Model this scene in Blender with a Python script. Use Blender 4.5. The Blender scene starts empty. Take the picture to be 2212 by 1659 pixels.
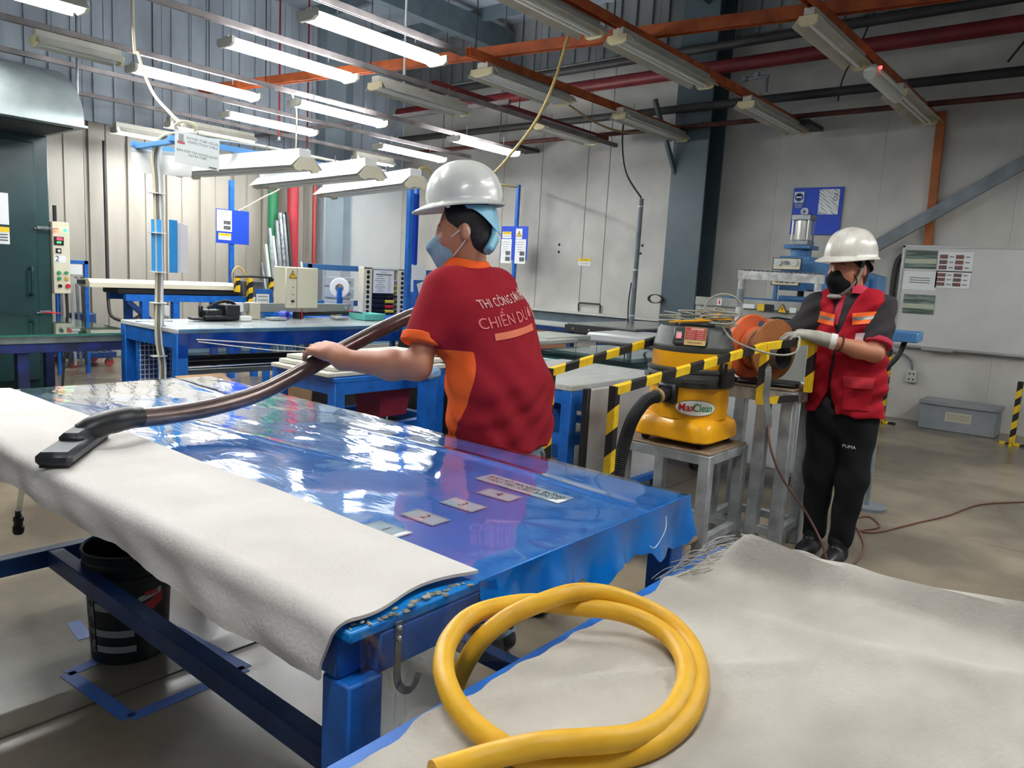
import bpy, bmesh, math, random
import numpy as np
from mathutils import Vector, Matrix
random.seed(7); rng = np.random.default_rng(7)
SC = bpy.context.scene
COL = SC.collection
R = math.radians

# ---------------------------------------------------------------- camera
def cam_axes(yaw, pitch, roll):
    f = Vector((-math.sin(yaw)*math.cos(pitch), math.cos(yaw)*math.cos(pitch), -math.sin(pitch)))
    r0 = Vector((math.cos(yaw), math.sin(yaw), 0)); d0 = f.cross(r0)
    r = r0*math.cos(roll)+d0*math.sin(roll); d = -r0*math.sin(roll)+d0*math.cos(roll)
    return r, -d, -f
cr, cu, cb = cam_axes(R(39.3), R(8.176), R(-3.178))
cam = bpy.data.cameras.new('camera'); cam.sensor_width = 36; cam.lens = 1619.1/2212*36; cam.clip_start = .02
co = bpy.data.objects.new('camera', cam); COL.objects.link(co)
co.matrix_world = Matrix(((cr.x, cu.x, cb.x, 0), (cr.y, cu.y, cb.y, 0), (cr.z, cu.z, cb.z, 1.35), (0, 0, 0, 1)))
SC.camera = co
# ---------------------------------------------------------------- world + exposure
w = bpy.data.worlds.new('hall'); SC.world = w; w.use_nodes = True
w.node_tree.nodes['Background'].inputs[0].default_value = (.80, .90, 1, 1)
w.node_tree.nodes['Background'].inputs[1].default_value = .09
SC.view_settings.view_transform = 'Standard'; SC.view_settings.look = 'None'
SC.view_settings.gamma = 1; SC.view_settings.use_curve_mapping = False
SC.view_settings.exposure = 1.22
TUBE_STRENGTH = 42.0
SC.cycles.max_bounces = 6; SC.cycles.diffuse_bounces = 3; SC.cycles.glossy_bounces = 3; SC.cycles.transparent_max_bounces = 10

# ---------------------------------------------------------------- materials
def lin(c):
    c = c/255
    return c/12.92 if c <= .04045 else ((c+.055)/1.055)**2.4
def rgb(c): return (lin(c[0]), lin(c[1]), lin(c[2]), 1)
MATS = {}
def mat(name, c, rough=.5, metal=0, var=0, vscale=8, c2=None, bump=0, bscale=40, spec=.5, emis=0, coat=0, stretch=None, alpha=1, trans=0, detail=5):
    """plain procedural surface: colour, optional noise mottling to c2, optional bump"""
    if name in MATS: return MATS[name]
    m = bpy.data.materials.new(name); m.use_nodes = True; nt = m.node_tree; N = nt.nodes; L = nt.links
    b = N['Principled BSDF']; b.inputs['Base Color'].default_value = rgb(c); b.inputs['Roughness'].default_value = rough
    b.inputs['Metallic'].default_value = metal; b.inputs['Specular IOR Level'].default_value = spec
    b.inputs['Coat Weight'].default_value = coat; b.inputs['Coat Roughness'].default_value = .08
    if emis:
        b.inputs['Emission Color'].default_value = rgb(c); b.inputs['Emission Strength'].default_value = emis
    if alpha < 1: b.inputs['Alpha'].default_value = alpha
    if trans: b.inputs['Transmission Weight'].default_value = trans
    if var or bump:
        tc = N.new('ShaderNodeTexCoord'); mp = N.new('ShaderNodeMapping'); L.new(tc.outputs['Object'], mp.inputs[0])
        if stretch: mp.inputs['Scale'].default_value = stretch
    if var:
        n = N.new('ShaderNodeTexNoise'); n.inputs['Scale'].default_value = vscale; n.inputs['Detail'].default_value = detail
        L.new(mp.outputs[0], n.inputs['Vector'])
        cr_ = N.new('ShaderNodeValToRGB'); cr_.color_ramp.elements[0].position = .5-.5/ (1+var*3); cr_.color_ramp.elements[1].position = .5+.5/(1+var*3)
        cr_.color_ramp.elements[0].color = rgb(c2 or [max(0, v*.72) for v in c]); cr_.color_ramp.elements[1].color = rgb(c)
        L.new(n.outputs[0], cr_.inputs[0]); L.new(cr_.outputs[0], b.inputs['Base Color'])
    if bump:
        n2 = N.new('ShaderNodeTexNoise'); n2.inputs['Scale'].default_value = bscale; n2.inputs['Detail'].default_value = 4
        L.new(mp.outputs[0], n2.inputs['Vector'])
        bp = N.new('ShaderNodeBump'); bp.inputs['Strength'].default_value = bump; bp.inputs['Distance'].default_value = .01
        L.new(n2.outputs[0], bp.inputs['Height']); L.new(bp.outputs[0], b.inputs['Normal'])
    MATS[name] = m
    return m
def film_mat(name, tint, rough=.06, bump=.25, bscale=9, base=.04, stretch=(1, 1, 1), gain=1.0, taut=None):
    """clear plastic sheet: what lies behind shows through, grazing views and lamps mirror off its ripples"""
    if name in MATS: return MATS[name]
    m = bpy.data.materials.new(name); m.use_nodes = True; nt = m.node_tree; N = nt.nodes; L = nt.links
    N.remove(N['Principled BSDF']); out = N['Material Output']
    tr = N.new('ShaderNodeBsdfTransparent'); tr.inputs[0].default_value = rgb(tint)
    gl = N.new('ShaderNodeBsdfGlossy'); gl.inputs['Roughness'].default_value = rough; gl.inputs[0].default_value = (.95, .97, 1, 1)
    lw = N.new('ShaderNodeLayerWeight'); lw.inputs[0].default_value = .5; fr = N.new('ShaderNodeMath'); fr.operation = 'POWER'; fr.inputs[1].default_value = 3.6; L.new(lw.outputs['Facing'], fr.inputs[0])
    ma = N.new('ShaderNodeMath'); ma.operation = 'MULTIPLY_ADD'; ma.inputs[1].default_value = gain; ma.inputs[2].default_value = base; ma.use_clamp = True
    mx = N.new('ShaderNodeMixShader')
    tc = N.new('ShaderNodeTexCoord'); mp = N.new('ShaderNodeMapping'); mp.inputs['Scale'].default_value = stretch
    L.new(tc.outputs['Object'], mp.inputs[0])
    n = N.new('ShaderNodeTexNoise'); n.inputs['Scale'].default_value = bscale; n.inputs['Detail'].default_value = 4; n.inputs['Distortion'].default_value = .8
    L.new(mp.outputs[0], n.inputs['Vector'])
    bp = N.new('ShaderNodeBump'); bp.inputs['Strength'].default_value = bump; bp.inputs['Distance'].default_value = .01
    L.new(n.outputs[0], bp.inputs['Height']); L.new(bp.outputs[0], gl.inputs['Normal']); L.new(bp.outputs[0], lw.inputs['Normal'])
    if taut:      # wrinkled at one end, pulled smooth at the other
        sp_ = N.new('ShaderNodeSeparateXYZ'); L.new(tc.outputs['Object'], sp_.inputs[0]); mr = N.new('ShaderNodeMapRange'); L.new(sp_.outputs[0], mr.inputs[0])
        mr.inputs[1].default_value, mr.inputs[2].default_value, mr.inputs[3].default_value, mr.inputs[4].default_value = taut[0], taut[1], bump, bump*taut[2]; L.new(mr.outputs[0], bp.inputs['Strength'])
    L.new(fr.outputs[0], ma.inputs[0]); L.new(ma.outputs[0], mx.inputs[0]); L.new(tr.outputs[0], mx.inputs[1]); L.new(gl.outputs[0], mx.inputs[2])
    L.new(mx.outputs[0], out.inputs[0]); MATS[name] = m
    return m
def stripe_mat(name, c1, c2, axis, width, slope=1.0, rough=.45, phase=0.0):
    """hazard tape print: diagonal stripes of two colours; axis = two object axes (along, across)"""
    if name in MATS: return MATS[name]
    m = bpy.data.materials.new(name); m.use_nodes = True; nt = m.node_tree; N = nt.nodes; L = nt.links
    b = N['Principled BSDF']; b.inputs['Roughness'].default_value = rough
    tc = N.new('ShaderNodeTexCoord')
    dt = N.new('ShaderNodeVectorMath'); dt.operation = 'DOT_PRODUCT'; L.new(tc.outputs['Object'], dt.inputs[0])
    dt.inputs[1].default_value = [a/width for a in axis]
    ad = N.new('ShaderNodeMath'); ad.operation = 'ADD'; ad.inputs[1].default_value = phase+100; L.new(dt.outputs['Value'], ad.inputs[0])
    md = N.new('ShaderNodeMath'); md.operation = 'MODULO'; md.inputs[1].default_value = 2; L.new(ad.outputs[0], md.inputs[0])
    gt = N.new('ShaderNodeMath'); gt.operation = 'GREATER_THAN'; gt.inputs[1].default_value = 1; L.new(md.outputs[0], gt.inputs[0])
    mx = N.new('ShaderNodeMix'); mx.data_type = 'RGBA'; L.new(gt.outputs[0], mx.inputs[0])
    mx.inputs[6].default_value = rgb(c1); mx.inputs[7].default_value = rgb(c2); L.new(mx.outputs[2], b.inputs['Base Color'])
    MATS[name] = m
    return m

BLUE = mat('blue paint', (24, 112, 206), .42, var=.5, vscale=14, c2=(16, 88, 172))
BLUED = mat('dark blue paint', (36, 72, 132), .4, var=.4, vscale=10)
BOARDBLUE = mat('board blue', (24, 74, 200), .5)
WHITE = mat('white enamel', (232, 233, 228), .45)
PAPER = mat('paper', (236, 238, 236), .75)
INK = mat('black ink', (26, 27, 30), .7)
GREYINK = mat('grey ink', (110, 114, 118), .7)
YELL = mat('yellow print', (240, 205, 40), .55)
RED = mat('red plastic', (205, 40, 48), .4)
BLACK = mat('black plastic', (24, 26, 28), .42)
RUBBER = mat('black rubber', (22, 23, 25), .6)
STEEL = mat('galvanised steel', (150, 156, 158), .38, .75, var=.6, vscale=12, c2=(120, 126, 130))
ALU = mat('aluminium', (190, 192, 188), .35, .6)
GREYP = mat('grey paint', (128, 136, 142), .45, var=.6, vscale=9, c2=(100, 108, 114))
BEIGE = mat('beige enamel', (226, 220, 196), .5, var=.3, vscale=3, c2=(212, 206, 180))
CARD = mat('cardboard', (172, 136, 98), .8, var=.4, vscale=5)
ORANGE = mat('orange primer', (196, 98, 46), .55, var=.8, vscale=6, c2=(150, 70, 34))
SKIN = mat('skin', (186, 126, 96), .5, var=.3, vscale=9, c2=(172, 110, 82))
GREEN = mat('green plastic', (40, 150, 90), .5)

# ---------------------------------------------------------------- mesh builder
def nrm(v): v = Vector(v); return v.normalized()
def frame(d, up=(0, 0, 1)):
    z = nrm(d); x = Vector(up).cross(z)
    if x.length < 1e-4: x = Vector((1, 0, 0)).cross(z)
    if x.length < 1e-4: x = Vector((0, 1, 0)).cross(z)
    x.normalize(); y = z.cross(x)
    return x, y, z
class MB:
    def __init__(s): s.v = []; s.f = []; s.mi = []; s.m = 0; s.flat = False
    def add(s, vs, fs):
        o = len(s.v); s.v += [tuple(v) for v in vs]
        for f in fs: s.f.append(tuple(i+o for i in f)); s.mi.append(s.m)
        return s
    def box(s, c, d, rot=None, bev=0):
        hx, hy, hz = d[0]/2, d[1]/2, d[2]/2; c = Vector(c)
        M = rot if rot is not None else Matrix.Identity(3)
        b = min(bev, hx*.9, hy*.9, hz*.9)
        if b <= 0:
            vs = [c+M@Vector((x*hx, y*hy, z*hz)) for x in (-1, 1) for y in (-1, 1) for z in (-1, 1)]
            return s.add(vs, [(0, 1, 3, 2), (4, 6, 7, 5), (0, 4, 5, 1), (2, 3, 7, 6), (0, 2, 6, 4), (1, 5, 7, 3)])
        idx = {}; vs = []
        for x in (-1, 1):
            for y in (-1, 1):
                for z in (-1, 1):
                    for a in range(3):
                        h = [hx-b, hy-b, hz-b]; h[a] += b
                        idx[x, y, z, a] = len(vs); vs.append(c+M@Vector((x*h[0], y*h[1], z*h[2])))
        fs = []
        for q in (-1, 1):
            fs.append((idx[q, -1, -1, 0], idx[q, 1, -1, 0], idx[q, 1, 1, 0], idx[q, -1, 1, 0]))
            fs.append((idx[-1, q, -1, 1], idx[1, q, -1, 1], idx[1, q, 1, 1], idx[-1, q, 1, 1]))
            fs.append((idx[-1, -1, q, 2], idx[1, -1, q, 2], idx[1, 1, q, 2], idx[-1, 1, q, 2]))
            for t in (-1, 1):
                fs.append((idx[q, t, -1, 0], idx[q, t, 1, 0], idx[q, t, 1, 1], idx[q, t, -1, 1]))
                fs.append((idx[q, -1, t, 0], idx[q, 1, t, 0], idx[q, 1, t, 2], idx[q, -1, t, 2]))
                fs.append((idx[-1, q, t, 1], idx[1, q, t, 1], idx[1, q, t, 2], idx[-1, q, t, 2]))
                for u in (-1, 1): fs.append((idx[q, t, u, 0], idx[q, t, u, 1], idx[q, t, u, 2]))
        return s.add(vs, fs)
    def span(s, lo, hi, bev=0):
        return s.box([(a+b)/2 for a, b in zip(lo, hi)], [abs(b-a) for a, b in zip(lo, hi)], bev=bev)
    def beam(s, p, q, w, h, up=(0, 0, 1), bev=.002):
        p, q = Vector(p), Vector(q); x, y, z = frame(q-p, up)
        M = Matrix((x, y, z)).transposed()
        return s.box((p+q)/2, (w, h, (q-p).length), M, bev)
    def cyl(s, p, q, r, r2=None, n=16, caps=True):
        p, q = Vector(p), Vector(q); x, y, z = frame(q-p); r2 = r if r2 is None else r2
        vs = []
        for c, rr in ((p, r), (q, r2)):
            for i in range(n):
                a = 2*math.pi*i/n; vs.append(c+x*rr*math.cos(a)+y*rr*math.sin(a))
        fs = [(i, (i+1) % n, n+(i+1) % n, n+i) for i in range(n)]
        if caps: fs += [tuple(range(n-1, -1, -1)), tuple(range(n, 2*n))]
        return s.add(vs, fs)
    def tube(s, pts, r, n=8, closed=False, sub=0, caps=True):
        P = [Vector(p) for p in pts]
        if sub: P = catmull(P, sub, closed)
        m = len(P); rs = r if isinstance(r, (list, tuple)) else [r]*m
        if len(rs) != m: rs = [rs[min(len(rs)-1, int(i*len(rs)/m))] for i in range(m)]
        T = [((P[(i+1) % m] if closed or i < m-1 else P[i])-(P[i-1] if closed or i > 0 else P[i])).normalized() for i in range(m)]
        x, y, _ = frame(T[0]); vs = []
        for i in range(m):
            x = x-T[i]*x.dot(T[i]); x.normalize(); y = T[i].cross(x)
            for k in range(n):
                a = 2*math.pi*k/n; vs.append(P[i]+(x*math.cos(a)+y*math.sin(a))*rs[i])
        fs = []
        for i in range(m if closed else m-1):
            j = (i+1) % m
            for k in range(n): fs.append((i*n+k, i*n+(k+1) % n, j*n+(k+1) % n, j*n+k))
        if not closed and caps: fs += [tuple(range(n-1, -1, -1)), tuple((m-1)*n+k for k in range(n))]
        return s.add(vs, fs)
    def lathe(s, prof, c, n=28, ax=(0, 0, 1), sx=1, sy=1, a0=0, up=(1, 0, 0), close=False):
        z = nrm(ax); x = Vector(up)-z*Vector(up).dot(z); x.normalize(); y = z.cross(x); c = Vector(c); vs = []
        for r, h in prof:
            for i in range(n):
                a = a0+2*math.pi*i/n; vs.append(c+x*r*sx*math.cos(a)+y*r*sy*math.sin(a)+z*h)
        m = len(prof); fs = []
        for j in range(m if close else m-1):
            k2 = (j+1) % m
            for i in range(n): fs.append((j*n+i, j*n+(i+1) % n, k2*n+(i+1) % n, k2*n+i))
        if not close:
            if prof[0][0] > 1e-4: fs.append(tuple(range(n-1, -1, -1)))
            if prof[-1][0] > 1e-4: fs.append(tuple((m-1)*n+i for i in range(n)))
        return s.add(vs, fs)
    def prism(s, poly, o, x, y, depth):
        """polygon in the (x,y) plane at o, extruded by vector depth"""
        o, x, y, d = Vector(o), Vector(x), Vector(y), Vector(depth); n = len(poly)
        vs = [o+x*a+y*b for a, b in poly]; vs += [v+d for v in vs]
        return s.add(vs, [tuple(range(n-1, -1, -1)), tuple(range(n, 2*n))]+[(i, (i+1) % n, n+(i+1) % n, n+i) for i in range(n)])
    def sheet(s, fn, nu, nv, thick=0):
        vs = [Vector(fn(i/nu, j/nv)) for i in range(nu+1) for j in range(nv+1)]
        q = lambda i, j: i*(nv+1)+j
        fs = [(q(i, j), q(i+1, j), q(i+1, j+1), q(i, j+1)) for i in range(nu) for j in range(nv)]
        if thick:
            ns = [Vector() for _ in vs]
            for f in fs:
                k = (vs[f[1]]-vs[f[0]]).cross(vs[f[3]]-vs[f[0]])
                for a in f: ns[a] += k
            o = len(vs); vs += [v-(k.normalized() if k.length else Vector((0, 0, 1)))*thick for v, k in zip(vs, ns)]
            rim = [q(i, 0) for i in range(nu)]+[q(nu, j) for j in range(nv)]+[q(i, nv) for i in range(nu, 0, -1)]+[q(0, j) for j in range(nv, 0, -1)]
            fs = fs+[tuple(a+o for a in reversed(f)) for f in fs]+[(rim[i], rim[i-1], rim[i-1]+o, rim[i]+o) for i in range(len(rim))]
        return s.add(vs, fs)
    def build(s, name, m=None, parent=None, label=None, cat=None, group=None, kind=None, sharp=38, recalc=True, origin=None, smooth=True):
        org = Vector((0, 0, 0))
        if parent is not None:
            t = parent
            while t.parent: t = t.parent
            org = Vector(t.location)
        elif origin is not None: org = Vector(origin)
        else:
            a = np.array(s.v); lo, hi = a.min(0), a.max(0); org = Vector(((lo[0]+hi[0])/2, (lo[1]+hi[1])/2, lo[2]))
        me = bpy.data.meshes.new(name); me.from_pydata([(v[0]-org.x, v[1]-org.y, v[2]-org.z) for v in s.v], [], s.f)
        ms = m if isinstance(m, (list, tuple)) else [m]
        for k in ms: me.materials.append(k)
        if len(ms) > 1: me.polygons.foreach_set('material_index', s.mi)
        if recalc:
            b = bmesh.new(); b.from_mesh(me); bmesh.ops.recalc_face_normals(b, faces=b.faces); b.to_mesh(me); b.free()
        if smooth:
            me.shade_smooth(); me.set_sharp_from_angle(angle=R(sharp))
        o = bpy.data.objects.new(name, me); COL.objects.link(o)
        if parent is not None: o.parent = parent
        else: o.location = org
        return tag(o, label, cat, group, kind)
def tag(o, label=None, cat=None, group=None, kind=None):
    if label: o['label'] = label
    if cat: o['category'] = cat
    if group: o['group'] = group
    if kind: o['kind'] = kind
    return o
def thing(name, label, cat, loc=(0, 0, 0), group=None):
    o = bpy.data.objects.new(name, None); o.empty_display_size = .1; COL.objects.link(o); o.location = loc
    return tag(o, label, cat, group)
def copy_tree(o, loc, parent=None, label=None):
    c = o.copy(); COL.objects.link(c)
    if parent is None: c.location = loc
    else: c.parent = parent
    if label: c['label'] = label
    for ch in list(o.children): copy_tree(ch, None, c)
    return c
def catmull(P, sub, closed=False):
    m = len(P); out = []; rng_ = range(m if closed else m-1)
    g = (lambda i: P[i % m]) if closed else (lambda i: P[max(0, min(m-1, i))])
    for i in rng_:
        a, b, c, d = g(i-1), g(i), g(i+1), g(i+2)
        for k in range(sub):
            t = k/sub; out.append(.5*((2*b)+(c-a)*t+(2*a-5*b+4*c-d)*t*t+(3*b-a-3*c+d)*t**3))
    if not closed: out.append(P[-1])
    return out
def text(s, size, m, o, x, y, parent, name='lettering', align='CENTER', off=.0006, extrude=0, project=None, label=None, sx=1, spacing=1.0, bold=0):
    """flat lettering: origin o, reading direction x, up direction y (world)"""
    cu_ = bpy.data.curves.new(name, 'FONT'); cu_.body = s; cu_.size = size; cu_.align_x = align; cu_.align_y = 'CENTER'; cu_.space_line = spacing
    cu_.resolution_u = 3; cu_.offset = bold
    ob = bpy.data.objects.new('t', cu_); me = bpy.data.meshes.new_from_object(ob)
    bpy.data.objects.remove(ob); bpy.data.curves.remove(cu_)
    o, x, y = Vector(o), nrm(x), nrm(y); n = x.cross(y); b = MB()
    for v in me.vertices:
        p = o+x*v.co.x*sx+y*v.co.y+n*off
        b.v.append(tuple(project(p) if project else p))
    for p in me.polygons: b.f.append(tuple(p.vertices)); b.mi.append(0)
    bpy.data.meshes.remove(me)
    return b.build(name, m, parent, label=label, recalc=False, smooth=False)
def card(parent, name, o, x, y, w_, h_, m, off=.001, thick=.0012, **k):
    """thin flat piece centred on o"""
    x, y = nrm(x), nrm(y); n = x.cross(y); b = MB()
    b.prism([(-w_/2, -h_/2), (w_/2, -h_/2), (w_/2, h_/2), (-w_/2, h_/2)], Vector(o)+n*off, x, y, n*thick)
    return b.build(name, m, parent, **k)
# ================================================================ the hall
XL, YB, ZC = -10.4, 9.3, 5.2
CONC = mat('concrete floor', (150, 137, 116), .25, var=1.3, vscale=1.0, c2=(106, 96, 81), bump=.05, bscale=30, detail=9)
JOINT = mat('joint filler', (44, 42, 40), .8)
fl = MB().span((XL-.3, -5, -.2), (6, YB+.3, -.004)).build('floor', JOINT, kind='structure', origin=(0, 0, 0))
for a, b in ((-10.4, -6.3), (-6.3, -2.27), (-2.27, 1.8), (1.8, 6)):
    for c, d in ((-5, -.6), (-.6, 4.9), (4.9, YB)):
        MB().span((a+.006, c+.002, -.004), (b-.006, d-.002, 0)).build('slab', CONC, fl)
WALLM = mat('dirty white wall panel', (206, 204, 196), .62, var=.8, vscale=1.6, c2=(182, 180, 172), bump=.03, bscale=8, detail=8)
CORR = mat('corrugated cladding', (166, 161, 150), .5, var=.5, vscale=2.2, c2=(146, 141, 130), stretch=(1, 1, .25))
CORRD = mat('upper cladding', (150, 154, 156), .6, var=.5, vscale=2, stretch=(1, 1, .3))
COLM = mat('column paint', (104, 120, 128), .45, var=.5, vscale=5, c2=(86, 100, 108))
# left wall: ribbed cladding, one mesh per panel
wl = MB().span((XL-.2, -5, -.01), (XL-.09, YB, ZC)).build('wall_left', CORRD, kind='structure', origin=(0, 0, 0))
prof = [(0, 0), (.012, 0), (.018, -.045), (.05, -.045), (.056, 0), (.24, 0), (.246, -.02), (.258, -.02), (.268, 0), (.49, 0), (.496, -.045), (.53, -.045), (.536, 0), (.74, 0), (.746, -.02), (.758, -.02), (.768, 0), (.994, 0)]
pan = MB(); n = len(prof)
pv = [(XL-.03+d, y, z) for z in (.28, 2.98) for y, d in prof]; pv += [(XL-.085, y, z) for z in (.28, 2.98) for y in (0, .994)]
pan.add(pv, [(i, i+1, n+i+1, n+i) for i in range(n-1)]+[(2*n, 2*n+1, 2*n+3, 2*n+2)])
p0_ = None
for k in range(-5, 8):
    if p0_ is None:
        p0_ = MB(); p0_.v = [(a, b+k, c) for a, b, c in pan.v]; p0_.f = pan.f; p0_.mi = pan.mi
        p0_ = p0_.build('cladding_panel', CORR, wl, recalc=False, sharp=25)
    else:
        c = p0_.copy(); COL.objects.link(c); c.location = (0, k+5, 0)
UPL_HAZE = mat('haze tinted cladding', (192, 204, 216), .6, var=.4, vscale=2, stretch=(1, 1, .3))  # bluish tint above the lamps stands in for their glare haze
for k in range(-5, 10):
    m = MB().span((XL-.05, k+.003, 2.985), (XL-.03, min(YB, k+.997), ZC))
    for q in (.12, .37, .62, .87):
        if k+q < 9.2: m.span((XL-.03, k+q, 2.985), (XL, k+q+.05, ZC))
    m.build('upper_panel', UPL_HAZE, wl)
MB().span((XL-.03, -5, 0), (XL+.09, 7.4, .28), bev=.01).build('kerb', mat('kerb concrete', (168, 166, 158), .8, var=.8, vscale=4), wl)
MB().span((XL-.02, 8.1, .0), (XL+.03, 9.28, 3.0), bev=.004).build('flat_panel', mat('flat white panel', (222, 226, 226), .5, var=.4, vscale=2, c2=(212, 216, 216)), wl)
MB().span((XL-.02, 8.04, .0), (XL+.05, 8.1, 3.0), bev=.004).build('panel_frame', BEIGE, wl)
cm = MB(); cm.span((XL, 7.46, 0), (XL+.22, 7.49, ZC)); cm.span((XL, 7.99, 0), (XL+.22, 8.02, ZC)); cm.span((XL, 7.49, 0), (XL+.03, 7.99, ZC))
cm.build('column_left', mat('corner column', (158, 172, 180), .45, var=.4, vscale=4, c2=(148, 162, 170)), None, kind='structure')
# back wall
wb = MB().span((XL, YB+.01, -.01), (6, YB+.2, ZC)).build('wall_back', mat('wall seam', (112, 110, 104), .8), kind='structure', origin=(0, 0, 0))
xs = [XL, -9.2, -8.0, -7.24, -6.40, -6.03, -4.8, -3.6, -2.4, -1.1, .1, 1.3, 2.5, 3.7, 6]
for a, b in zip(xs, xs[1:]):
    g_ = .004 if b < -4.5 else .0008
    MB().span((a+g_, YB-.015, 0), (b-g_, YB+.012, 4.45), bev=.003 if b < -4.5 else .0006).build('wall_panel', WALLM, wb)
for k in range(17):
    x = XL+k
    m = MB().span((x+.003, YB-.01, 4.46), (x+.997, YB+.012, ZC))
    for q in (.1, .35, .6, .85): m.span((x+q, YB-.05, 4.46), (x+q+.05, YB-.01, ZC))
    m.build('upper_panel', CORRD, wb)
ROOF = mat('roof sheet', (176, 188, 200), .6, var=.5, vscale=1.5)  # roof coloured pale blue to imitate the haze around the lamps
ce = MB().span((XL-.2, -5, ZC), (6, YB+.2, ZC+.12)).build('ceiling', ROOF, kind='structure', origin=(0, 0, 0))
for k in range(10): MB().beam((XL, -3.6+1.35*k, ZC-.09), (6, -3.6+1.35*k, ZC-.09), .07, .18).build('purlin', COLM, ce)
for k, x in enumerate((-8.0, -4.55, -.6, 3)): MB().beam((x, -5, ZC-.3), (x, YB, ZC-.3), .16, .34, up=(0, 0, 1)).build('rafter', COLM, ce)
# pillar on the back wall: H section with knee brace
PILM = mat('pillar paint', (86, 102, 108), .42, var=.7, vscale=3, c2=(78, 94, 100))
pi = MB(); x0, x1 = -4.80, -4.32
pi.span((x0, 8.83, 0), (x1, 8.86, ZC)); pi.span((x0, 9.26, 0), (x1, 9.285, ZC)); pi.span((-4.57, 8.86, 0), (-4.545, 9.26, ZC))
pi = pi.build('pillar', PILM, None, kind='structure')
MB().beam((-4.75, 8.85, 2.75), (-4.9, 8.45, 3.6), .05, .05).build('knee_brace', PILM, pi)
MB().beam((-2.75, 9.12, 1.63), (-.2, 9.12, 3.31), .13, .05, up=(0, 1, 0)).build('diagonal_brace', mat('brace paint', (136, 146, 150), .45, var=.5, vscale=4), None, 'grey diagonal steel brace across the wall above the whiteboard', 'brace')
MB().beam((-1.82, 9.24, 1.2), (-1.87, 9.24, 3.33), .085, .05, up=(0, 1, 0)).build('conduit_riser', mat('orange riser', (190, 104, 44), .5, var=.4, vscale=5), None, 'orange upright channel on the wall rising behind the whiteboard', 'channel')
# girt behind the work tables
g = MB().span((-9.6, 9.0, .66), (-4.85, 9.28, .86)); g.m = 1; g.span((-9.6, 8.96, .86), (-4.85, 9.28, .885)); g.span((-9.6, 8.96, .60), (-4.85, 9.2, .63))
g.build('trim_1', [COLM, mat('pale flange', (206, 206, 200), .5)], None, kind='structure')
# pipes along the back wall
def pipe(name, pts, r, m, label, cat='pipe', n=12, sub=0): return MB().tube(pts, r, n, sub=sub).build(name, m, None, label, cat)
REDP = mat('red pipe paint', (132, 30, 34), .45, var=.4, vscale=5)
DARKP = mat('dark pipe', (58, 56, 54), .55, var=.5, vscale=6)
pipe('sprinkler_pipe', [(-9.9, 8.72, 3.93), (4, 8.72, 3.985)], .08, REDP, 'thick red sprinkler pipe high along the back wall')
pipe('air_pipe', [(-9.9, 8.76, 3.51), (4, 8.76, 3.555)], .05, DARKP, 'dark air pipe running along the wall under the red pipe')
pipe('water_pipe', [(-9.9, 8.79, 3.29), (4, 8.79, 3.34)], .03, mat('rusty pipe', (104, 52, 40), .6, var=.6, vscale=9), 'thin rusty pipe lowest of the wall pipes')
pipe('cable_tray', [(-9.9, 8.74, 4.18), (4, 8.74, 4.24)], .055, DARKP, 'dark conduit directly above the thick red pipe')
for i, x in enumerate((-7.4, -3.2, .4)): MB().box((x, 9.02, 3.25), (.2, .5, .05), bev=.004).build('pipe_bracket', DARKP, None, ('pipe bracket on the wall behind the worker in the white helmet', 'steel bracket under the wall pipes above the blue wall board', 'pipe bracket on the wall by the right edge')[i], 'bracket', 'pipe brackets')
v = MB().cyl((-3.6, 8.7, 3.6), (-3.6, 8.7, 3.78), .016); v.cyl((-3.84, 8.7, 3.77), (-3.58, 8.7, 3.77), .018); v.box((-3.73, 8.7, 3.80), (.06, .05, .05)); v.box((-3.87, 8.7, 3.77), (.05, .05, .05))
v.build('valve', STEEL, None, 'small tap valve on the dark wall pipe right of the pillar', 'valve')
pipe('downpipe', [(-10.2, 6.55, .1), (-10.2, 6.55, 2.95)], .075, mat('green pipe', (26, 116, 74), .5), 'green upright pipe on the corrugated wall')
pipe('downpipe.001', [(-10.2, 6.90, .1), (-10.2, 6.90, 2.95)], .085, mat('red downpipe', (184, 52, 64), .5), 'thick red upright pipe on the corrugated wall')
pipe('downpipe.002', [(-10.25, 7.33, .1), (-10.25, 7.33, 2.95)], .032, mat('red thin pipe', (170, 66, 60), .5), 'thin red upright pipe beside the grey corner column')
pipe('downpipe.003', [(-10.25, 4.18, .75), (-10.25, 4.17, 2.75)], .022, DARKP, 'thin dark upright pipe on the corrugated wall near the oven')
b_ = MB().tube([(-10.25, 4.18, .75), (-10.2, 4.2, .55), (-10.05, 4.35, .5), (-9.95, 4.5, .62)], .022, 8, sub=4).build('drain_pipe', DARKP, None, 'dark bent pipe end low on the corrugated wall', 'pipe')
pipe('wall_rail', [(-10.22, 3.0, .36), (-10.22, 5.2, .36)], .02, GREYP, 'grey pipe along the foot of the corrugated wall')

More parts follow.
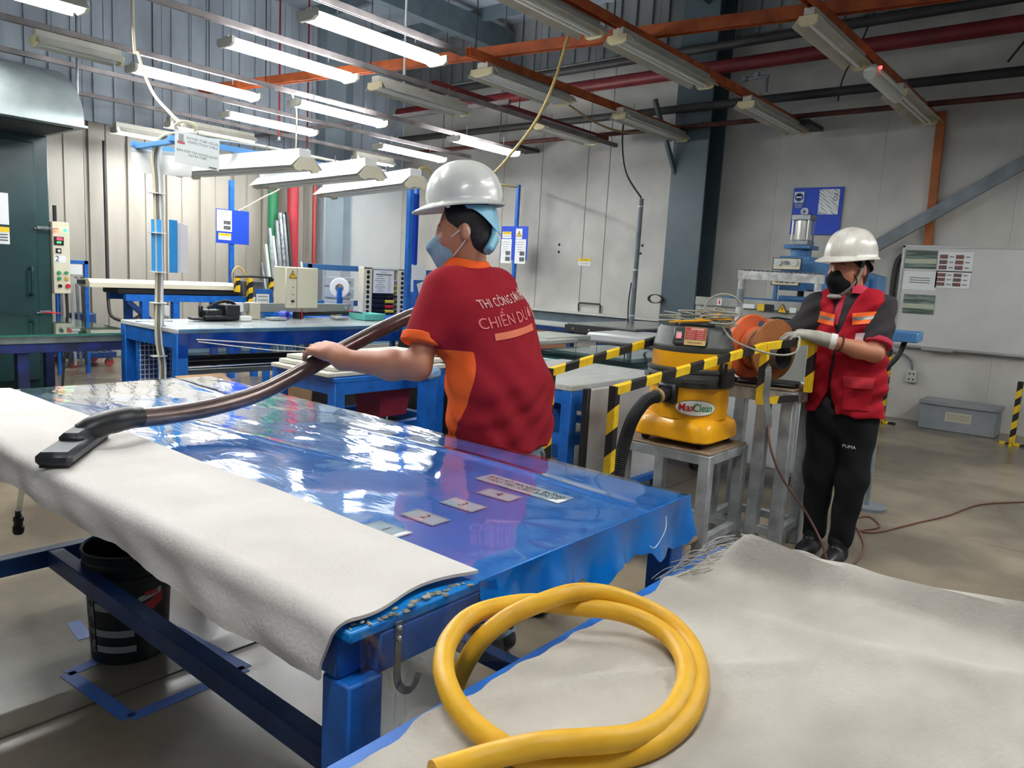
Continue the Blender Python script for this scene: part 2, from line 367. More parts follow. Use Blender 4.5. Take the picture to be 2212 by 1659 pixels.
# ---------------------------------------------------------------- ceiling lights
LIT = mat('lit tube', (250, 252, 255), .3, emis=TUBE_STRENGTH)
OFFT = mat('unlit tube', (222, 224, 218), .25)
FIX = mat('fixture enamel', (206, 204, 192), .45, var=.4, vscale=6, c2=(184, 180, 164))
CAPM = mat('lamp holder', (214, 202, 160), .5)
def fixture(x, y0, y1, z, nt, lit, label, kind=None, tilt=0):
    kind = kind or ('bare' if lit and -8.6 < x < -4.42 and y0 > 2 else 'batten')
    cy = (y0+y1)/2; L = abs(y1-y0); t = thing('fluorescent_light', label, 'ceiling light', (x, cy, z-.02), 'ceiling fluorescent lights')
    sp = .05 if nt > 1 else 0; W = sp*(nt-1)
    hw = .05+W/2+.02; bare = lit and kind == 'bare'
    if bare: sp = .1; W = .1
    MB().box((x, cy, z+.075-(.04 if bare else 0)), (.05 if bare else .075+W*.35, L, .055), bev=.004).build('housing', FIX, t)
    rf = MB(); hw = .05+W/2+.02; ww = hw+.045
    rf.prism([(-hw, .047), (-ww, -.012), (-ww+.004, -.014), (-hw+.004, .043), (hw-.004, .043), (ww-.004, -.014), (ww, -.012), (hw, .047)], (x, cy-L/2+.01, z), (1, 0, 0), (0, 0, 1), (0, L-.02, 0))
    if not bare: rf.build('reflector', FIX, t, smooth=False)
    for e in (-1, 1):
        c = MB().prism([(-hw*.9, .045), (-hw*.9, -.002), (-hw*.6, -.022), (hw*.6, -.022), (hw*.9, -.002), (hw*.9, .045)], (x, cy+e*(L/2-.012), z), (1, 0, 0), (0, 0, 1), (0, e*.024, 0))
        c.build('lamp_holder', CAPM if not lit else FIX, t)
    for e in (-1, 1): MB().cyl((x, cy+e*L*.3, z+.09), (x, cy+e*L*.3, ZC if (x > -3.2 and y0 < 4) or x > 0 or z < 2.9 or nt == 1 and x < -6 else z+.2), .004, n=5).build('hanger', STEEL, t)
    for i in range(nt):
        tx = x+(i-(nt-1)/2)*sp
        MB().cyl((tx, cy-L/2+.03, z), (tx, cy+L/2-.03, z), .0145, n=12).build('tube', LIT if lit else OFFT, t)
    return t
F = fixture
F(-4.45, 3.1, 4.3, 2.96, 2, 1, 'largest lit fluorescent light, at the top centre left of the orange beam')
F(-5.5, 3.12, 4.28, 2.95, 2, 1, 'lit fluorescent light second nearest, left of the largest one')
F(-7.03, 3.1, 4.3, 2.95, 2, 1, 'lit fluorescent light behind the hanging white cable')
F(-8.13, 4.6, 5.77, 2.95, 2, 1, 'lit fluorescent light in the second row above the inspection sign')
F(-6.83, 4.62, 5.77, 2.95, 2, 1, 'lit fluorescent light at the right end of the second row')
F(-9.3, 3.9, 5.05, 2.75, 2, 1, 'far left lit fluorescent light behind the canopy pole')
F(-9.45, 4.6, 5.75, 2.95, 2, 1, 'lit fluorescent light in the second row just right of the canopy pole')
F(-6.66, 6.75, 7.92, 2.95, 2, 1, 'lit fluorescent light above and right of the white helmet')
F(-8.06, 6.75, 7.95, 2.95, 2, 1, 'lit fluorescent light just left of the white helmet in the far row')
F(-9.2, 7.27, 8.0, 2.95, 1, 1, 'smallest lit fluorescent light in the far corner')
F(-5.7, 1.05, 2.2, 2.95, 2, 1, 'lit fluorescent light cut by the top edge at the upper left')
F(-6.95, 1.05, 2.05, 2.95, 2, 1, 'lit fluorescent light cut by the left edge of the picture')
F(-4.4, 1.0, 2.2, 2.95, 2, 1, 'unseen lit fluorescent light over the left part of the big blue table')  # unseen lamps above the camera, put in to light the foreground
F(-3.15, .9, 2.1, 3.0, 2, 1, 'unseen lit fluorescent light over the middle of the big blue table')
F(-.3, -.6, .6, 3.0, 2, 1, 'unseen lit fluorescent light over the cloth covered table')
F(1.6, 4.8, 6.0, 3.0, 2, 1, 'unseen lit fluorescent light over the aisle right of the second worker')  # unseen lamp outside the view, lights the right wall
F(-6.9, 2.3, 2.95, 2.95, 1, 0, 'unlit emergency style light above the oven hood', 'batten')
F(-5.5, 4.55, 5.72, 2.95, 2, 0, 'unlit fluorescent light in the middle of the second row')
F(-4.85, 5.25, 6.5, 3.15, 4, 0, 'unlit four tube fluorescent light under the orange cross beam')
F(-5.85, 7.4, 8.55, 3.15, 2, 0, 'unlit fluorescent light above the wall panel behind the worker')
F(-3.37, 3.55, 4.86, 3.15, 2, 0, 'unlit fluorescent light at the top centre in front of the orange beam')
F(-3.29, 5.05, 6.55, 3.15, 2, 0, 'unlit two tube light on the rail left of the pillar')
F(-3.25, 7.4, 8.93, 3.15, 2, 0, 'unlit light at the far end of the rail right of the pillar')
F(-1.96, 5.33, 6.55, 3.15, 1, 0, 'unlit light with open reflector nearest the right orange rail end')
F(-1.91, 7.56, 8.87, 3.15, 2, 0, 'unlit light at the wall end of the right orange rail')
F(-4.66, 7.3, 8.78, 3.15, 2, 0, 'unlit light at the rail end touching the pillar')
for a in ((-.3, 2.2, 3.4, 'added unseen fluorescent light over the passage between the two workers'), (.9, 3.6, 4.8, 'added unseen fluorescent light right of the second worker'), (.9, 6.2, 7.4, 'added unseen fluorescent light near the whiteboard beyond the right edge')): F(a[0], a[1], a[2], 3.0, 2, 1, a[3])  # unseen lamps added to brighten the right wall and floor
t = thing('emergency_light', 'rounded white emergency light with a red lamp on the right orange rail', 'emergency light', (-1.88, 7.0, 3.05))
MB().box((-1.88, 7.0, 3.14), (.11, .9, .06), bev=.02).build('housing', WHITE, t); MB().cyl((-1.88, 6.56, 3.1), (-1.88, 7.44, 3.1), .05, n=16).build('diffuser', mat('diffuser', (212, 214, 208), .4), t)
MB().cyl((-1.83, 6.62, 3.15), (-1.81, 6.62, 3.15), .012).build('indicator', mat('red led', (255, 40, 40), .3, emis=6), t)
# rails that carry the lights
def rail(p, q, label, m=ORANGE, w_=.05, h_=.07):
    if m.name == 'hazed rail': w_, h_ = .035, .045
    t = MB(); t.beam(p, q, w_, .006); d = nrm(Vector(q)-Vector(p)); s = d.cross(Vector((0, 0, 1))).normalized()*(w_/2-.003)
    for e in (-1, 1): t.beam(Vector(p)+s*e-Vector((0, 0, h_/2)), Vector(q)+s*e-Vector((0, 0, h_/2)), .006, h_)
    return t.build('light_rail', m, None, label, 'rail', 'light rails')
HAZED = mat('hazed rail', (150, 142, 142), .55, var=.5, vscale=5)  # rail colour paled so the rails seem lost in lamp haze
rail((-1.95, 4.9, 3.31), (-1.94, 9.25, 3.33), 'orange rail reaching the wall at the top of the orange riser')
rail((-3.3, 3.4, 3.31), (-3.28, 8.95, 3.31), 'orange rail right of the pillar carrying unlit lights')
rail((-4.8, 5.0, 3.31), (-4.72, 8.8, 3.31), 'orange rail running to the pillar')
rail((-4.45, 2.0, 3.13), (-4.45, 4.6, 3.13), 'hazed rail above the largest lit light', HAZED)
rail((-5.5, .8, 3.13), (-5.5, 8.6, 3.13), 'hazed rail above the unlit light of the second row', HAZED)
rail((-5.85, 5.6, 3.29), (-5.85, 8.9, 3.29), 'dark red rail ending above the wall behind the worker', mat('dark red rail', (120, 44, 42), .55))
rail((-7.0, .8, 3.13), (-7.0, 8.6, 3.13), 'hazed rail above the light behind the hanging cable', HAZED)
rail((-8.1, 2.4, 3.13), (-8.1, 8.6, 3.13), 'hazed rail above the light left of the helmet', HAZED)
rail((-9.4, 2.8, 3.13), (-9.4, 8.6, 3.13), 'hazed rail nearest the corrugated wall', HAZED)
rail((-9.0, 4.78, 3.40), (-.9, 5.88, 3.40), 'orange cross beam over the aisle between lit and unlit lights', ORANGE, .07, .09)
rail((-10.3, 6.3, 3.2), (-5.4, 6.3, 3.2), 'hazed cross rail behind the second row of lights', HAZED)
hg = MB()
for (x, y, z) in ((-1.95, 5.0, 3.3), (-3.3, 5.0, 3.3), (-4.8, 5.1, 3.3), (-5.5, 4.5, 3.13), (-5.5, 2, 3.13), (-7, 4.4, 3.13), (-8.1, 4.4, 3.13), (-9.4, 4.4, 3.13), (-7, 8, 3.13), (-8.1, 8, 3.13), (-4.45, 3, 3.13), (-5.85, 7, 3.29)):
    t_ = MB().cyl((x, y, z-.02), (x, y, ZC), .006, n=6); t_.build('hanger_rod', DARKP, ce)
sx0, sy0 = -5.62, 5.0
sm = thing('smoke_detector', 'small white smoke detector hanging left of the four tube light', 'smoke detector', (sx0, sy0, 3.0))
MB().lathe([(.0, -.03), (.035, -.028), (.055, 0), (.055, .02), (.0, .02)], (sx0, sy0, 3.05), 18).build('body', WHITE, sm); MB().cyl((sx0, sy0, 3.07), (sx0, sy0, ZC), .01).build('stem', WHITE, sm)
for i, (x, y) in enumerate(((-8.6, 5.6), (-9.0, 6.3))):
    s_ = thing('sprinkler', ('sprinkler head hanging above the canopy lamps', 'sprinkler head near the corrugated wall')[i], 'sprinkler', (x, y, 2.85), 'sprinkler heads')
    MB().cyl((x, y, 2.9), (x, y, ZC), .012).build('drop', REDP, s_); MB().lathe([(0, 0), (.05, .005), (.02, .03), (.02, .06), (0, .06)], (x, y, 2.86), 14).build('head', STEEL, s_)
# hanging cables
def cable(name, pts, r, m, label, sub=8, cat='cable', n=7): return MB().tube(pts, r, n, sub=sub).build(name, m, None, label, cat)
CREAM = mat('cream cable', (214, 204, 176), .5); GREYC = mat('grey cable', (120, 122, 114), .5); DKC = mat('dark cable', (52, 52, 50), .5)
# ================================================================ big blue work table
def wob(x, y, s=1.0, ph=0): return math.sin(x*s*1.3+ph)+.6*math.sin(y*s*2.1+1.7*ph+x*s*.7)+.35*math.sin(x*s*3.7-y*s*2.9+ph*2)
X0, X1, Y0, Y1, ZT = -3.35, -.855, .69, 1.812, .797
TOPB = mat('blue table sheet', (24, 148, 234), .35, var=.5, vscale=3, c2=(18, 132, 218))
tb = thing('work_table', 'big blue steel work table under plastic film in the foreground', 'table', (-2.1, 1.25, 0))
MB().span((X0, Y0, ZT-.02), (X1, Y1, ZT), bev=.004).build('tabletop', TOPB, tb)
for a, b in (((X0+.03, Y0+.03), (X1-.03, Y0+.03)), ((X0+.03, Y1-.03), (X1-.03, Y1-.03)), ((X0+.03, Y0+.06), (X0+.03, Y1-.06)), ((X1-.03, Y0+.06), (X1-.03, Y1-.06))):
    MB().beam((*a, ZT-.055), (*b, ZT-.055), .06, .07, bev=.004).build('apron', BLUE, tb)
for x in (X0+.035, -2.1, X1-.035):
    for y in (Y0+.035, Y1-.035):
        if x == -2.1 and y < 1: continue
        MB().span((x-.035, y-.035, .0), (x+.035, y+.035, ZT-.09), bev=.004).build('leg', BLUE, tb)
MB().beam((-2.76, .935, .3), (-.93, .935, .3), .05, .06, bev=.003).build('stretcher', BLUED, tb)
MB().beam((-2.79, Y0+.0, .3), (-2.79, Y1-.02, .3), .05, .06, bev=.003).build('stretcher', BLUED, tb)
MB().beam((-.89, Y0+.07, .3), (-.89, Y1-.07, .3), .05, .05, bev=.003).build('stretcher', BLUED, tb)
MB().beam((-3.2, Y1-.05, .12), (-.95, Y1-.05, .12), .05, .05, bev=.003).build('stretcher', BLUED, tb)
# clear film over the top and hanging over the right end
FILM = film_mat('clear film', (232, 244, 252), .05, .36, 6.0, .13, stretch=(.5, 1.3, 1), gain=1.5, taut=(.15, .95, .12))
def film(u, v):
    x = X0-.004+(X1-X0+.008)*u; y = .97+(Y1+.006-.97)*v
    z = ZT+.0035+.0016*(1+wob(x*6, y*7))*.6+.006*max(0, math.exp(-((y-1.62-.03*math.sin(x*3))/.02)**2))*(.5+.5*math.sin(x*4+1))
    z += .004*math.exp(-((y-1.3-.12*(x+2))/.015)**2)*max(0, math.sin(x*2.2+.4))
    if u > .985: z -= .0
    return (x, y, z)
fm = thing('plastic_film', 'clear plastic film spread over the blue table top', 'plastic film', (-2.1, 1.4, ZT))
MB().sheet(film, 160, 60).build('top_sheet', FILM, fm, recalc=False)
BFILM = mat('blue film hanging', (14, 136, 228), .16, coat=.6, var=.35, vscale=4, c2=(6, 96, 186), bump=.25, bscale=7)
def hang(u, v):
    y = .975+(Y1-.975)*u; d = (.075+.05*u+.012*math.sin(u*17)+.008*math.sin(u*41+1)+.004*math.sin(u*93))*v
    return (X1+.006+.012*math.sin(u*26+.5)*v+.016*v*v, y, ZT+.004-d)
MB().sheet(hang, 90, 10, .0015).build('hanging_edge', BFILM, fm, label='blue film edge hanging over the right end')
CLR = film_mat('clear curtain', (226, 234, 240), .07, .5, 9, .09)
def hang2(u, v):
    y = .70+.32*u; d = (.2-.05*u+.01*math.sin(u*13))*v
    return (X1+.008+.014*math.sin(u*14)*v+.02*v, y, ZT-.0-d)
MB().sheet(hang2, 40, 16).build('clear_curtain', CLR, fm, recalc=False, label='clear film hanging beside the table leg')
bd = MB().tube([(X1+.018, 1.66, ZT-.02), (X1+.03, 1.64, ZT-.045), (X1+.032, 1.61, ZT-.07), (X1+.032, 1.585, ZT-.08), (X1+.03, 1.565, ZT-.07)], .0013, 6, sub=5)  # thin pale tube drawn as a glint on the crumpled film
bd.build('film_glint', mat('film highlight', (210, 230, 246), .1, spec=.8), fm)
# numbered labels
for i, (x, y) in enumerate(((-1.172, 1.033), (-1.176, 1.153), (-1.184, 1.286), (-1.181, 1.415))):
    t = thing('number_label', 'white paper label with the digit %s on the blue table' % ('one', 'two', 'three', 'four')[i], 'label', (x, y, ZT), 'numbered labels')
    sq = (1, .02*(i-1), 0); up_ = (-.02*(i-1), 1, 0)
    card(t, 'paper', (x, y, ZT+.001), sq, up_, .106, .058, PAPER)
    for e in (-1, 1): card(t, 'border', (x, y+e*.025, ZT+.002), sq, up_, .1, .0012, GREYINK, thick=.0004); 
    for e in (-1, 1): card(t, 'border', (x+e*.05, y, ZT+.002), sq, up_, .0012, .05, GREYINK, thick=.0004)
    text(str(i+1), .04, INK, (x, y, ZT+.0035), sq, up_, t, 'number', off=.0002)
t = thing('instruction_label', 'long white label with two lines of lettering on the blue table', 'label', (-1.18, 1.513, ZT))
card(t, 'paper', (-1.181, 1.513, ZT+.001), (1, -.02, 0), (.02, 1, 0), .285, .07, PAPER)
text('ĐẶT SỐ MANGEL ĐỒNG\nTHEO YÊU CẦU BẢN VẼ', .0235, INK, (-1.181, 1.513, ZT+.0035), (1, -.02, 0), (.02, 1, 0), t, off=.0002, spacing=.95)
t = thing('paper_sheet', 'faint printed sheet under the film at the far left of the table', 'paper', (-3.12, 1.24, ZT))
card(t, 'sheet', (-3.12, 1.22, ZT+.001), (.2, 1, 0), (-1, .2, 0), .36, .2, mat('greyed paper', (206, 210, 212), .6))
for k in range(5): card(t, 'printed_line', (-3.18+.03*k, 1.24+.01*k, ZT+.0025), (.2, 1, 0), (-1, .2, 0), .12+.1*(k % 2), .014, GREYINK, thick=.0004)
# white cloth along the front edge
CLOTH = mat('white felt cloth', (236, 231, 225), .92, var=.5, vscale=5, c2=(222, 217, 210), bump=.15, bscale=120, spec=.1)
def towel(u, v):
    x = -3.34+(3.34-.875)*u+.012*math.sin(v*9+2)*(u > .98); e = .992+.004*math.sin(x*2.3)+.002*math.sin(x*7)
    L = e-.672; D = .080+.006*math.sin(x*4.1)+.004*math.sin(x*9.7+1)+.0012*math.sin(x*43)+.001*math.sin(x*97); s = v*(L+D)
    nz = .0035*wob(x*3.2, s*14, 1, .4)
    if s < L-.03: return (x, e-s, ZT+.012+nz*.8)
    q = min(1, (s-L+.03)/.045); a = q*math.pi/2
    if q < 1: return (x, e-(L-.03)-.03*math.sin(a), ZT+.012-.022*(1-math.cos(a))+nz*(1-q))
    dd = s-L-.015
    return (x, .672-(.006+.006*math.sin(x*6+dd*30)+.004*math.sin(x*23-dd*40))*min(1, dd*25), ZT-.010-dd)
cl = MB().sheet(towel, 150, 48, .006).build('cloth', CLOTH, None, 'long white felt cloth along the front edge of the blue table', 'cloth')
st = MB()
for k in range(9): st.box((-1.605+.011*math.cos(k*2), .805+.010*math.sin(k*1.3), ZT+.016), (.012, .005, .002), Matrix.Rotation(k*.4, 3, 'Z'))
st.build('dirt_mark', mat('grey smudge', (150, 148, 144), .9), cl)
tr = thing('tape_residue', 'crumbled dried sealant along the table corner beside the cloth', 'residue', (-.9, .75, ZT))
rs = MB()
for k in range(26):
    y = .70+.27*k/26; rs.box((X1-.01+random.uniform(-.01, .012), y, ZT+.001+random.uniform(-.004, .006)), (random.uniform(.006, .014), random.uniform(.006, .016), random.uniform(.003, .006)), Matrix.Rotation(random.uniform(-.6, .6), 3, 'Z'), .002)
rs.build('crumbs', mat('sealant', (176, 172, 158), .8, var=1, vscale=60), tr, kind='stuff')
# J hook
hk = thing('hook', 'galvanised J shaped hook screwed to the table end', 'hook', (X1+.01, .778, .67))
pts = [(X1+.012, .777, .792), (X1+.012, .777, .73), (X1+.013, .777, .695), (X1+.016, .784, .676), (X1+.02, .797, .670), (X1+.02, .81, .676), (X1+.02, .819, .692)]
P_ = catmull([Vector(p) for p in pts], 5); b = MB()
for p, q in zip(P_, P_[1:]): b.beam(p, q+(q-p)*.15, .003, .013, up=(0, 1, 0), bev=0) if False else b.beam(p, q+(q-p)*.15, .013, .003, up=(1, 0, 0), bev=0)
b.build('strap', STEEL, hk)
for z in (.782, .764): MB().lathe([(.0045, 0), (.0045, .002), (.003, .0035), (0, .0035)], (X1+.0135, .777, z), 12, ax=(1, 0, 0), up=(0, 0, 1)).build('screw', ALU, hk)
# bucket
bk = thing('bucket', 'black plastic bucket with faded red and grey print under the table', 'bucket', (-2.53, 1.08, 0))
BKT = mat('black bucket plastic', (30, 36, 36), .38, var=.8, vscale=8, c2=(20, 24, 24))
MB().lathe([(0, .006), (.115, .006), (.118, 0), (.12, .01), (.133, .28), (.139, .285), (.139, .30), (.134, .305), (.136, .325), (.142, .33), (.142, .345), (.138, .35), (.141, .375), (.145, .38), (.143, .385), (.136, .38), (.128, .27), (.116, .02), (0, .02)], (-2.53, 1.08, 0), 40).build('shell', BKT, bk)
def wrap(a0, a1, z0, z1, m, name, sk=0):
    b = MB(); n = 14
    def fn(u, v):
        z = z0+(z1-z0)*v+sk*u; r = .1205+.0128*z/.28+.0012; a = a0+(a1-a0)*u; return (-2.53+r*math.cos(a), 1.08+r*math.sin(a), z)
    return b.sheet(fn, n, 3, .0006).build(name, m, bk)
a_ = math.atan2(-1.08, 2.53)
wrap(a_-.9, a_+.15, .045, .068, mat('print grey', (150, 152, 148), .5), 'printed_band'); wrap(a_-.9, a_+.1, .10, .124, MATS['print grey'], 'printed_band'); wrap(a_-.9, a_-.2, .19, .215, MATS['print grey'], 'printed_band')
wrap(a_+.05, a_+.85, .15, .19, mat('print red', (190, 40, 46), .45), 'printed_mark', .05); wrap(a_+.2, a_+.8, .215, .235, mat('print pale', (190, 186, 176), .5), 'printed_mark', .02); wrap(a_+.35, a_+.7, .235, .25, MATS['print red'], 'printed_mark')
wrap(a_-1.15, a_-.95, .04, .24, mat('print column', (120, 122, 120), .6, var=2.0, vscale=60, c2=(30, 34, 34)), 'printed_column')
# tape square on the floor
TAPE = mat('blue floor tape', (52, 96, 178), .55, var=.6, vscale=14, c2=(66, 100, 160))
q = [Vector((-2.50, .868, 0)), Vector((-2.12, .90, 0)), Vector((-2.135, 1.285, 0)), Vector((-2.56, 1.25, 0))]
for i in range(4):
    MB().beam(q[i]+Vector((0, 0, .001)), q[(i+1) % 4]+Vector((0, 0, .001)), .045, .0014, bev=0).build('floor_tape', TAPE, None, ('blue tape strip on the floor, near side of the square by the bucket', 'blue tape strip on the floor, right side of the square by the bucket', 'blue tape strip on the floor, far side of the square by the bucket', 'blue tape strip on the floor, side of the square under the bucket')[i], 'tape', 'floor tape strips')
MB().beam((-2.86, 1.02, .001), (-2.7, 1.0, .001), .045, .0014, bev=0).build('floor_tape', TAPE, None, 'short blue tape end on the floor left of the bucket', 'tape', 'floor tape strips')
MB().beam((-1.72, 5.62, .001), (-1.5, 5.75, .001), .06, .0014, bev=0).build('floor_tape', TAPE, None, 'short blue tape on the floor behind the second worker', 'tape', 'floor tape strips')
# air coupling hanging on a clear tube at the left
ac = thing('air_coupling', 'black air coupling hanging on a clear tube at the left edge', 'coupling', (-3.34, 1.0, .24))
MB().tube([(-3.02, 1.02, .70), (-3.06, 1.0, .62), (-3.2, .99, .5), (-3.29, 1.0, .40), (-3.335, 1.0, .30)], .011, 8, sub=5).build('tube', film_mat('clear tube', (228, 232, 230), .1, .1, 20, .06), ac, recalc=False)
MB().tube([(-3.02, 1.02, .70), (-3.03, 1.08, .60), (-2.95, 1.15, .53), (-2.78, 1.2, .52), (-2.6, 1.25, .56)], .011, 8, sub=5).build('tube', MATS['clear tube'], ac, recalc=False)
MB().lathe([(.0, 0), (.017, 0), (.021, .01), (.021, .03), (.016, .034), (.016, .05), (.019, .055), (.019, .07), (.012, .075), (.012, .1), (0, .1)], (-3.345, 1.0, .215), 14, ax=(.1, 0, 1)).build('coupler', RUBBER, ac)
# ================================================================ cloth covered table with the yellow hose
ZB = .79
t0 = thing('cloth_table', 'blue steel table in the near right corner covered with grey felt', 'table', (.3, .9, 0))
MB().span((-.64, .3, ZB-.055), (1.3, 1.53, ZB), bev=.006).build('tabletop', BLUE, t0)
for x in (-.6, 1.26):
    for y in (.35, 1.48): MB().span((x-.03, y-.03, 0), (x+.03, y+.03, ZB-.055), bev=.003).build('leg', BLUE, t0)
GCL = mat('grey felt', (200, 195, 186), .95, var=1.4, vscale=3.2, c2=(170, 165, 156), bump=.2, bscale=150, spec=.08, detail=9, stretch=(1, .6, 1))
def gcloth(u, v):
    x = -.615+1.95*u; y = .24+1.30*v
    if u < .02: x += .003*math.sin(y*38)+.002*math.sin(y*91)
    z = ZB+.004
    f = math.exp(-((y-1.46-.03*math.sin((x+.4)*2.2))/.027)**2)*(.055+.012*math.sin(x*9+1))*min(1, max(0, (x+.60)/.05))
    z += f+.007*(1+wob(x*5, y*4, 1, 2))*.5+.014*math.exp(-((y-1.30-.1*math.sin(x*4))/.035)**2)+.010*math.exp(-((x-.62*y+1.02+.02*math.sin(y*9))/.018)**2)*min(1, max(0, (1.25-y)*5))+.012*math.exp(-((x-.9*y+.62+.03*math.sin(y*7))/.022)**2)+.009*math.exp(-((x+.35*y-.28)/.016)**2)*(y < 1.2)*min(1, max(0, (1.2-y)*6))+.016*math.exp(-((x*.5+y-1.05+.03*math.sin(y*20))/.03)**2)*(x > -.25)*min(1, max(0, (x+.25)*4))
    z += .014*math.exp(-((x-.05-.18*math.sin(y*2))/.05)**2)*max(0, math.sin(y*2.4-1.2))
    z += .010*math.exp(-(((x+.15)*.8+(y-1.2)*.6)/.03)**2)*max(0, y-.85)
    if v > .97: z -= .01
    if v > .985: y += .012*math.sin(x*17)
    return (x, y, z)
gc = thing('felt_cloth', 'crumpled grey felt cloth spread over the near right table', 'cloth', (.3, .9, ZB))
MB().sheet(gcloth, 130, 90, .005).build('sheet', GCL, gc)
def flap(u, v):
    x = -.58+.22*u; y = 1.515+.09*v-.05*u*v; z = ZB+.012-.02*v+.01*math.sin(u*9+v*5)+.02*math.sin(v*3.1)
    return (x+.02*math.sin(v*11), y, z)
MB().sheet(flap, 24, 14, .004).build('corner_flap', GCL, gc)
fr = MB()
for k in range(70):
    u = k/69; x = -.62+.06*random.random(); y = 1.28+.28*u; z = ZB+.012
    fr.tube([(x, y, z+.01), (x-.02-.02*random.random(), y+.01*random.uniform(-1, 1), z-.004), (x-.05-.02*random.random(), y+.02*random.uniform(-1, 1), z-.02-.05*random.random())], .0009, 4, sub=3)
for k in range(150):
    x = .0+1.2*k/150; fr.tube([(x, 1.535, ZB+.012), (x+random.uniform(-.01, .01), 1.555+.01*random.random(), ZB+.02), (x+random.uniform(-.02, .02), 1.57+.015*random.random(), ZB+.012)], .0009, 4, sub=2)
fr.build('fringe', GCL, gc, kind='stuff', label='frayed threads along the cloth edge')
YH = mat('yellow hose rubber', (238, 186, 44), .48, var=.4, vscale=20, c2=(222, 166, 34))
zr = ZB+.022
hp = [(-0.516, 0.533, 0.815), (-0.5, 0.578, 0.815), (-0.472, 0.611, 0.825), (-0.437, 0.636, 0.838), (-0.401, 0.679, 0.838), (-0.384, 0.738, 0.825), (-0.381, 0.806, 0.818), (-0.395, 0.878, 0.816), (-0.419, 0.934, 0.818), (-0.455, 0.979, 0.82), (-0.494, 1.003, 0.822), (-0.538, 1.001, 0.83), (-0.577, 0.975, 0.838), (-0.625, 0.938, 0.84), (-0.674, 0.9, 0.842), (-0.703, 0.839, 0.842), (-0.709, 0.788, 0.838), (-0.685, 0.727, 0.835), (-0.648, 0.68, 0.832), (-0.608, 0.649, 0.828), (-0.569, 0.633, 0.82), (-0.526, 0.625, 0.815), (-0.485, 0.627, 0.811), (-0.449, 0.636, 0.81), (-0.415, 0.664, 0.81), (-0.39, 0.707, 0.81), (-0.37, 0.762, 0.81), (-0.369, 0.836, 0.81), (-0.39, 0.911, 0.81), (-0.417, 0.967, 0.812), (-0.457, 1.016, 0.815), (-0.506, 1.039, 0.825), (-0.553, 1.025, 0.84), (-0.595, 0.99, 0.855), (-0.619, 0.937, 0.865), (-0.63, 0.88, 0.866), (-0.655, 0.827, 0.85), (-0.677, 0.793, 0.82), (-0.699, 0.786, 0.78), (-0.73, 0.802, 0.73), (-0.778, 0.842, 0.66)]
MB().tube(hp, .0145, 14, sub=4).build('air_hose', YH, None, 'thick yellow rubber hose looped over the cloth covered table', 'hose')
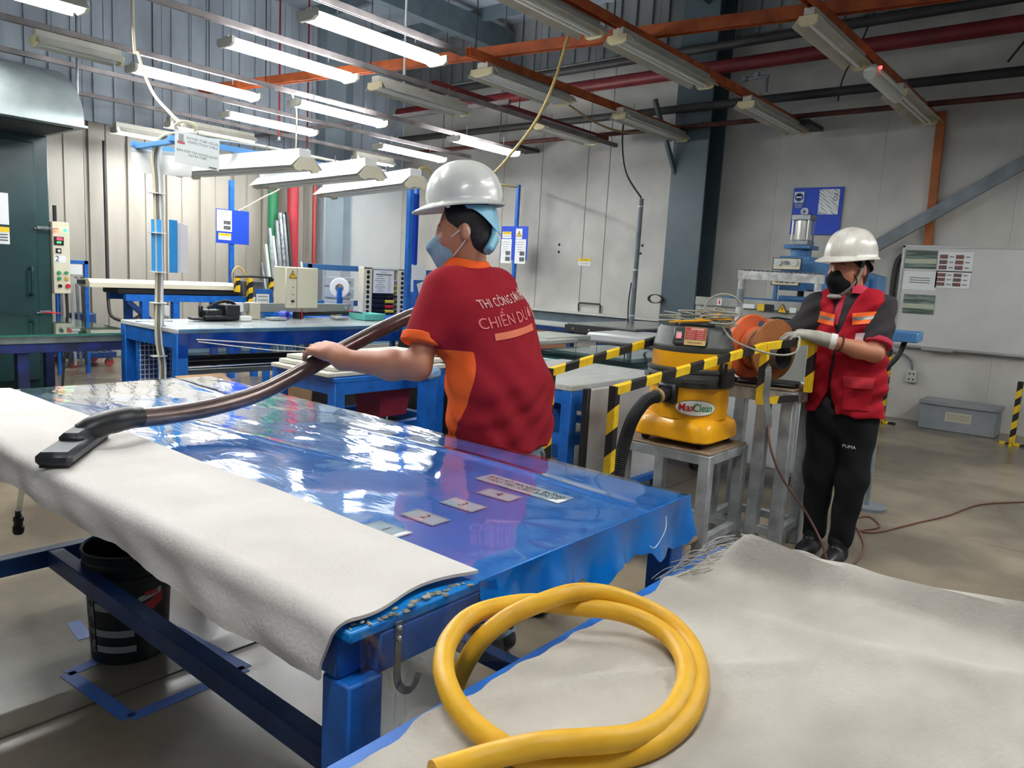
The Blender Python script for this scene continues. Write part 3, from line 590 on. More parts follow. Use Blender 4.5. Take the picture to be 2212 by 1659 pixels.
# ================================================================ smooth bodies: blended distance fields turned into one continuous mesh
class Body:
    def __init__(s, k=.02): s.P = []; s.k = k; s.disp = None; s.cutall = []
    def cone(s, a, b, ra, rb, n=None, f=1.0, cuts=None, k=None):
        s.P.append(('c', np.array(a, float), np.array(b, float), ra, rb, None if n is None else np.array(Vector(n).normalized()), f, cuts or [], s.k if k is None else k)); return s
    def chain(s, pts, rs, **kw):
        for i in range(len(pts)-1): s.cone(pts[i], pts[i+1], rs[i], rs[i+1], **kw)
        return s
    def ell(s, c, r, M=None, cuts=None, k=None):
        s.P.append(('e', np.array(c, float), np.array(r, float), np.eye(3) if M is None else np.array(M), None, None, 1, cuts or [], s.k if k is None else k)); return s
    def d1(s, p, X):
        if p[0] == 'c':
            _, a, b, ra, rb, n, f, cuts, _k = p
            Q = X-a; ab = b-a
            if n is not None:
                Q = Q+((1/f-1)*(Q@n))[:, None]*n; ab = ab+((1/f-1)*(ab@n))*n
            t = np.clip((Q@ab)/max(1e-9, ab@ab), 0, 1); d = np.linalg.norm(Q-t[:, None]*ab, axis=1)-(ra+(rb-ra)*t)
            d = d*min(1, f)
        else:
            _, c, r, M, _a, _b, _c, cuts, _k = p
            Q = (X-c)@M; k0 = np.linalg.norm(Q/r, axis=1); k1 = np.linalg.norm(Q/(r*r), axis=1); d = k0*(k0-1)/np.maximum(k1, 1e-9)
        for (o, nn) in cuts: d = np.maximum(d, (X-o)@nn)
        return d
    def ev(s, X, idx=None):
        d = None
        for i in (range(len(s.P)) if idx is None else idx):
            e = s.d1(s.P[i], X); k = s.P[i][8]
            if d is None: d = e
            elif k <= 0: d = np.minimum(d, e)
            else:
                h = np.maximum(k-np.abs(d-e), 0)/k; d = np.minimum(d, e)-h*h*k*.25
        for (o, nn) in s.cutall: d = np.maximum(d, (X-o)@nn)
        if s.disp is not None: d = d+s.disp(X)
        return d
    def mesh(s, h):
        B = 10; lo = np.full(3, 9e9); hi = -lo
        for p in s.P:
            if p[0] == 'c': r = max(p[3], p[4])*max(1, p[6]); q = np.array([p[1]-r, p[2]-r, p[1]+r, p[2]+r])
            else: r = p[2].max(); q = np.array([p[1]-r, p[1]+r])
            lo = np.minimum(lo, q.min(0)); hi = np.maximum(hi, q.max(0))
        lo = lo-.02; nb = np.ceil((hi+.02-lo)/(B*h)).astype(int); Rb = B*h*.87
        C = np.stack(np.meshgrid(*[np.arange(n) for n in nb], indexing='ij'), -1).reshape(-1, 3)
        cen = lo+(C+.5)*B*h; D = np.stack([s.d1(p, cen) for p in s.P], 1); dm = D.min(1); km = max(s.k, .03)
        act = np.abs(dm) < Rb*1.6+km
        g = np.arange(B+1); G = np.stack(np.meshgrid(g, g, g, indexing='ij'), -1).reshape(-1, 3); NN = nb*B+4
        gid = lambda I: ((I[..., 0]+1)*NN[1]+(I[..., 1]+1))*NN[2]+(I[..., 2]+1)
        V = []; K = []; Q = []
        ofs = np.array([(i, j, k) for i in (0, 1) for j in (0, 1) for k in (0, 1)])
        ed = [(a, b) for a in range(8) for b in range(a+1, 8) if np.abs(ofs[a]-ofs[b]).sum() == 1]
        for bi in np.nonzero(act)[0]:
            idx = np.nonzero(D[bi] < dm[bi]+2*Rb*1.3+km)[0]; base = C[bi]*B
            d = s.ev(lo+(base+G)*h, idx).reshape(B+1, B+1, B+1); sg = d < 0
            if sg.all() or not sg.any(): continue
            cs = np.stack([d[i:B+i, j:B+j, k:B+k] for i, j, k in ofs], -1); neg = (cs < 0).sum(-1); mi = np.argwhere((neg > 0) & (neg < 8))
            if len(mi):
                val = cs[mi[:, 0], mi[:, 1], mi[:, 2]]; acc = np.zeros((len(mi), 3)); cnt = np.zeros(len(mi))
                for a, b in ed:
                    va, vb = val[:, a], val[:, b]; m = (va < 0) != (vb < 0); t = np.where(m, va/np.where(m, va-vb, 1), 0)
                    acc += m[:, None]*(ofs[a]+t[:, None]*(ofs[b]-ofs[a])); cnt += m
                V.append(lo+(base+mi+acc/cnt[:, None])*h); K.append(gid(base+mi))
            for ax in range(3):
                sl = [slice(0, B)]*3; sl2 = list(sl); sl2[ax] = slice(1, B+1)
                A = sg[tuple(sl)]; Bb = sg[tuple(sl2)]; E = np.argwhere(A != Bb)
                if not len(E): continue
                fl_ = A[E[:, 0], E[:, 1], E[:, 2]]; I = base+E; e1 = np.zeros(3, int); e2 = np.zeros(3, int); e1[(ax+1) % 3] = 1; e2[(ax+2) % 3] = 1
                q = np.stack([gid(I-e1-e2), gid(I-e2), gid(I), gid(I-e1)], 1); q[~fl_] = q[~fl_][:, ::-1]; Q.append(q)
        V = np.concatenate(V); K = np.concatenate(K); Q = np.concatenate(Q); o = np.argsort(K); K = K[o]; V = V[o]
        j = np.clip(np.searchsorted(K, Q), 0, len(K)-1); ok = (K[j] == Q).all(1)
        return V, j[ok]
    def trace(s, p, d, n=40):
        """move a point along d until it meets the surface"""
        p = np.array(p, float); d = np.array(d, float)
        for _ in range(n):
            e = s.ev(p[None])[0]
            if abs(e) < 1e-4: break
            p = p+d*e*.9
        return p
    def build(s, name, m, parent, h=.005, smooth=2, field=None, **kw):
        V, F = s.mesh(h)
        for _ in range(smooth):                       # light relaxation removes voxel steps
            A = np.zeros_like(V); c = np.zeros(len(V))
            for a in range(4):
                b = (a+1) % 4; np.add.at(A, F[:, a], V[F[:, b]]); np.add.at(c, F[:, a], 1); np.add.at(A, F[:, b], V[F[:, a]]); np.add.at(c, F[:, b], 1)
            V = V*.5+.5*A/np.maximum(c, 1)[:, None]
        t = parent
        while t.parent: t = t.parent
        V = V-np.array(t.location); me = bpy.data.meshes.new(name)
        me.vertices.add(len(V)); me.vertices.foreach_set('co', V.ravel()); me.loops.add(F.size); me.loops.foreach_set('vertex_index', F.ravel().astype(np.int32))
        me.polygons.add(len(F)); me.polygons.foreach_set('loop_start', np.arange(0, F.size, 4, dtype=np.int32))
        for k in (m if isinstance(m, (list, tuple)) else [m]): me.materials.append(k)
        if field is not None: me.attributes.new('trim', 'FLOAT', 'POINT').data.foreach_set('value', field(V+np.array(t.location)).astype(np.float32))
        me.update(calc_edges=True); me.validate(); me.shade_smooth()
        o = bpy.data.objects.new(name, me); COL.objects.link(o); o.parent = parent
        return tag(o, **kw)
def A3(*a): return np.array(a, float)
class Fr:
    """local frame: x forward, y to the person's left, z up"""
    def __init__(s, o, fwd, up=(0, 0, 1)):
        s.o = Vector(o); s.x = nrm(fwd); u = Vector(up); s.y = u.cross(s.x).normalized(); s.z = s.x.cross(s.y); s.M = np.array([s.x, s.y, s.z]).T
    def __call__(s, x, y, z): return np.array(s.o+s.x*x+s.y*y+s.z*z)
    def d(s, x, y, z): return np.array(s.x*x+s.y*y+s.z*z)
HAIR = mat('black hair', (28, 24, 24), .6, bump=.4, bscale=200)
def head(B, f):
    """skull, face, ears in head frame (origin between the ears)"""
    B.ell(f(-.012, 0, .035), (.098, .077, .098), f.M); B.ell(f(.03, 0, -.02), (.070, .066, .085), f.M); B.ell(f(.038, 0, -.068), (.056, .05, .048), f.M)
    B.ell(f(.072, 0, -.098), (.022, .024, .018), f.M); B.cone(f(.082, .028, .018), f(.082, -.028, .018), .016, .016, k=.015)
    B.cone(f(.094, 0, .01), f(.112, 0, -.032), .010, .013, k=.014); B.cone(f(.098, .012, -.036), f(.098, -.012, -.036), .010, .010, k=.012)
    for e in (-1, 1):
        B.ell(f(.06, e*.042, -.025), (.028, .024, .026), f.M, k=.02)
        E = Fr(f(-.008, e*.076, -.008), f.d(.9, e*.3, 0), f.d(.12, 0, 1)); B.ell(E(0, 0, .004), (.019, .007, .031), E.M, k=.008); B.ell(E(-.004, e*.008, .006), (.017, .006, .030), E.M, k=.006)
    B.cone(f(.088, .02, -.066), f(.088, -.02, -.066), .008, .008, k=.01)
def eyes(f, parent):
    for e in (-1, 1):
        c = f(.079, e*.031, .0); b = MB(); b.lathe([(0, -.012), (.006, -.0105), (.0105, -.006), (.012, 0), (.0105, .006), (.006, .0105), (0, .012)], c, 14, ax=f.d(1, 0, 0))
        ey = b.build('eye', mat('eye white', (214, 208, 202), .25), parent)
        MB().lathe([(0, .0026), (.0045, .0022), (.0058, .0004), (.0058, -.001)], Vector(c)+Vector(f.d(.0105, 0, 0)), 12, ax=f.d(1, 0, 0)).build('iris', mat('iris', (34, 22, 18), .2), ey)
        MB().tube([f(.088, e*.016, .024), f(.091, e*.03, .0285), f(.084, e*.046, .026)], [.003, .0045, .002], 6, sub=4).build('eyebrow', HAIR, parent)
        MB().tube([f(.083, e*.017, .004), f(.0905, e*.03, .0105), f(.083, e*.045, .004)], .0026, 6, sub=4).build('eyelid', SKIN, parent)
def helmet(f, parent, m, dh=.15, oz=.072, rib=True):
    """hard hat: ribbed dome, brim longer in front"""
    t = thing('safety_helmet', parent[0], 'helmet', tuple(f(0, 0, .02))); b = MB(); nA, nR = 72, 22
    def fn(u, v):
        a = 2*math.pi*u; ca, sa = math.cos(a), math.sin(a)
        rx, ry = .134, .112
        if v < .82:
            q = v/.82; ph = q*math.pi/2; rr = math.sin(ph)**.92; zz = dh*math.cos(ph)**.85
            x, y = rx*rr*ca, ry*rr*sa
            ridge = .007*math.exp(-(y/.016)**4)*(1 if zz > .02 else zz/.02) if rib else 0
            for yy in (.042, -.042): ridge += .0035*math.exp(-((y-yy)/.010)**4)*min(1, zz/.03)
            sc = 1+ridge/.12
            return f(x*sc-.004, y*sc, zz+ridge*.6+oz)
        q = (v-.82)/.18; front = max(0, ca)**1.5; out = q*(.014+.048*front); dz = -q*(.006+.016*front)-.004*q*q
        return f((rx+out)*ca-.004, (ry+out*.75)*sa, dz+oz)
    b.sheet(fn, nA, nR, .003)
    sh = b.build('shell', m, t, sharp=60)
    MB().tube([f((.134+.0145+.047*max(0, math.cos(a))**1.5)*math.cos(a)-.004, (.112+.0108+.035*max(0, math.cos(a))**1.5)*math.sin(a), oz-.011-.015*max(0, math.cos(a))**1.5) for a in np.linspace(0, 2*math.pi, 49)[:-1]], .0024, 6, closed=True).build('rim', m, sh)
    return t
def hair(f, parent, lowz=-.03):
    B = Body(.01); B.ell(f(-.014, 0, .036), (.102, .081, .101), f.M); B.ell(f(-.045, 0, -.02), (.062, .066, .075), f.M)
    c = f(.045, 0, 0); B.cutall = [(c, f.d(.9, 0, -.25)/np.linalg.norm([.9, .25])), (f(0, 0, lowz-.035), -f.d(-.45, 0, 1)/np.linalg.norm([.45, 1]))]
    return B.build('hair', HAIR, parent, .005)
def fingers(B, wr, fwd, palm, side, curl, spread=.10, th=.9, s=1.0, tips=None):
    """hand at wrist wr: fwd = along the hand, palm = palm normal, side=+1 if the thumb lies on the +y side of the frame"""
    f = Fr(wr, fwd, -Vector(palm))           # z = back of the hand
    lay = side
    B.cone(f(0, 0, 0), f(.045*s, 0, 0), .026*s, .030*s, n=f.d(0, 0, 1), f=.62, k=.02)
    B.cone(f(.035*s, -.022*s, 0), f(.082*s, -.026*s, 0), .016*s, .0125*s, k=.016); B.cone(f(.035*s, .022*s, 0), f(.088*s, .026*s, 0), .017*s, .0125*s, k=.016)
    B.cone(f(.03*s, 0, 0), f(.090*s, 0, .002), .019*s, .0135*s, k=.018)
    Ls = ((.040, .025, .020), (.045, .028, .022), (.041, .026, .021), (.032, .019, .018))
    for i in range(4):
        y = lay*(.029-.0195*i)*s; a0 = lay*spread*(1.2-.8*i)*.5; bx = (.088, .092, .088, .080)[i]*s
        p = f(bx-.012, y*.95, .001); ang = 0; r = (.0092, .0096, .009, .0082)[i]*s
        cu_ = curl[i] if isinstance(curl, (list, tuple)) else curl
        for j in range(3):
            ang += cu_*(.75, 1.0, .6)[j]; L = Ls[i][j]*s*(1.12 if j == 0 else 1)
            d = f.d(math.cos(ang)*math.cos(a0), math.sin(a0)*math.cos(ang), -math.sin(ang)); q = p+d*L
            B.cone(p, q, r*(1-.08*j), r*(.94-.08*j), k=.006); p = q
    p = f(.018*s, lay*.024*s, -.006*s)
    for j, (L, an) in enumerate(((.045, .35), (.033, .75), (.027, 1.1))):
        a = an*th; d = f.d(math.cos(.75-.25*j)*math.cos(a), lay*math.sin(.85-.35*j), -math.sin(a)); d = d/np.linalg.norm(d); q = p+d*L*s
        B.cone(p, q, (.0135, .0112, .0098)[j]*s, (.0115, .010, .008)[j]*s, k=.010); p = q
    return f
# ================================================================ worker with the vacuum wand
def cut(o, n): n = np.array(nrm(n)); return (np.array(o, float), n)
F1 = Vector((-1, 0, 0))
p1 = thing('person', 'worker in red polo shirt and white helmet pushing the vacuum wand over the table', 'person', (-1.72, 2.12, 0))
fh = Fr((-1.952, 2.06, 1.50), (-.81, -.585, -.10), (.03, .02, 1))
SL, SR_, EL, WL = A3(-1.93, 1.90, 1.285), A3(-1.93, 2.26, 1.295), A3(-1.905, 1.80, 1.02), A3(-2.155, 1.672, 1.022)
ER, WR = A3(-2.03, 2.40, 1.08), A3(-2.19, 2.20, 1.165)
B = Body(.03); head(B, fh)
B.cone(fh(-.02, 0, -.05), (-1.93, 2.075, 1.33), .056, .064); B.cone((-1.89, 2.08, 1.2), (-1.76, 2.09, .9), .10, .11, n=(0, 1, 0), f=1.35)
B.cone((-1.91, 2.0, 1.26), SL+A3(0, .02, -.02), .05, .04); B.cone((-1.91, 2.16, 1.26), SR_+A3(0, -.02, -.02), .05, .04)
B.chain([SL+A3(0, .02, -.03), EL], [.046, .046]); B.chain([EL, (EL*.66+WL*.34)+A3(0, 0, -.004), WL], [.046, .05, .034], k=.03)
B.chain([SR_+A3(0, 0, -.03), ER], [.045, .043]); B.chain([ER, WR], [.044, .03])
fingers(B, WL+A3(-.03, -.005, .018), (-.985, -.06, .12), (.05, .36, -.92), -1, [.40, .38, .40, .44], th=.9, s=1.2); B.cone(WL, WL+A3(-.04, -.006, .02), .033, .030)
fingers(B, WR, (-.72, -.62, .05), (-.1, .45, -.88), 1, [.8, .8, .8, .8], s=1.0)
B.build('body', SKIN, p1, .0042)
eyes(fh, p1); hair(fh, p1)
# polo shirt
RED1 = mat('maroon polo', (152, 30, 42), .85, var=.35, vscale=4, c2=(138, 26, 38), spec=.15, bump=.06, bscale=300)
ORG1 = mat('orange trim cloth', (236, 98, 42), .85, spec=.15)
def wr1(X):
    z = X[:, 2]; y = X[:, 1]; x = X[:, 0]
    lo_ = np.clip((1.22-z)/.35, 0, 1)
    return lo_*((.0045)*np.sin(z*38+y*24+3*np.sin(y*9+x*7))+.003*np.sin(z*71-y*47+x*33)+.0028*np.sin(x*60+z*25))
S = Body(.05); S.disp = wr1; hem = cut((-1.74, 2.08, .735), (.05, 0, -1))
S.cone((-1.735, 2.085, .70), (-1.755, 2.085, .93), .155, .15, n=(0, 1, 0), f=1.5); S.cone((-1.755, 2.085, .93), (-1.845, 2.08, 1.18), .15, .148, n=(0, 1, 0), f=1.42)
S.cone((-1.85, 2.08, 1.14), (-1.90, 2.08, 1.27), .135, .10, n=(0, 1, 0), f=1.5); S.cone((-1.92, 1.98, 1.29), (-1.92, 2.18, 1.295), .075, .075)
S.cone((-1.93, 2.075, 1.31), (-1.935, 2.075, 1.37), .085, .068, k=.04)
cl_ = EL*.72+SL*.28; cr_2 = ER*.6+SR_*.4; dl = (EL-SL)/np.linalg.norm(EL-SL); dr_ = (ER-SR_)/np.linalg.norm(ER-SR_)
S.cone(SL+A3(.01, .03, .0), SL+dl*.235, .078, .079, cuts=[(SL+dl*.20, dl)], k=.05); S.cone(SR_+A3(0, -.03, 0), SR_+dr_*.22, .078, .076, cuts=[(SR_+dr_*.19, dr_)], k=.05)
S.cutall = [hem, cut((-1.94, 2.07, 1.385), (-.25, 0, 1))]
AX0, AX1 = A3(-1.74, 2.085, .72), A3(-1.85, 2.08, 1.2)
def pick1(C):
    t = np.clip((C[:, 2]-.72)/.48, 0, 1)[:, None]; Q = C-(AX0+(AX1-AX0)*t); ph = np.degrees(np.arctan2(-(Q[:, 1]), -Q[:, 0]))
    w0 = 74-16*np.clip((C[:, 2]-.8)/.25, 0, 1)+9*np.sin(C[:, 2]*21); w1 = 108+10*np.sin(C[:, 2]*13+.6)-16*np.clip((.86-C[:, 2])/.1, 0, 1)
    return np.minimum(np.minimum(ph-w0, w1-ph), (1.085-C[:, 2])*400)
nt_ = RED1.node_tree; at_ = nt_.nodes.new('ShaderNodeAttribute'); at_.attribute_name = 'trim'; gt_ = nt_.nodes.new('ShaderNodeMath'); gt_.operation = 'GREATER_THAN'; gt_.inputs[1].default_value = 0
mx_ = nt_.nodes.new('ShaderNodeMix'); mx_.data_type = 'RGBA'; mx_.inputs[7].default_value = rgb((236, 98, 42)); bs_ = nt_.nodes['Principled BSDF']; src_ = bs_.inputs['Base Color'].links[0].from_socket
nt_.links.new(at_.outputs['Fac'], gt_.inputs[0]); nt_.links.new(gt_.outputs[0], mx_.inputs[0]); nt_.links.new(src_, mx_.inputs[6]); nt_.links.new(mx_.outputs[2], bs_.inputs['Base Color'])
shirt = S.build('polo_shirt', RED1, p1, .006, field=pick1)
for (a, d, r) in ((SL, dl, .080), (SR_, dr_, .078)):
    Cf = Body(.0); Cf.cone(a+d*.12, a+d*.30, r, r+.001, cuts=[(a+d*.207, d), (a+d*.172, -d)]); Cf.build('sleeve_cuff', ORG1, shirt, .005)
kc = A3(-1.945, 2.072, 1.375)
def collar(c, rx, ry, h, tilt, m, parent, name, fwd, gap=.25, flare=.022):
    f = Fr(c, fwd, tilt); b = MB()
    def fn(u, v):
        a = gap+(2*math.pi-2*gap)*u; q = v*2-1
        if v < .5: k = v*2; rr = 1.0+.02*k; z = h*(k-.45)
        else: k = v*2-1; rr = 1.02+flare/rx*k**.8; z = h*(.55-k*1.05)
        return f(rx*rr*math.cos(a), ry*rr*math.sin(a), z+.008*math.cos(a))
    return b.sheet(fn, 48, 12, .003).build(name, m, parent, sharp=70)
collar(kc+A3(.004, 0, -.002), .073, .076, .052, (-.22, 0, 1), ORG1, shirt, 'collar', (-1, -.1, 0))
def proj(p):
    q = S.trace((p.x+.05, p.y, p.z), (-1, 0, 0)); d = A3(-1, 0, 0)
    if q[0] < -1.93:
        d = Vector((-1.88-p.x, 2.085-p.y, 0)).normalized(); q = S.trace(Vector(p)-d*.05, tuple(d))
    return q-np.array(d)*.004
bx, bz = (0, 1, .17), (-.33, -.15, 1)
LET = mat('pale print', (226, 190, 180), .8); LET2 = mat('pink print', (226, 118, 118), .8); BAR = mat('orange print', (222, 118, 84), .8)
def ribbon(y0, y1, z0, hgt, sl, m, name):
    b = MB()
    def fn(u, v): p = Vector((-1.6, y0+(y1-y0)*u, z0+sl*u+hgt*v)); return proj(p)
    b.sheet(fn, 30, 4); return b.build(name, m, shirt, recalc=False)
text('THI CÔNG SƠN EPOXY', .043, LET, (-1.6, 2.085, 1.27), bx, bz, shirt, project=proj, sx=.66)
text('CHIẾN DƯƠNG', .056, LET2, (-1.6, 2.085, 1.205), bx, bz, shirt, project=proj, sx=.85)
ribbon(1.965, 2.17, 1.125, .024, .035, BAR, 'printed_bar')
ribbon(2.215, 2.245, 1.19, .035, .006, mat('green print', (178, 176, 140), .8), 'printed_patch')
# trousers, belt, shoes
JEAN = mat('faded jeans', (150, 172, 188), .9, var=.6, vscale=14, c2=(124, 146, 164), spec=.1)
T = Body(.05); T.cone((-1.735, 2.085, .80), (-1.735, 2.085, .66), .122, .125, n=(0, 1, 0), f=1.45, cuts=[cut((-1.735, 2.085, .80), (0, 0, 1))])
FL, FRt = A3(-1.64, 2.0, .06), A3(-1.72, 2.33, .06)
for e, ft in ((-1, FL), (1, FRt)):
    hp_ = A3(-1.735, 2.085+e*.085, .66); kn = A3(-1.79, 2.085+e*.12, .38)*.6+((hp_+ft)/2)*.4
    T.chain([hp_, kn, ft+A3(.01, 0, .02)], [.095, .072, .058], k=.04)
T.build('jeans', JEAN, p1, .008)
bl = Body(0); bl.cone((-1.735, 2.085, .70), (-1.735, 2.085, .84), .127, .124, n=(0, 1, 0), f=1.45, cuts=[cut((0, 0, .765), (0, 0, 1)), cut((0, 0, .725), (0, 0, -1))]); bl.build('belt', BLACK, p1, .007)
MB().tube([(-1.57, 2.11, .735), (-1.565, 2.11, .72), (-1.57, 2.115, .67)], .009, 8, sub=3).build('key_ring', STEEL, p1)
for ft in (FL, FRt):
    sh_ = Body(.02); sh_.ell(ft+A3(-.05, 0, -.015), (.13, .05, .045), cuts=[cut((0, 0, .004), (0, 0, -1))]); sh_.cone(ft+A3(.02, 0, -.01), ft+A3(.02, 0, .05), .048, .045); sh_.build('shoe', BLACK, p1, .006)
# mask
MASKB = mat('blue mask cloth', (160, 196, 214), .85, spec=.1, var=.2, vscale=10)
M_ = Body(.02); M_.ell(fh(.055, 0, -.06), (.066, .060, .075), fh.M); M_.cone(fh(.085, 0, -.018), fh(.128, 0, -.045), .018, .018, n=fh.d(0, 1, 0), f=1.5); M_.cone(fh(.118, .0, -.05), fh(.082, 0, -.128), .026, .024, n=fh.d(0, 1, 0), f=1.2)
M_.cutall = [cut(fh(.036, 0, -.02), -Vector(fh.d(1, 0, -.18))), cut(fh(.09, 0, -.006), fh.d(-.16, 0, 1))]
MASKOBJ = M_.build('face_mask', MASKB, p1, .004)
for e in (-1, 1):
    MB().tube([fh(.045, e*.066, -.02), fh(.02, e*.078, -.004), fh(-.012, e*.084, .014), fh(-.026, e*.082, -.006), fh(-.008, e*.080, -.035), fh(.038, e*.062, -.085)], .0022, 6, sub=6).build('ear_loop', WHITE, MASKOBJ)
# helmet with pale blue suspension
HELM = mat('white helmet shell', (226, 226, 220), .28, var=.25, vscale=9, c2=(206, 206, 198), coat=.3)
h1 = helmet(fh, ('white safety helmet on the worker at the table',), HELM, .150, .104)
LB = mat('pale blue suspension', (132, 192, 214), .5)
sb = MB()
def band(u, v):
    a = R(95)+R(170)*u; r = .108; zz = .09-.095*math.sin(math.pi*min(1, max(0, (u-.02)/.96)))**1.5*v-.012*v
    return fh(.112*math.cos(a)-.006-.012*v, .094*math.sin(a), zz)
sb.sheet(band, 36, 6, .0025).build('suspension_band', LB, h1)
nr = MB()
for e in (0,):
    c0 = fh(-.1, .045, -.05); fa = Fr(c0, fh.d(.35, .75, -.8), fh.d(-.6, .6, .6))
    nr.box(c0, (.075, .03, .05), Matrix((fa.x, fa.y, fa.z)).transposed(), .008)
nr.build('adjuster', LB, h1)
nk = MB(); nk.box(Vector(c0)+Vector(fa.y)*.012, (.055, .012, .03), Matrix((fa.x, fa.y, fa.z)).transposed(), .004); nk.build('adjuster_slot', mat('slot grey', (70, 96, 108), .5), h1)
nb2 = MB(); nb2.tube([fh(-.115, .03, .08), fh(-.112, .035, .0), fh(-.10, .042, -.04)], .008, 8, sub=4); nb2.build('nape_strap', LB, h1)
for y in (.085, .07): MB().box(fh(.045, y+.012, .092), (.012, .006, .014), Matrix((fh.x, fh.y, fh.z)).transposed(), .002).build('strap_clip', WHITE, h1)
# wand, nozzle and hose
WANDM = mat('brown grey steel wand', (124, 106, 100), .25, .5, var=.3, vscale=8)
vw = thing('vacuum_wand', 'brown metal vacuum wand with black nozzle held by the worker', 'vacuum wand', (-2.2, .85, ZT))
MB().tube([(-2.262, 2.17, 1.185), (-2.279, 2.088, 1.160), (-2.295, 1.911, 1.092), (-2.306, 1.68, .995), (-2.298, 1.539, .940), (-2.29, 1.424, .902), (-2.28, 1.315, .882), (-2.262, 1.193, .872), (-2.235, 1.062, .872), (-2.207, .95, .880)], .0295, 18, sub=7).build('pipe', WANDM, vw)
MB().tube([(-2.31, 1.73, 1.018), (-2.304, 1.64, .98)], .0315, 18).build('joint_sleeve', mat('dull joint', (78, 72, 70), .35, .4), vw)
nz = MB(); nz.tube([(-2.215, .985, .879), (-2.203, .93, .882), (-2.20, .87, .872), (-2.205, .82, .85)], [.031, .034, .036, .034, .034, .032], 16, sub=4); nz.build('elbow', BLACK, vw)
na = Vector((.80, -.60, 0)).normalized(); nbv = Vector((.60, .80, 0)); Mn = Matrix((na, nbv, Vector((0, 0, 1)))).transposed()
hd = MB(); hd.box((-2.16, .79, .835), (.36, .085, .038), Mn, .012); hd.box((-2.19, .81, .858), (.16, .06, .03), Mn, .012)
hd.build('nozzle_head', mat('dark nozzle plastic', (44, 48, 52), .4), vw)
MB().box((-2.16, .79, .816), (.34, .07, .006), Mn, .002).build('brush_strip', RUBBER, vw)
# ================================================================ second worker
p2_ = thing('person', 'worker in red reflective vest and black mask gripping the striped frame', 'person', (-1.1, 3.95, 0))
f2 = Fr((-1.10, 4.02, 1.17), (.06, -1, 0)); g2 = Fr((-1.137, 4.01, 1.475), (-.42, -.905, -.06), (0, -.03, 1))
SL2, SR2 = A3(-.935, 4.05, 1.305), A3(-1.30, 4.0, 1.300); EL2, WL2 = A3(-.95, 3.92, 1.075), A3(-1.145, 3.78, 1.13); ER2, WR2 = A3(-1.37, 3.97, 1.10), A3(-1.53, 4.07, 1.17)
B2 = Body(.03); head(B2, g2)
B2.cone(g2(-.02, 0, -.05), (-1.125, 4.02, 1.35), .055, .062); B2.cone((-1.11, 4.03, 1.21), (-1.10, 4.04, .9), .085, .09, n=(1, 0, 0), f=1.35)
B2.cone((-1.05, 4.02, 1.27), SL2+A3(-.02, 0, -.03), .045, .04); B2.cone((-1.17, 4.02, 1.27), SR2+A3(.02, 0, -.03), .045, .04)
B2.chain([SL2+A3(-.02, 0, -.03), EL2], [.042, .041]); B2.chain([EL2, EL2*.65+WL2*.35+A3(0, 0, -.004), WL2], [.042, .042, .027], k=.02); B2.chain([SR2+A3(.02, 0, -.03), ER2], [.042, .041]); B2.chain([ER2, WR2], [.042, .027])
fingers(B2, WR2, (-.9, .2, .0), (.1, -.1, -1), 1, .5)
B2.build('body', SKIN, p2_, .005); eyes(g2, p2_); hair(g2, p2_)
BLK2 = mat('charcoal polo', (66, 63, 65), .9, spec=.1, var=.3, vscale=6); REDV = mat('red vest cloth', (168, 26, 40), .85, spec=.15, var=.3, vscale=5, c2=(150, 20, 34)); PINK = mat('crimson trim', (178, 40, 66), .85)
def wr2(X): return .004*np.sin(X[:, 2]*44+X[:, 0]*31+2*np.sin(X[:, 0]*17))+.003*np.sin(X[:, 2]*80-X[:, 0]*52)
S2 = Body(.05); S2.disp = wr2; d2l = (EL2-SL2)/np.linalg.norm(EL2-SL2); d2r = (ER2-SR2)/np.linalg.norm(ER2-SR2)
S2.cone((-1.09, 4.03, .78), (-1.10, 4.03, 1.0), .112, .11, n=(1, 0, 0), f=1.38); S2.cone((-1.10, 4.03, 1.0), (-1.105, 4.03, 1.22), .112, .115, n=(1, 0, 0), f=1.38)
S2.cone((-1.03, 4.03, 1.295), (-1.19, 4.02, 1.295), .07, .07); S2.cone((-1.12, 4.025, 1.32), (-1.125, 4.02, 1.375), .075, .062, k=.03)
S2.cone(SL2+A3(-.03, 0, -.004), SL2+d2l*.24, .062, .064, cuts=[(SL2+d2l*.215, d2l)]); S2.cone(SR2+A3(.03, 0, -.004), SR2+d2r*.24, .062, .062, cuts=[(SR2+d2r*.20, d2r)])
S2.cutall = [cut((0, 0, .735), (0, 0, -1)), cut((-1.12, 4.02, 1.395), (0, .1, 1))]
sh2 = S2.build('polo_shirt', BLK2, p2_, .007)
for a, d, L in ((SL2, d2l, .215), (SR2, d2r, .20)):
    Cf = Body(0); Cf.cone(a+d*(L-.1), a+d*(L+.1), .0665, .0668, cuts=[(a+d*(L+.004), d), (a+d*(L-.024), -d)]); Cf.build('sleeve_cuff', PINK, sh2, .005)
collar(A3(-1.122, 4.018, 1.372), .066, .070, .04, (0, -.25, 1), PINK, sh2, 'collar', (.0, -1, 0), gap=.35)
PLK = MB(); PLK.sheet(lambda u, v: Vector(S2.trace((-1.150+.03*u-.012*(1-v), 3.7, 1.20+.155*v), (0, 1, 0)))-Vector((0, .004, 0)), 4, 12, .002); PLK.build('placket', PINK, sh2)
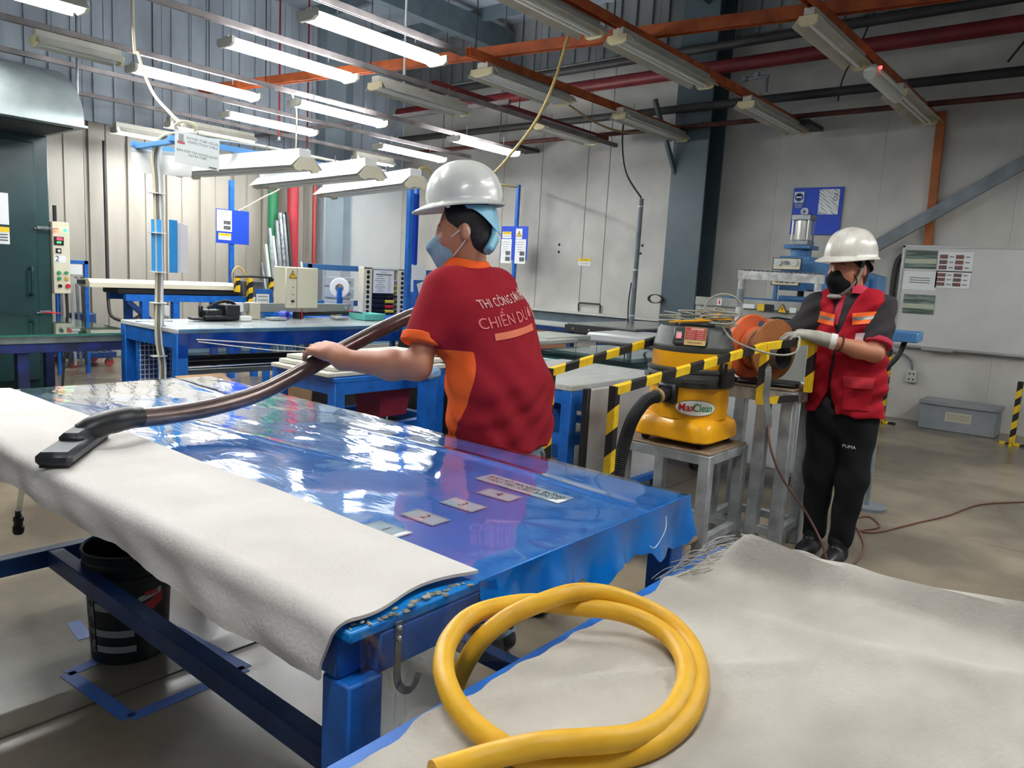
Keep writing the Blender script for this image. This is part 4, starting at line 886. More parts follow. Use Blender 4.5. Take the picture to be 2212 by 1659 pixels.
# vest: torso shell open at the arms, front opening shows the placket
V2 = Body(.05); V2.disp = lambda X: wr2(X)*1.2
V2.cone((-1.09, 4.03, .72), (-1.095, 4.03, .95), .142, .132, n=(1, 0, 0), f=1.36); V2.cone((-1.095, 4.03, .95), (-1.105, 4.03, 1.24), .132, .128, n=(1, 0, 0), f=1.34)
V2.cone((-1.02, 4.035, 1.31), (-1.20, 4.02, 1.31), .078, .078)
vcut = [cut((-.945, 4.03, 1.2), (1, .12, -.04)), cut((-1.295, 4.03, 1.2), (-1, .12, -.04))]
V2.cutall = [cut((0, 0, .752), (0, 0, -1)), cut((-1.12, 3.98, 1.385), (0, -.62, 1))]
AP, AQ = SL2, SR2
class Arm(Body): pass
def vdisp(X):
    d = V2.w(X); e = np.zeros(len(X))
    return d
ev0 = V2.ev
def vev(X, idx=None):
    d = ev0(X, idx)
    for a, dd in ((SL2, d2l), (SR2, d2r)):
        s_ = 1 if a is SL2 else -1
        q = X-(a+A3(s_*.055, -.01, -.06)); r = np.sqrt((q[:, 1]/.105)**2+(q[:, 2]/.125)**2); ax = s_*q[:, 0]
        d = np.maximum(d, np.minimum(.10-np.linalg.norm(q*A3(.7, 1, .8), axis=1), .05))
    # front opening: narrow V at the neck widening a little at the hem
    q = X-A3(-1.125, 3.9, 0); wv = np.where(X[:, 2] > 1.16, .010+(X[:, 2]-1.16)*.26, .007); wv = np.where(X[:, 2] < .86, .007+(.86-X[:, 2])*.45, wv)
    op = np.where(X[:, 1] < 3.985, wv-np.abs(X[:, 0]+1.128+.03*(1.2-X[:, 2])), -1.0)
    return np.maximum(d, op)
V2.ev = vev
vest = V2.build('vest', REDV, p2_, .0062)
def vproj(p, dr=(0, 1, 0)):
    return S_v.trace(Vector(p)-Vector(dr)*.05, dr)-np.array(dr)*.005
S_v = Body(.05); S_v.P = V2.P; S_v.disp = V2.disp
def vrib(x0, x1, z0, z1, sl, m, name, off=0, parent=None):
    b = MB(); fv = Vector((.06, 1, 0)).normalized()
    def fn(u, v):
        p = Vector((x0+(x1-x0)*u, 3.8, z0+(z1-z0)*v+sl*u)); q = Vector(S_v.trace(p, fv)); return q-fv*(.004+off)
    b.sheet(fn, 14, 4, .0015); return b.build(name, m, parent or vest)
HV = mat('fluorescent orange', (255, 112, 34), .6); SILV = mat('reflective silver', (150, 146, 142), .35, .3)
for (a, b_) in ((-1.26, -1.155), (-1.07, -.955)):
    s_ = .006 if a < -1.2 else .02
    o_ = vrib(a, b_, 1.205, 1.262, s_ if a > -1.2 else -.012, HV, 'reflective_strip'); vrib(a+.002, b_-.002, 1.226, 1.242, s_ if a > -1.2 else -.012, SILV, 'silver_band', .002, o_)
vrib(-1.065, -.95, .79, .905, .0, REDV, 'pocket', .004); vrib(-1.07, -.945, .90, .955, 0, mat('pocket flap red', (176, 30, 46), .85), 'pocket_flap', .008)
vrib(-1.05, -.985, 1.12, 1.165, .01, mat('badge', (214, 190, 190), .7), 'badge', .003)
# trousers and shoes
BLKT = mat('black track pants', (30, 31, 33), .85, spec=.15, var=.3, vscale=6)
T2 = Body(.05); T2.disp = lambda X: .003*np.sin(X[:, 2]*36+X[:, 0]*40); T2.cone((-1.09, 4.03, .84), (-1.09, 4.03, .72), .112, .115, n=(1, 0, 0), f=1.35)
FL2, FR2 = A3(-1.005, 3.90, .06), A3(-1.15, 3.95, .06)
T2.chain([A3(-1.015, 4.03, .72), A3(-.995, 3.97, .42), FL2+A3(0, .03, .05)], [.10, .074, .056], k=.04); T2.chain([A3(-1.165, 4.03, .72), A3(-1.165, 4.0, .42), FR2+A3(0, .03, .05)], [.10, .074, .056], k=.04)
tr2 = T2.build('trousers', BLKT, p2_, .008)
text('PUMA', .022, WHITE, (-.985, 3.86, .60), (.9, .44, 0), (0, 0, 1), tr2, 'printed_logo', project=lambda p: T2.trace(Vector(p)-Vector((-.44, .9, 0))*.12, (-.44, .9, 0))-A3(-.44, .9, 0)*.003)
for ft in (FL2, FR2):
    sh_ = Body(.02); sh_.ell(ft+A3(0, -.06, -.018), (.048, .135, .042), cuts=[cut((0, 0, .012), (0, 0, -1))]); sh_.cone(ft+A3(0, .02, -.01), ft+A3(0, .02, .05), .048, .046); so = sh_.build('shoe', BLACK, p2_, .006)
    sl_ = Body(0); sl_.ell(ft+A3(0, -.06, -.04), (.052, .14, .04), cuts=[cut((0, 0, .014), (0, 0, 1)), cut((0, 0, .001), (0, 0, -1))]); sl_.build('sole', mat('sole grey', (96, 96, 98), .7), so, .006)
# glove and bracelet on the left hand
GLV = mat('grey work glove', (176, 172, 160), .9, spec=.1, var=.5, vscale=30, c2=(150, 146, 136))
G = Body(.02); fd = Vector((-.93, -.30, .16)); fingers(G, WL2+A3(-.012, -.006, .004), fd, (.1, .2, -1), -1, [.62, .55, .55, .6], spread=.3, s=1.25)
G.cone(WL2+A3(.05, .03, -.012), WL2+A3(-.02, -.008, .003), .037, .034, cuts=[cut(WL2+A3(.045, .028, -.01), -fd)])
gl = G.build('glove', GLV, p2_, .0045)
gf = Body(0); gf.cone(WL2+A3(.07, .04, -.016), WL2+A3(-.02, -.008, .003), .040, .038, cuts=[cut(WL2+A3(.046, .028, -.01), -fd), cut(WL2+A3(.02, .012, -.004), fd)]); gf.build('cuff', mat('white cuff', (222, 220, 214), .9), gl, .0045)
wd = (WL2-EL2)/np.linalg.norm(WL2-EL2); xa, ya, za = frame(wd); wc = Vector(WL2-wd*.075)
for k in range(18):
    a = 2*math.pi*k/18; MB().lathe([(0, -.0055), (.0045, -.003), (.0055, 0), (.0045, .003), (0, .0055)], wc+xa*.036*math.cos(a)+ya*.036*math.sin(a), 8).build('bracelet_bead', mat('dark bead', (74, 28, 26), .3), p2_)
# mask, helmet, chin strap
MASKK = mat('black mask cloth', (22, 22, 24), .8, spec=.15)
M2 = Body(.02); M2.ell(g2(.055, 0, -.055), (.060, .060, .074), g2.M); M2.cone(g2(.075, 0, -.002), g2(.112, 0, -.05), .022, .028); M2.cone(g2(.10, 0, -.05), g2(.07, 0, -.115), .03, .026, n=g2.d(0, 1, 0), f=1.25)
M2.cutall = [cut(g2(.03, 0, -.02), -Vector(g2.d(1, 0, -.1))), cut(g2(.09, 0, .0), g2.d(-.30, 0, 1))]
mo = M2.build('face_mask', MASKK, p2_, .0045)
for e in (-1, 1): MB().tube([g2(.05, e*.064, -.01), g2(.03, e*.078, -.055), g2(.045, e*.06, -.10)], .003, 6, sub=6).build('ear_loop', MASKK, mo)
HELM2 = mat('worn white helmet shell', (214, 210, 200), .32, var=1.0, vscale=14, c2=(190, 185, 174), coat=.2, detail=8)
h2 = helmet(g2, ('scuffed white safety helmet on the worker with the black mask',), HELM2, .140, .064)
def hsurf(a, q):
    ph = q*math.pi/2; return g2(.137*math.sin(ph)**.92*math.cos(a)-.002, .115*math.sin(ph)**.92*math.sin(a), .143*math.cos(ph)**.85+.065)
sk = MB(); sk.sheet(lambda u, v: hsurf(-.22+.44*u, .93-.27*v), 8, 8, .001); stk = sk.build('sticker', mat('sticker', (206, 204, 198), .5), h2)
sk = MB(); sk.sheet(lambda u, v: Vector(hsurf(-.10+.2*u, .87-.1*v))+Vector(g2.d(.0015, 0, 0)), 6, 6, .001); sk.build('sticker_mark', mat('sticker red', (176, 44, 50), .5), stk)
STR = mat('grey chin strap', (140, 138, 128), .7)
for e in (1, -1):
    b = MB(); pth = catmull([Vector(g2(.02, e*.098, .07)), Vector(g2(.012, e*.086, .0)), Vector(g2(.035, e*.07, -.07)), Vector(g2(.075, e*.035, -.118)), Vector(g2(.098, 0, -.132))], 5)
    for p, q in zip(pth, pth[1:]): b.beam(p, q+(q-p)*.1, .018, .003, up=g2.d(0, e, -.2), bev=0)
    b.build('chin_strap', STR, h2)
    MB().box(g2(.016, e*.09, .028), (.024, .008, .03), Matrix((g2.x, g2.y, g2.z)).transposed(), .003).build('buckle', BLACK, h2)
ch = Body(.01); ch.ell(g2(.088, 0, -.132), (.03, .04, .014), g2.M); ch.build('chin_cup', STR, h2, .004)
sb = MB(); sb.sheet(lambda u, v: g2(.112*math.cos(R(95)+R(170)*u)-.008, .098*math.sin(R(95)+R(170)*u), .055-.06*math.sin(math.pi*u)*v-.012*v), 30, 5, .0025).build('suspension_band', mat('grey suspension', (120, 120, 116), .6), h2)
# ================================================================ vacuum cleaner on the stepped stand
VY = mat('vacuum yellow', (250, 182, 10), .36, var=.35, vscale=7, c2=(232, 158, 6), coat=.2)
VK = mat('vacuum charcoal', (66, 70, 66), .5, var=.3, vscale=9)
GRS = mat('worn grey steel', (170, 175, 177), .42, .15, var=1.0, vscale=9, c2=(132, 136, 138), detail=8)
WOOD = mat('plywood', (150, 130, 104), .7, var=.8, vscale=18, stretch=(1, 6, 1), c2=(118, 100, 80))
ls = thing('step_stand', 'low grey steel stand with plywood top under the yellow vacuum cleaner', 'stand', (-1.71, 3.54, 0))
a0, a1, b0, b1, zz = -1.935, -1.485, 3.315, 3.72, .565
for x in (a0, a1):
    for y in (b0, b1): MB().span((x-.028, y-.028, 0), (x+.028, y+.028, zz-.012), bev=.003).build('leg', GRS, ls)
for p, q in (((a0, b0), (a1, b0)), ((a0, b1), (a1, b1)), ((a0, b0), (a0, b1)), ((a1, b0), (a1, b1))):
    MB().beam((*p, zz-.036), (*q, zz-.036), .042, .048).build('top_rail', GRS, ls); MB().beam((*p, .12), (*q, .12), .04, .04).build('bottom_rail', GRS, ls)
MB().span((a0-.02, b0-.02, zz-.012), (a1+.02, b1+.02, zz), bev=.003).build('plywood_top', WOOD, ls)
MB().span((a0-.02, b0-.2, .14), (a1+.01, b0-.03, .158), bev=.003).build('step_board', WOOD, ls)
for x in (a0+.01, a1-.02): MB().span((x-.02, b0-.19, 0), (x+.02, b0-.15, .14)).build('leg', GRS, ls)
us = thing('step_stand', 'taller grey steel stand behind the vacuum holding the orange reel', 'stand', (-1.42, 3.9, 0))
c0_, c1_, d0_, d1_, zu = -1.64, -1.275, 3.755, 4.05, .865
for x in (c0_, c1_):
    for y in (d0_, d1_): MB().span((x-.03, y-.03, 0), (x+.03, y+.03, zu-.012), bev=.003).build('leg', GRS, us)
MB().span((-1.43, d0_-.03, 0), (-1.37, d0_+.03, zu-.012), bev=.003).build('leg', GRS, us)
for p, q in (((c0_, d0_), (c1_, d0_)), ((c0_, d1_), (c1_, d1_)), ((c0_, d0_), (c0_, d1_)), ((c1_, d0_), (c1_, d1_))):
    MB().beam((*p, zu-.045), (*q, zu-.045), .04, .062).build('top_rail', mat('chipped white steel', (196, 196, 190), .5, var=1.2, vscale=16, c2=(150, 146, 138)), us); MB().beam((*p, .12), (*q, .12), .04, .04).build('bottom_rail', GRS, us)
MB().span((c0_-.02, d0_-.02, zu-.012), (c1_+.02, d1_+.02, zu), bev=.003).build('plywood_top', WOOD, us)
# striped guard rails, boards built as stripes of tape
HY = mat('hazard yellow', (244, 206, 28), .5, var=.3, vscale=30, c2=(214, 170, 20)); HK = mat('hazard black', (30, 29, 28), .5)
def hazard(p, q, w_, parent, name='striped_bar', step=.092, up=(0, 0, 1)):
    """square bar wrapped in slanted yellow and black tape, every band its own stretch of the surface"""
    p, q = Vector(p), Vector(q); x, y, z = frame(q-p, up); L = (q-p).length; n = max(2, round(L/step)); b = MB(); h = w_/2
    cs = [(-h, -h), (h, -h), (h, h), (-h, h)]; sk = (0, w_*.9, w_*.9+w_*.3, w_*.3)
    for i in range(n):
        b.m = i % 2; r0 = []; r1 = []
        for (u, v), s_ in zip(cs, sk):
            t0 = min(L, max(0, (i*L/n+s_-w_*.6) if i else 0)); t1 = min(L, max(0, ((i+1)*L/n+s_-w_*.6) if i < n-1 else L))
            r0.append(p+x*u+y*v+z*t0); r1.append(p+x*u+y*v+z*t1)
        fs = [(k, (k+1) % 4, 4+(k+1) % 4, 4+k) for k in range(4)]
        if i == 0: fs.append((3, 2, 1, 0))
        if i == n-1: fs.append((4, 5, 6, 7))
        b.add(r0+r1, fs)
    return b.build(name, [HY, HK], parent, smooth=False, recalc=False)
A_, B_, C_, D_, E_ = (-1.588, 2.601, .914), (-2.033, 2.761, .925), (-1.35, 3.56, 1.083), (-1.206, 3.80, 1.119), (-1.80, 3.78, 1.135)
gf_ = thing('guard_rail', 'black and yellow striped guard rail frame around the vacuum cleaner', 'guard rail', (-1.6, 3.2, 0))
for p, q in ((A_, C_), (B_, E_), (C_, D_)): hazard(p, q, .034, gf_, 'rail')
for p, z1 in ((A_, 0), (B_, 0), (C_, .80), (D_, .86)): hazard((p[0], p[1], z1), (p[0], p[1], p[2]+.017), .034, gf_, 'post', up=(0, 1, 0))
hazard((-1.35, 3.56, .815), (-1.235, 3.735, .83), .03, gf_, 'brace')
MB().beam((E_[0], E_[1], .58), (E_[0], E_[1], E_[2]), .03, .03).build('post', HK, gf_)
# vacuum cleaner
cx_, cy_ = -1.70, 3.505
vc = thing('vacuum_cleaner', 'yellow and charcoal drum vacuum cleaner on the low stand', 'vacuum cleaner', (cx_, cy_, zz))
def rsq(hw, r, n=8):
    o = []
    for k, (sx, sy) in enumerate(((1, 1), (-1, 1), (-1, -1), (1, -1))):
        for i in range(n+1):
            a = math.pi/2*k+math.pi/2*i/n; o.append((sx*(hw-r)+r*math.cos(a), sy*(hw-r)+r*math.sin(a)))
    return o
b = MB(); rings = []
for hw, r, z in ((.205, .07, .60), (.21, .075, .607), (.207, .075, .655), (.20, .08, .685), (.185, .12, .705), (.18, .165, .715)):
    rings.append([(cx_+u, cy_+v, z) for u, v in rsq(hw, r)])
n = len(rings[0]); b.add([v for r in rings for v in r], [(j*n+i, j*n+(i+1) % n, (j+1)*n+(i+1) % n, (j+1)*n+i) for j in range(len(rings)-1) for i in range(n)]+[tuple(range(n-1, -1, -1)), tuple((len(rings)-1)*n+i for i in range(n))])
b.build('base_skirt', VY, vc)
MB().lathe([(.19, .70), (.196, .705), (.198, .86), (.19, .865)], (cx_, cy_, 0), 48).build('drum', VY, vc)
MB().lathe([(.19, .86), (.212, .862), (.218, .875), (.218, .915), (.212, .93), (.219, .935), (.219, .948), (.2, .955)], (cx_, cy_, 0), 48).build('clamp_ring', VK, vc)
MB().lathe([(.19, .95), (.197, .955), (.199, 1.03), (.19, 1.035)], (cx_, cy_, 0), 48).build('upper_band', VY, vc)
MB().lathe([(.19, 1.03), (.2, 1.032), (.204, 1.05), (.2, 1.066), (.192, 1.075), (.180, 1.135), (.165, 1.152), (.0, 1.155)], (cx_, cy_, 0), 48).build('motor_head', VK, vc)
vd = Vector((.55, -.835, 0)).normalized()                 # the side with switch and plate
vs = vd.cross(Vector((0, 0, 1)))*-1                       # to the right as seen from the front
def on(ang, z, r): d = Matrix.Rotation(ang, 3, 'Z')@vd; return Vector((cx_, cy_, z))+d*r, d
o, d = on(R(-12), 1.105, .188)
pn = MB(); pm = Matrix((Vector((0, 0, 1)).cross(d), d, Vector((0, 0, 1)))).transposed()@Matrix.Rotation(R(14), 3, 'X')
pn.box(o-d*.022, (.165, .06, .09), pm, .008); cons = pn.build('console', VK, vc)
xr = Vector((0, 0, 1)).cross(d).normalized(); yu = pm@Vector((0, 0, 1)); fo = o-d*.022+(pm@Vector((0, 1, 0)))*.031
PLR = mat('plate red', (176, 48, 36), .45); PLG = mat('plate gold', (206, 176, 112), .45)
card(cons, 'rating_plate', fo+xr*.022, xr, yu, .10, .088, PLG); card(cons, 'plate_field', fo+xr*.022+yu*.012, xr, yu, .094, .058, PLR, off=.0028)
for k in range(5):
    for e, L in ((-1, .04), (1, .034)): card(cons, 'plate_line', fo+xr*(.022+e*.023)+yu*(.024-.0095*k), xr, yu, L*(.7+.3*((k*7+e) % 3)/2), .0022, mat('plate pink', (226, 178, 168), .5), off=.0045, thick=.0005)
card(cons, 'plate_bar', fo+xr*.03+yu*.034, xr, yu, .062, .008, MATS['plate pink'], off=.0045, thick=.0005); text('MAXCLEAN', .013, INK, fo+xr*.022-yu*.032, xr, yu, cons, off=.003)
sw = card(cons, 'switch', fo-xr*.056, xr, yu, .026, .034, mat('switch clear', (180, 170, 168), .3), thick=.006); card(sw, 'switch_lamp', fo-xr*.052-yu*.004, xr, yu, .014, .018, mat('switch glow', (255, 46, 60), .3, emis=3), off=.0075, thick=.002)
MB().box(Vector((cx_, cy_, 1.16)), (.2, .05, .03), Matrix.Rotation(R(20), 3, 'Z'), .012).build('carry_handle', VK, vc)
o, d = on(R(36), .93, .222); MB().box(o-d*.002, (.035, .03, .12), Matrix((Vector((0, 0, 1)).cross(d), d, Vector((0, 0, 1)))).transposed(), .006).build('latch', BLACK, vc)
o, d = on(R(-140), .93, .222); MB().box(o-d*.002, (.035, .03, .12), Matrix((Vector((0, 0, 1)).cross(d), d, Vector((0, 0, 1)))).transposed(), .006).build('latch', BLACK, vc)
for k, an in enumerate((0, 95, 190, 275)):
    o, d = on(R(an), .898, .219); MB().box(o, (.13, .01, .026), Matrix((Vector((0, 0, 1)).cross(d), d, Vector((0, 0, 1)))).transposed(), .003).build('ring_rib', VK, vc)
# inlet
o, d = on(R(-36), .828, .2); mi_ = Matrix((Vector((0, 0, 1)).cross(d), d, Vector((0, 0, 1)))).transposed(); MB().box(o+d*.012, (.10, .05, .10), mi_, .012).build('inlet_box', BLACK, vc)
hd_ = (Vector((-1.72, 3.17, .81))-o).normalized(); MB().cyl(o+d*.03, o+d*.03+hd_*.06, .034, n=20).build('inlet_collar', BLACK, vc); MB().cyl(o+d*.03+hd_*.06, o+d*.03+hd_*.078, .036, n=20).build('inlet_ring', mat('tan ring', (176, 146, 104), .6), vc)
hs = o+d*.03+hd_*.078
# oval badge
def badge(s, z, up_, h_): return None
def bproj(p): q = Vector(p)-Vector((cx_, cy_, 0)); r = Vector((q.x, q.y, 0)).normalized()*.2005; return Vector((cx_, cy_, q.z))+r
o, d = on(R(4), .765, .1995); xr2 = Vector((0, 0, 1)).cross(d).normalized()
def oval(rx, rz, m, off, name, parent):
    b = MB(); P = [o]+[o+xr2*rx*math.cos(2*math.pi*i/40)+Vector((0, 0, rz*math.sin(2*math.pi*i/40))) for i in range(40)]
    def pj(p): q = p-Vector((cx_, cy_, 0)); r = Vector((q.x, q.y, 0)).normalized()*(.1985+off); return (cx_+r.x, cy_+r.y, q.z)
    mid = [o+(p-o)*.55 for p in P[1:]]
    b.add([pj(p) for p in P+mid], [(0, 41+i, 41+(i+1) % 40) for i in range(40)]+[(41+i, 1+i, 1+(i+1) % 40, 41+(i+1) % 40) for i in range(40)])
    return b.build(name, m, parent, recalc=False, sharp=90)
bo = oval(.112, .04, mat('badge grey', (120, 104, 70), .5), .0025, 'badge', vc); oval(.107, .0365, mat('badge white', (238, 238, 230), .4), .0035, 'badge_field', bo)
def bp2(p): q = Vector(p)-Vector((cx_, cy_, 0)); r = Vector((q.x, q.y, 0)).normalized()*.2032; return Vector((cx_+r.x, cy_+r.y, q.z))
text('Max', .052, mat('badge red', (206, 40, 44), .5), o-xr2*.046, xr2, (0, 0, 1), bo, 'lettering', project=bp2, bold=.0007); text('Clean', .052, mat('badge green', (30, 136, 70), .5), o+xr2*.036, xr2, (0, 0, 1), bo, 'lettering', project=bp2, sx=.86, bold=.0007)
for x, y in ((-1, -1), (1, -1), (-1, 1), (1, 1)):
    MB().cyl((cx_+x*.15, cy_+y*.15, zz+.02), (cx_+x*.15, cy_+y*.15+.022, zz+.02), .02, n=14).build('caster', RUBBER, vc)
MB().lathe([(.12, .585), (.15, .59), (.16, .605)], (cx_, cy_, 0), 24).build('underpan', VY, vc)
# ribbed hose from inlet to the wand, behind the worker
def ribbed(pts, r, name, m, label, cat, pitch=.0085, sub=10):
    P = catmull([Vector(p) for p in pts], sub); out = []; L = 0; acc = [0]
    for p, q in zip(P, P[1:]): L += (q-p).length; acc.append(L)
    n = int(L/pitch)*2; rs = []; j = 0
    for i in range(n+1):
        s_ = L*i/n
        while j < len(acc)-2 and acc[j+1] < s_: j += 1
        t = (s_-acc[j])/max(1e-9, acc[j+1]-acc[j]); out.append(P[j]*(1-t)+P[j+1]*t); rs.append(r if i % 2 else r*.88)
    b = MB(); b.tube(out, rs, 12); return b.build(name, m, None, label, cat, sharp=20)
ribbed([hs, (-1.728, 3.117, .80), (-1.715, 2.99, .735), (-1.695, 2.895, .64), (-1.675, 2.83, .536), (-1.66, 2.79, .40), (-1.68, 2.74, .2), (-1.80, 2.68, .06), (-2.0, 2.6, .05), (-2.2, 2.62, .15), (-2.34, 2.58, .5), (-2.34, 2.46, .85), (-2.29, 2.3, 1.1), (-2.265, 2.19, 1.185)], .031, 'vacuum_hose', RUBBER, 'black ribbed hose leading from the yellow vacuum cleaner to the wand', 'hose')
# grey cord coiled on the vacuum head
CG = mat('grey cord', (150, 148, 136), .5); cp = []
for k in range(54):
    a = k*.62; r = .085+.03*math.sin(k*.9); cp.append((-1.62+.03*math.sin(k*.31)+r*1.25*math.cos(a), 3.50+r*.8*math.sin(a), 1.165+.0012*k+.02*abs(math.sin(k*.37))))
cp += [(-1.52, 3.47, 1.14), (-1.44, 3.42, 1.10), (-1.34, 3.43, 1.07), (-1.25, 3.48, 1.055), (-1.20, 3.54, 1.07), (-1.195, 3.57, 1.11), (-1.21, 3.60, 1.14), (-1.26, 3.66, 1.13)]
cd = thing('power_cord', 'grey power cord coiled on top of the vacuum and trailing over the rail', 'cord', (-1.65, 3.5, 1.155)); MB().tube(cp, .0048, 7, sub=5).build('coil', CG, cd)
cp = [(-1.80+.055*math.cos(k*.8), 3.42+.05*math.sin(k*.8), 1.158+.003*k) for k in range(20)]; MB().tube(cp, .0048, 7, sub=5).build('coil', CG, cd)
cp = [(-1.55+.02*math.cos(a)*0+.075*math.cos(a), 3.49+.05*math.cos(a), 1.245+.075*math.sin(a)) for a in np.linspace(0, 6.28, 14)]; MB().tube(cp, .0048, 7, sub=4, closed=False).build('raised_loop', CG, cd)
yr = thing('yellow_straps', 'yellow folded webbing lying on the vacuum head under the cord', 'strap', (-1.7, 3.42, 1.16))
for k, (p, q) in enumerate((((-1.78, 3.38, 1.168), (-1.60, 3.46, 1.185)), ((-1.74, 3.36, 1.175), (-1.58, 3.42, 1.19)), ((-1.66, 3.43, 1.19), (-1.52, 3.52, 1.2)), ((-1.6, 3.50, 1.2), (-1.585, 3.56, 1.235)))): MB().beam(p, q, .024, .008).build('fold', VY, yr)
# orange reel
RO = mat('orange plastic', (240, 122, 70), .5, var=.4, vscale=6, c2=(202, 92, 50)); BR = mat('brown board', (170, 108, 56), .65, var=.6, vscale=8, c2=(140, 86, 44))
re = thing('hose_reel', 'orange and brown reel standing on the taller stand', 'reel', (-1.45, 3.86, zu)); rc = Vector((-1.47, 3.84, 1.05)); ra = Vector((.93, -.36, 0)).normalized()
b = MB(); b.lathe([(.05, -.012), (.165, -.012), (.172, -.004), (.172, .008), (.166, .014), (.05, .014)], rc-ra*.085, 44, ax=ra, up=(0, 0, 1)); fl1 = b.build('flange', RO, re)
MB().lathe([(.06, 0), (.10, .0), (.11, .012), (.11, .03), (.06, .05)], rc-ra*.07, 36, ax=ra, up=(0, 0, 1)).build('flange_boss', RO, fl1)
pz = rc-ra*.071+Vector((0, 0, .118))+Vector((.36, .93, 0)).normalized()*.05; MB().cyl(pz-ra*.002, pz+ra*.002, .022, n=18).build('hole', mat('hole blue', (70, 100, 140), .6), fl1)
MB().lathe([(.05, -.008), (.155, -.008), (.158, 0), (.155, .006), (.05, .006)], rc+ra*.075, 44, ax=ra, up=(0, 0, 1)).build('flange', BR, re)
MB().lathe([(.055, -.09), (.06, .07)], rc, 28, ax=ra, up=(0, 0, 1)).build('drum', mat('reel hub brown', (120, 80, 50), .6), re)
MB().lathe([(.058, 0), (.064, 0), (.064, .06), (.058, .06), (.056, .0)], rc+ra*.08-Vector((0, 0, .03)), 28, ax=ra, up=(0, 0, 1)).build('hub_ring', STEEL, re); MB().cyl(rc+ra*.08-Vector((0, 0, .03)), rc+ra*.1-Vector((0, 0, .03)), .056, n=24).build('hub_bore', BLACK, re)
for k in range(5): MB().tube([rc+ra*(-.06+.025*k)+Vector((0, 0, (.075+.012*(k % 2))*math.cos(a)))+Vector((.36, .93, 0))*(.075+.012*(k % 2))*math.sin(a) for a in np.linspace(0, 6.28, 22)[:-1]], .011, 7, closed=True).build('winding', mat('tan hose', (150, 104, 72), .6), re)
MB().box((-1.43, 3.86, zu+.012), (.3, .2, .02), Matrix.Rotation(.2, 3, 'Z'), .008).build('reel_foot', BLACK, re)
st_ = MB(); sp = catmull([Vector(v) for v in ((-1.38, 3.60, .98), (-1.33, 3.56, .985), (-1.315, 3.54, .93), (-1.315, 3.54, .84), (-1.29, 3.53, .76), (-1.285, 3.53, .70))], 5)
for p, q in zip(sp, sp[1:]): st_.beam(p, q+(q-p)*.1, .03, .004, up=(.5, -.8, 0), bev=0)
st_.build('webbing_strap', mat('grey webbing', (112, 114, 112), .8), None, 'grey webbing strap hanging from the striped rail', 'strap')
MB().tube([(-1.285, 3.53, .71), (-1.25, 3.50, .60), (-1.2, 3.57, .45), (-1.12, 3.72, .27), (-1.03, 3.73, .13), (-.98, 3.72, .02), (-.93, 3.8, .006), (-.95, 4.2, .006), (-1.05, 4.5, .006), (-1.15, 4.72, .006), (-1.1, 4.88, .006), (-1.0, 4.72, .006), (-1.06, 4.55, .006), (-.98, 4.6, .006), (-.85, 5.0, .006), (-.74, 5.35, .006), (-.64, 5.8, .006), (-.42, 6.16, .006), (-.1, 6.6, .006)], .006, 7, sub=8).build('extension_cord', mat('brown cord', (108, 72, 62), .5), None, 'brown power cord hanging from the strap and snaking across the floor', 'cord')
# ================================================================ left side of the hall
def table(name, label, x0, x1, y0, y1, z, topm, legm=BLUE, top=.03, lw=.06, low=None, apron=.07, legs=None, extra=None):
    t = thing(name, label, 'table', ((x0+x1)/2, (y0+y1)/2, 0))
    MB().span((x0, y0, z-top), (x1, y1, z), bev=.004).build('tabletop', topm, t)
    h = lw/2; zA = z-top-apron/2
    for p, q in (((x0+h, y0+h), (x1-h, y0+h)), ((x0+h, y1-h), (x1-h, y1-h)), ((x0+h, y0+h), (x0+h, y1-h)), ((x1-h, y0+h), (x1-h, y1-h))):
        MB().beam((*p, zA), (*q, zA), lw*.8, apron).build('apron', legm, t)
        if low is not None: MB().beam((*p, low), (*q, low), lw*.8, lw*.9).build('stretcher', legm, t)
    for x, y in (legs or [(x, y) for x in (x0+h, x1-h) for y in (y0+h, y1-h)]): MB().span((x-h, y-h, 0), (x+h, y+h, z-top), bev=.003).build('leg', legm, t)
    return t
# oven
OV = mat('dark green oven paint', (22, 62, 62), .38, var=.8, vscale=2.5, c2=(16, 46, 48)); GALV = mat('galvanised hood', (160, 170, 168), .42, .55, var=.6, vscale=5, c2=(140, 150, 150))
ov = thing('oven', 'dark green industrial oven at the left edge', 'oven', (-8.8, 1.7, 0))
MB().span((-9.6, .5, 0), (-8.02, 2.76, 2.40), bev=.01).build('cabinet', OV, ov); dr = MB().span((-8.02, .7, .12), (-7.965, 2.63, 2.32), bev=.01).build('door', OV, ov)
MB().tube([(-7.965, 2.56, 1.18), (-7.91, 2.56, 1.18), (-7.90, 2.56, 1.15), (-7.90, 2.555, .97), (-7.91, 2.555, .935), (-7.965, 2.555, .935)], .014, 8, sub=3).build('handle', OV, dr)
for z, m in ((1.555, STEEL), (.77, RED)):
    b = MB().box((-7.95, 2.67, z), (.03, .1, .03), bev=.004); b.m = 1; b.beam((-7.935, 2.66, z), (-7.93, 2.80, z+(.0 if m is STEEL else -.01)), .018, .012); b.m = 0; b.cyl((-7.95, 2.60, z-.01), (-7.95, 2.72, z+.01), .008); b.build('toggle_clamp', [STEEL, m], ov)
card(dr, 'notice', (-7.962, 2.34, 1.70), (0, 1, 0), (0, 0, 1), .13, .28, PAPER); card(dr, 'notice', (-7.962, 2.34, 1.46), (0, 1, 0), (0, 0, 1), .13, .15, PAPER); card(dr, 'notice_header', (-7.958, 2.34, 1.515), (0, 1, 0), (0, 0, 1), .13, .045, YELL)
for k in range(3): card(dr, 'printed_line', (-7.958, 2.34, 1.47-.025*k), (0, 1, 0), (0, 0, 1), .1, .008, INK)
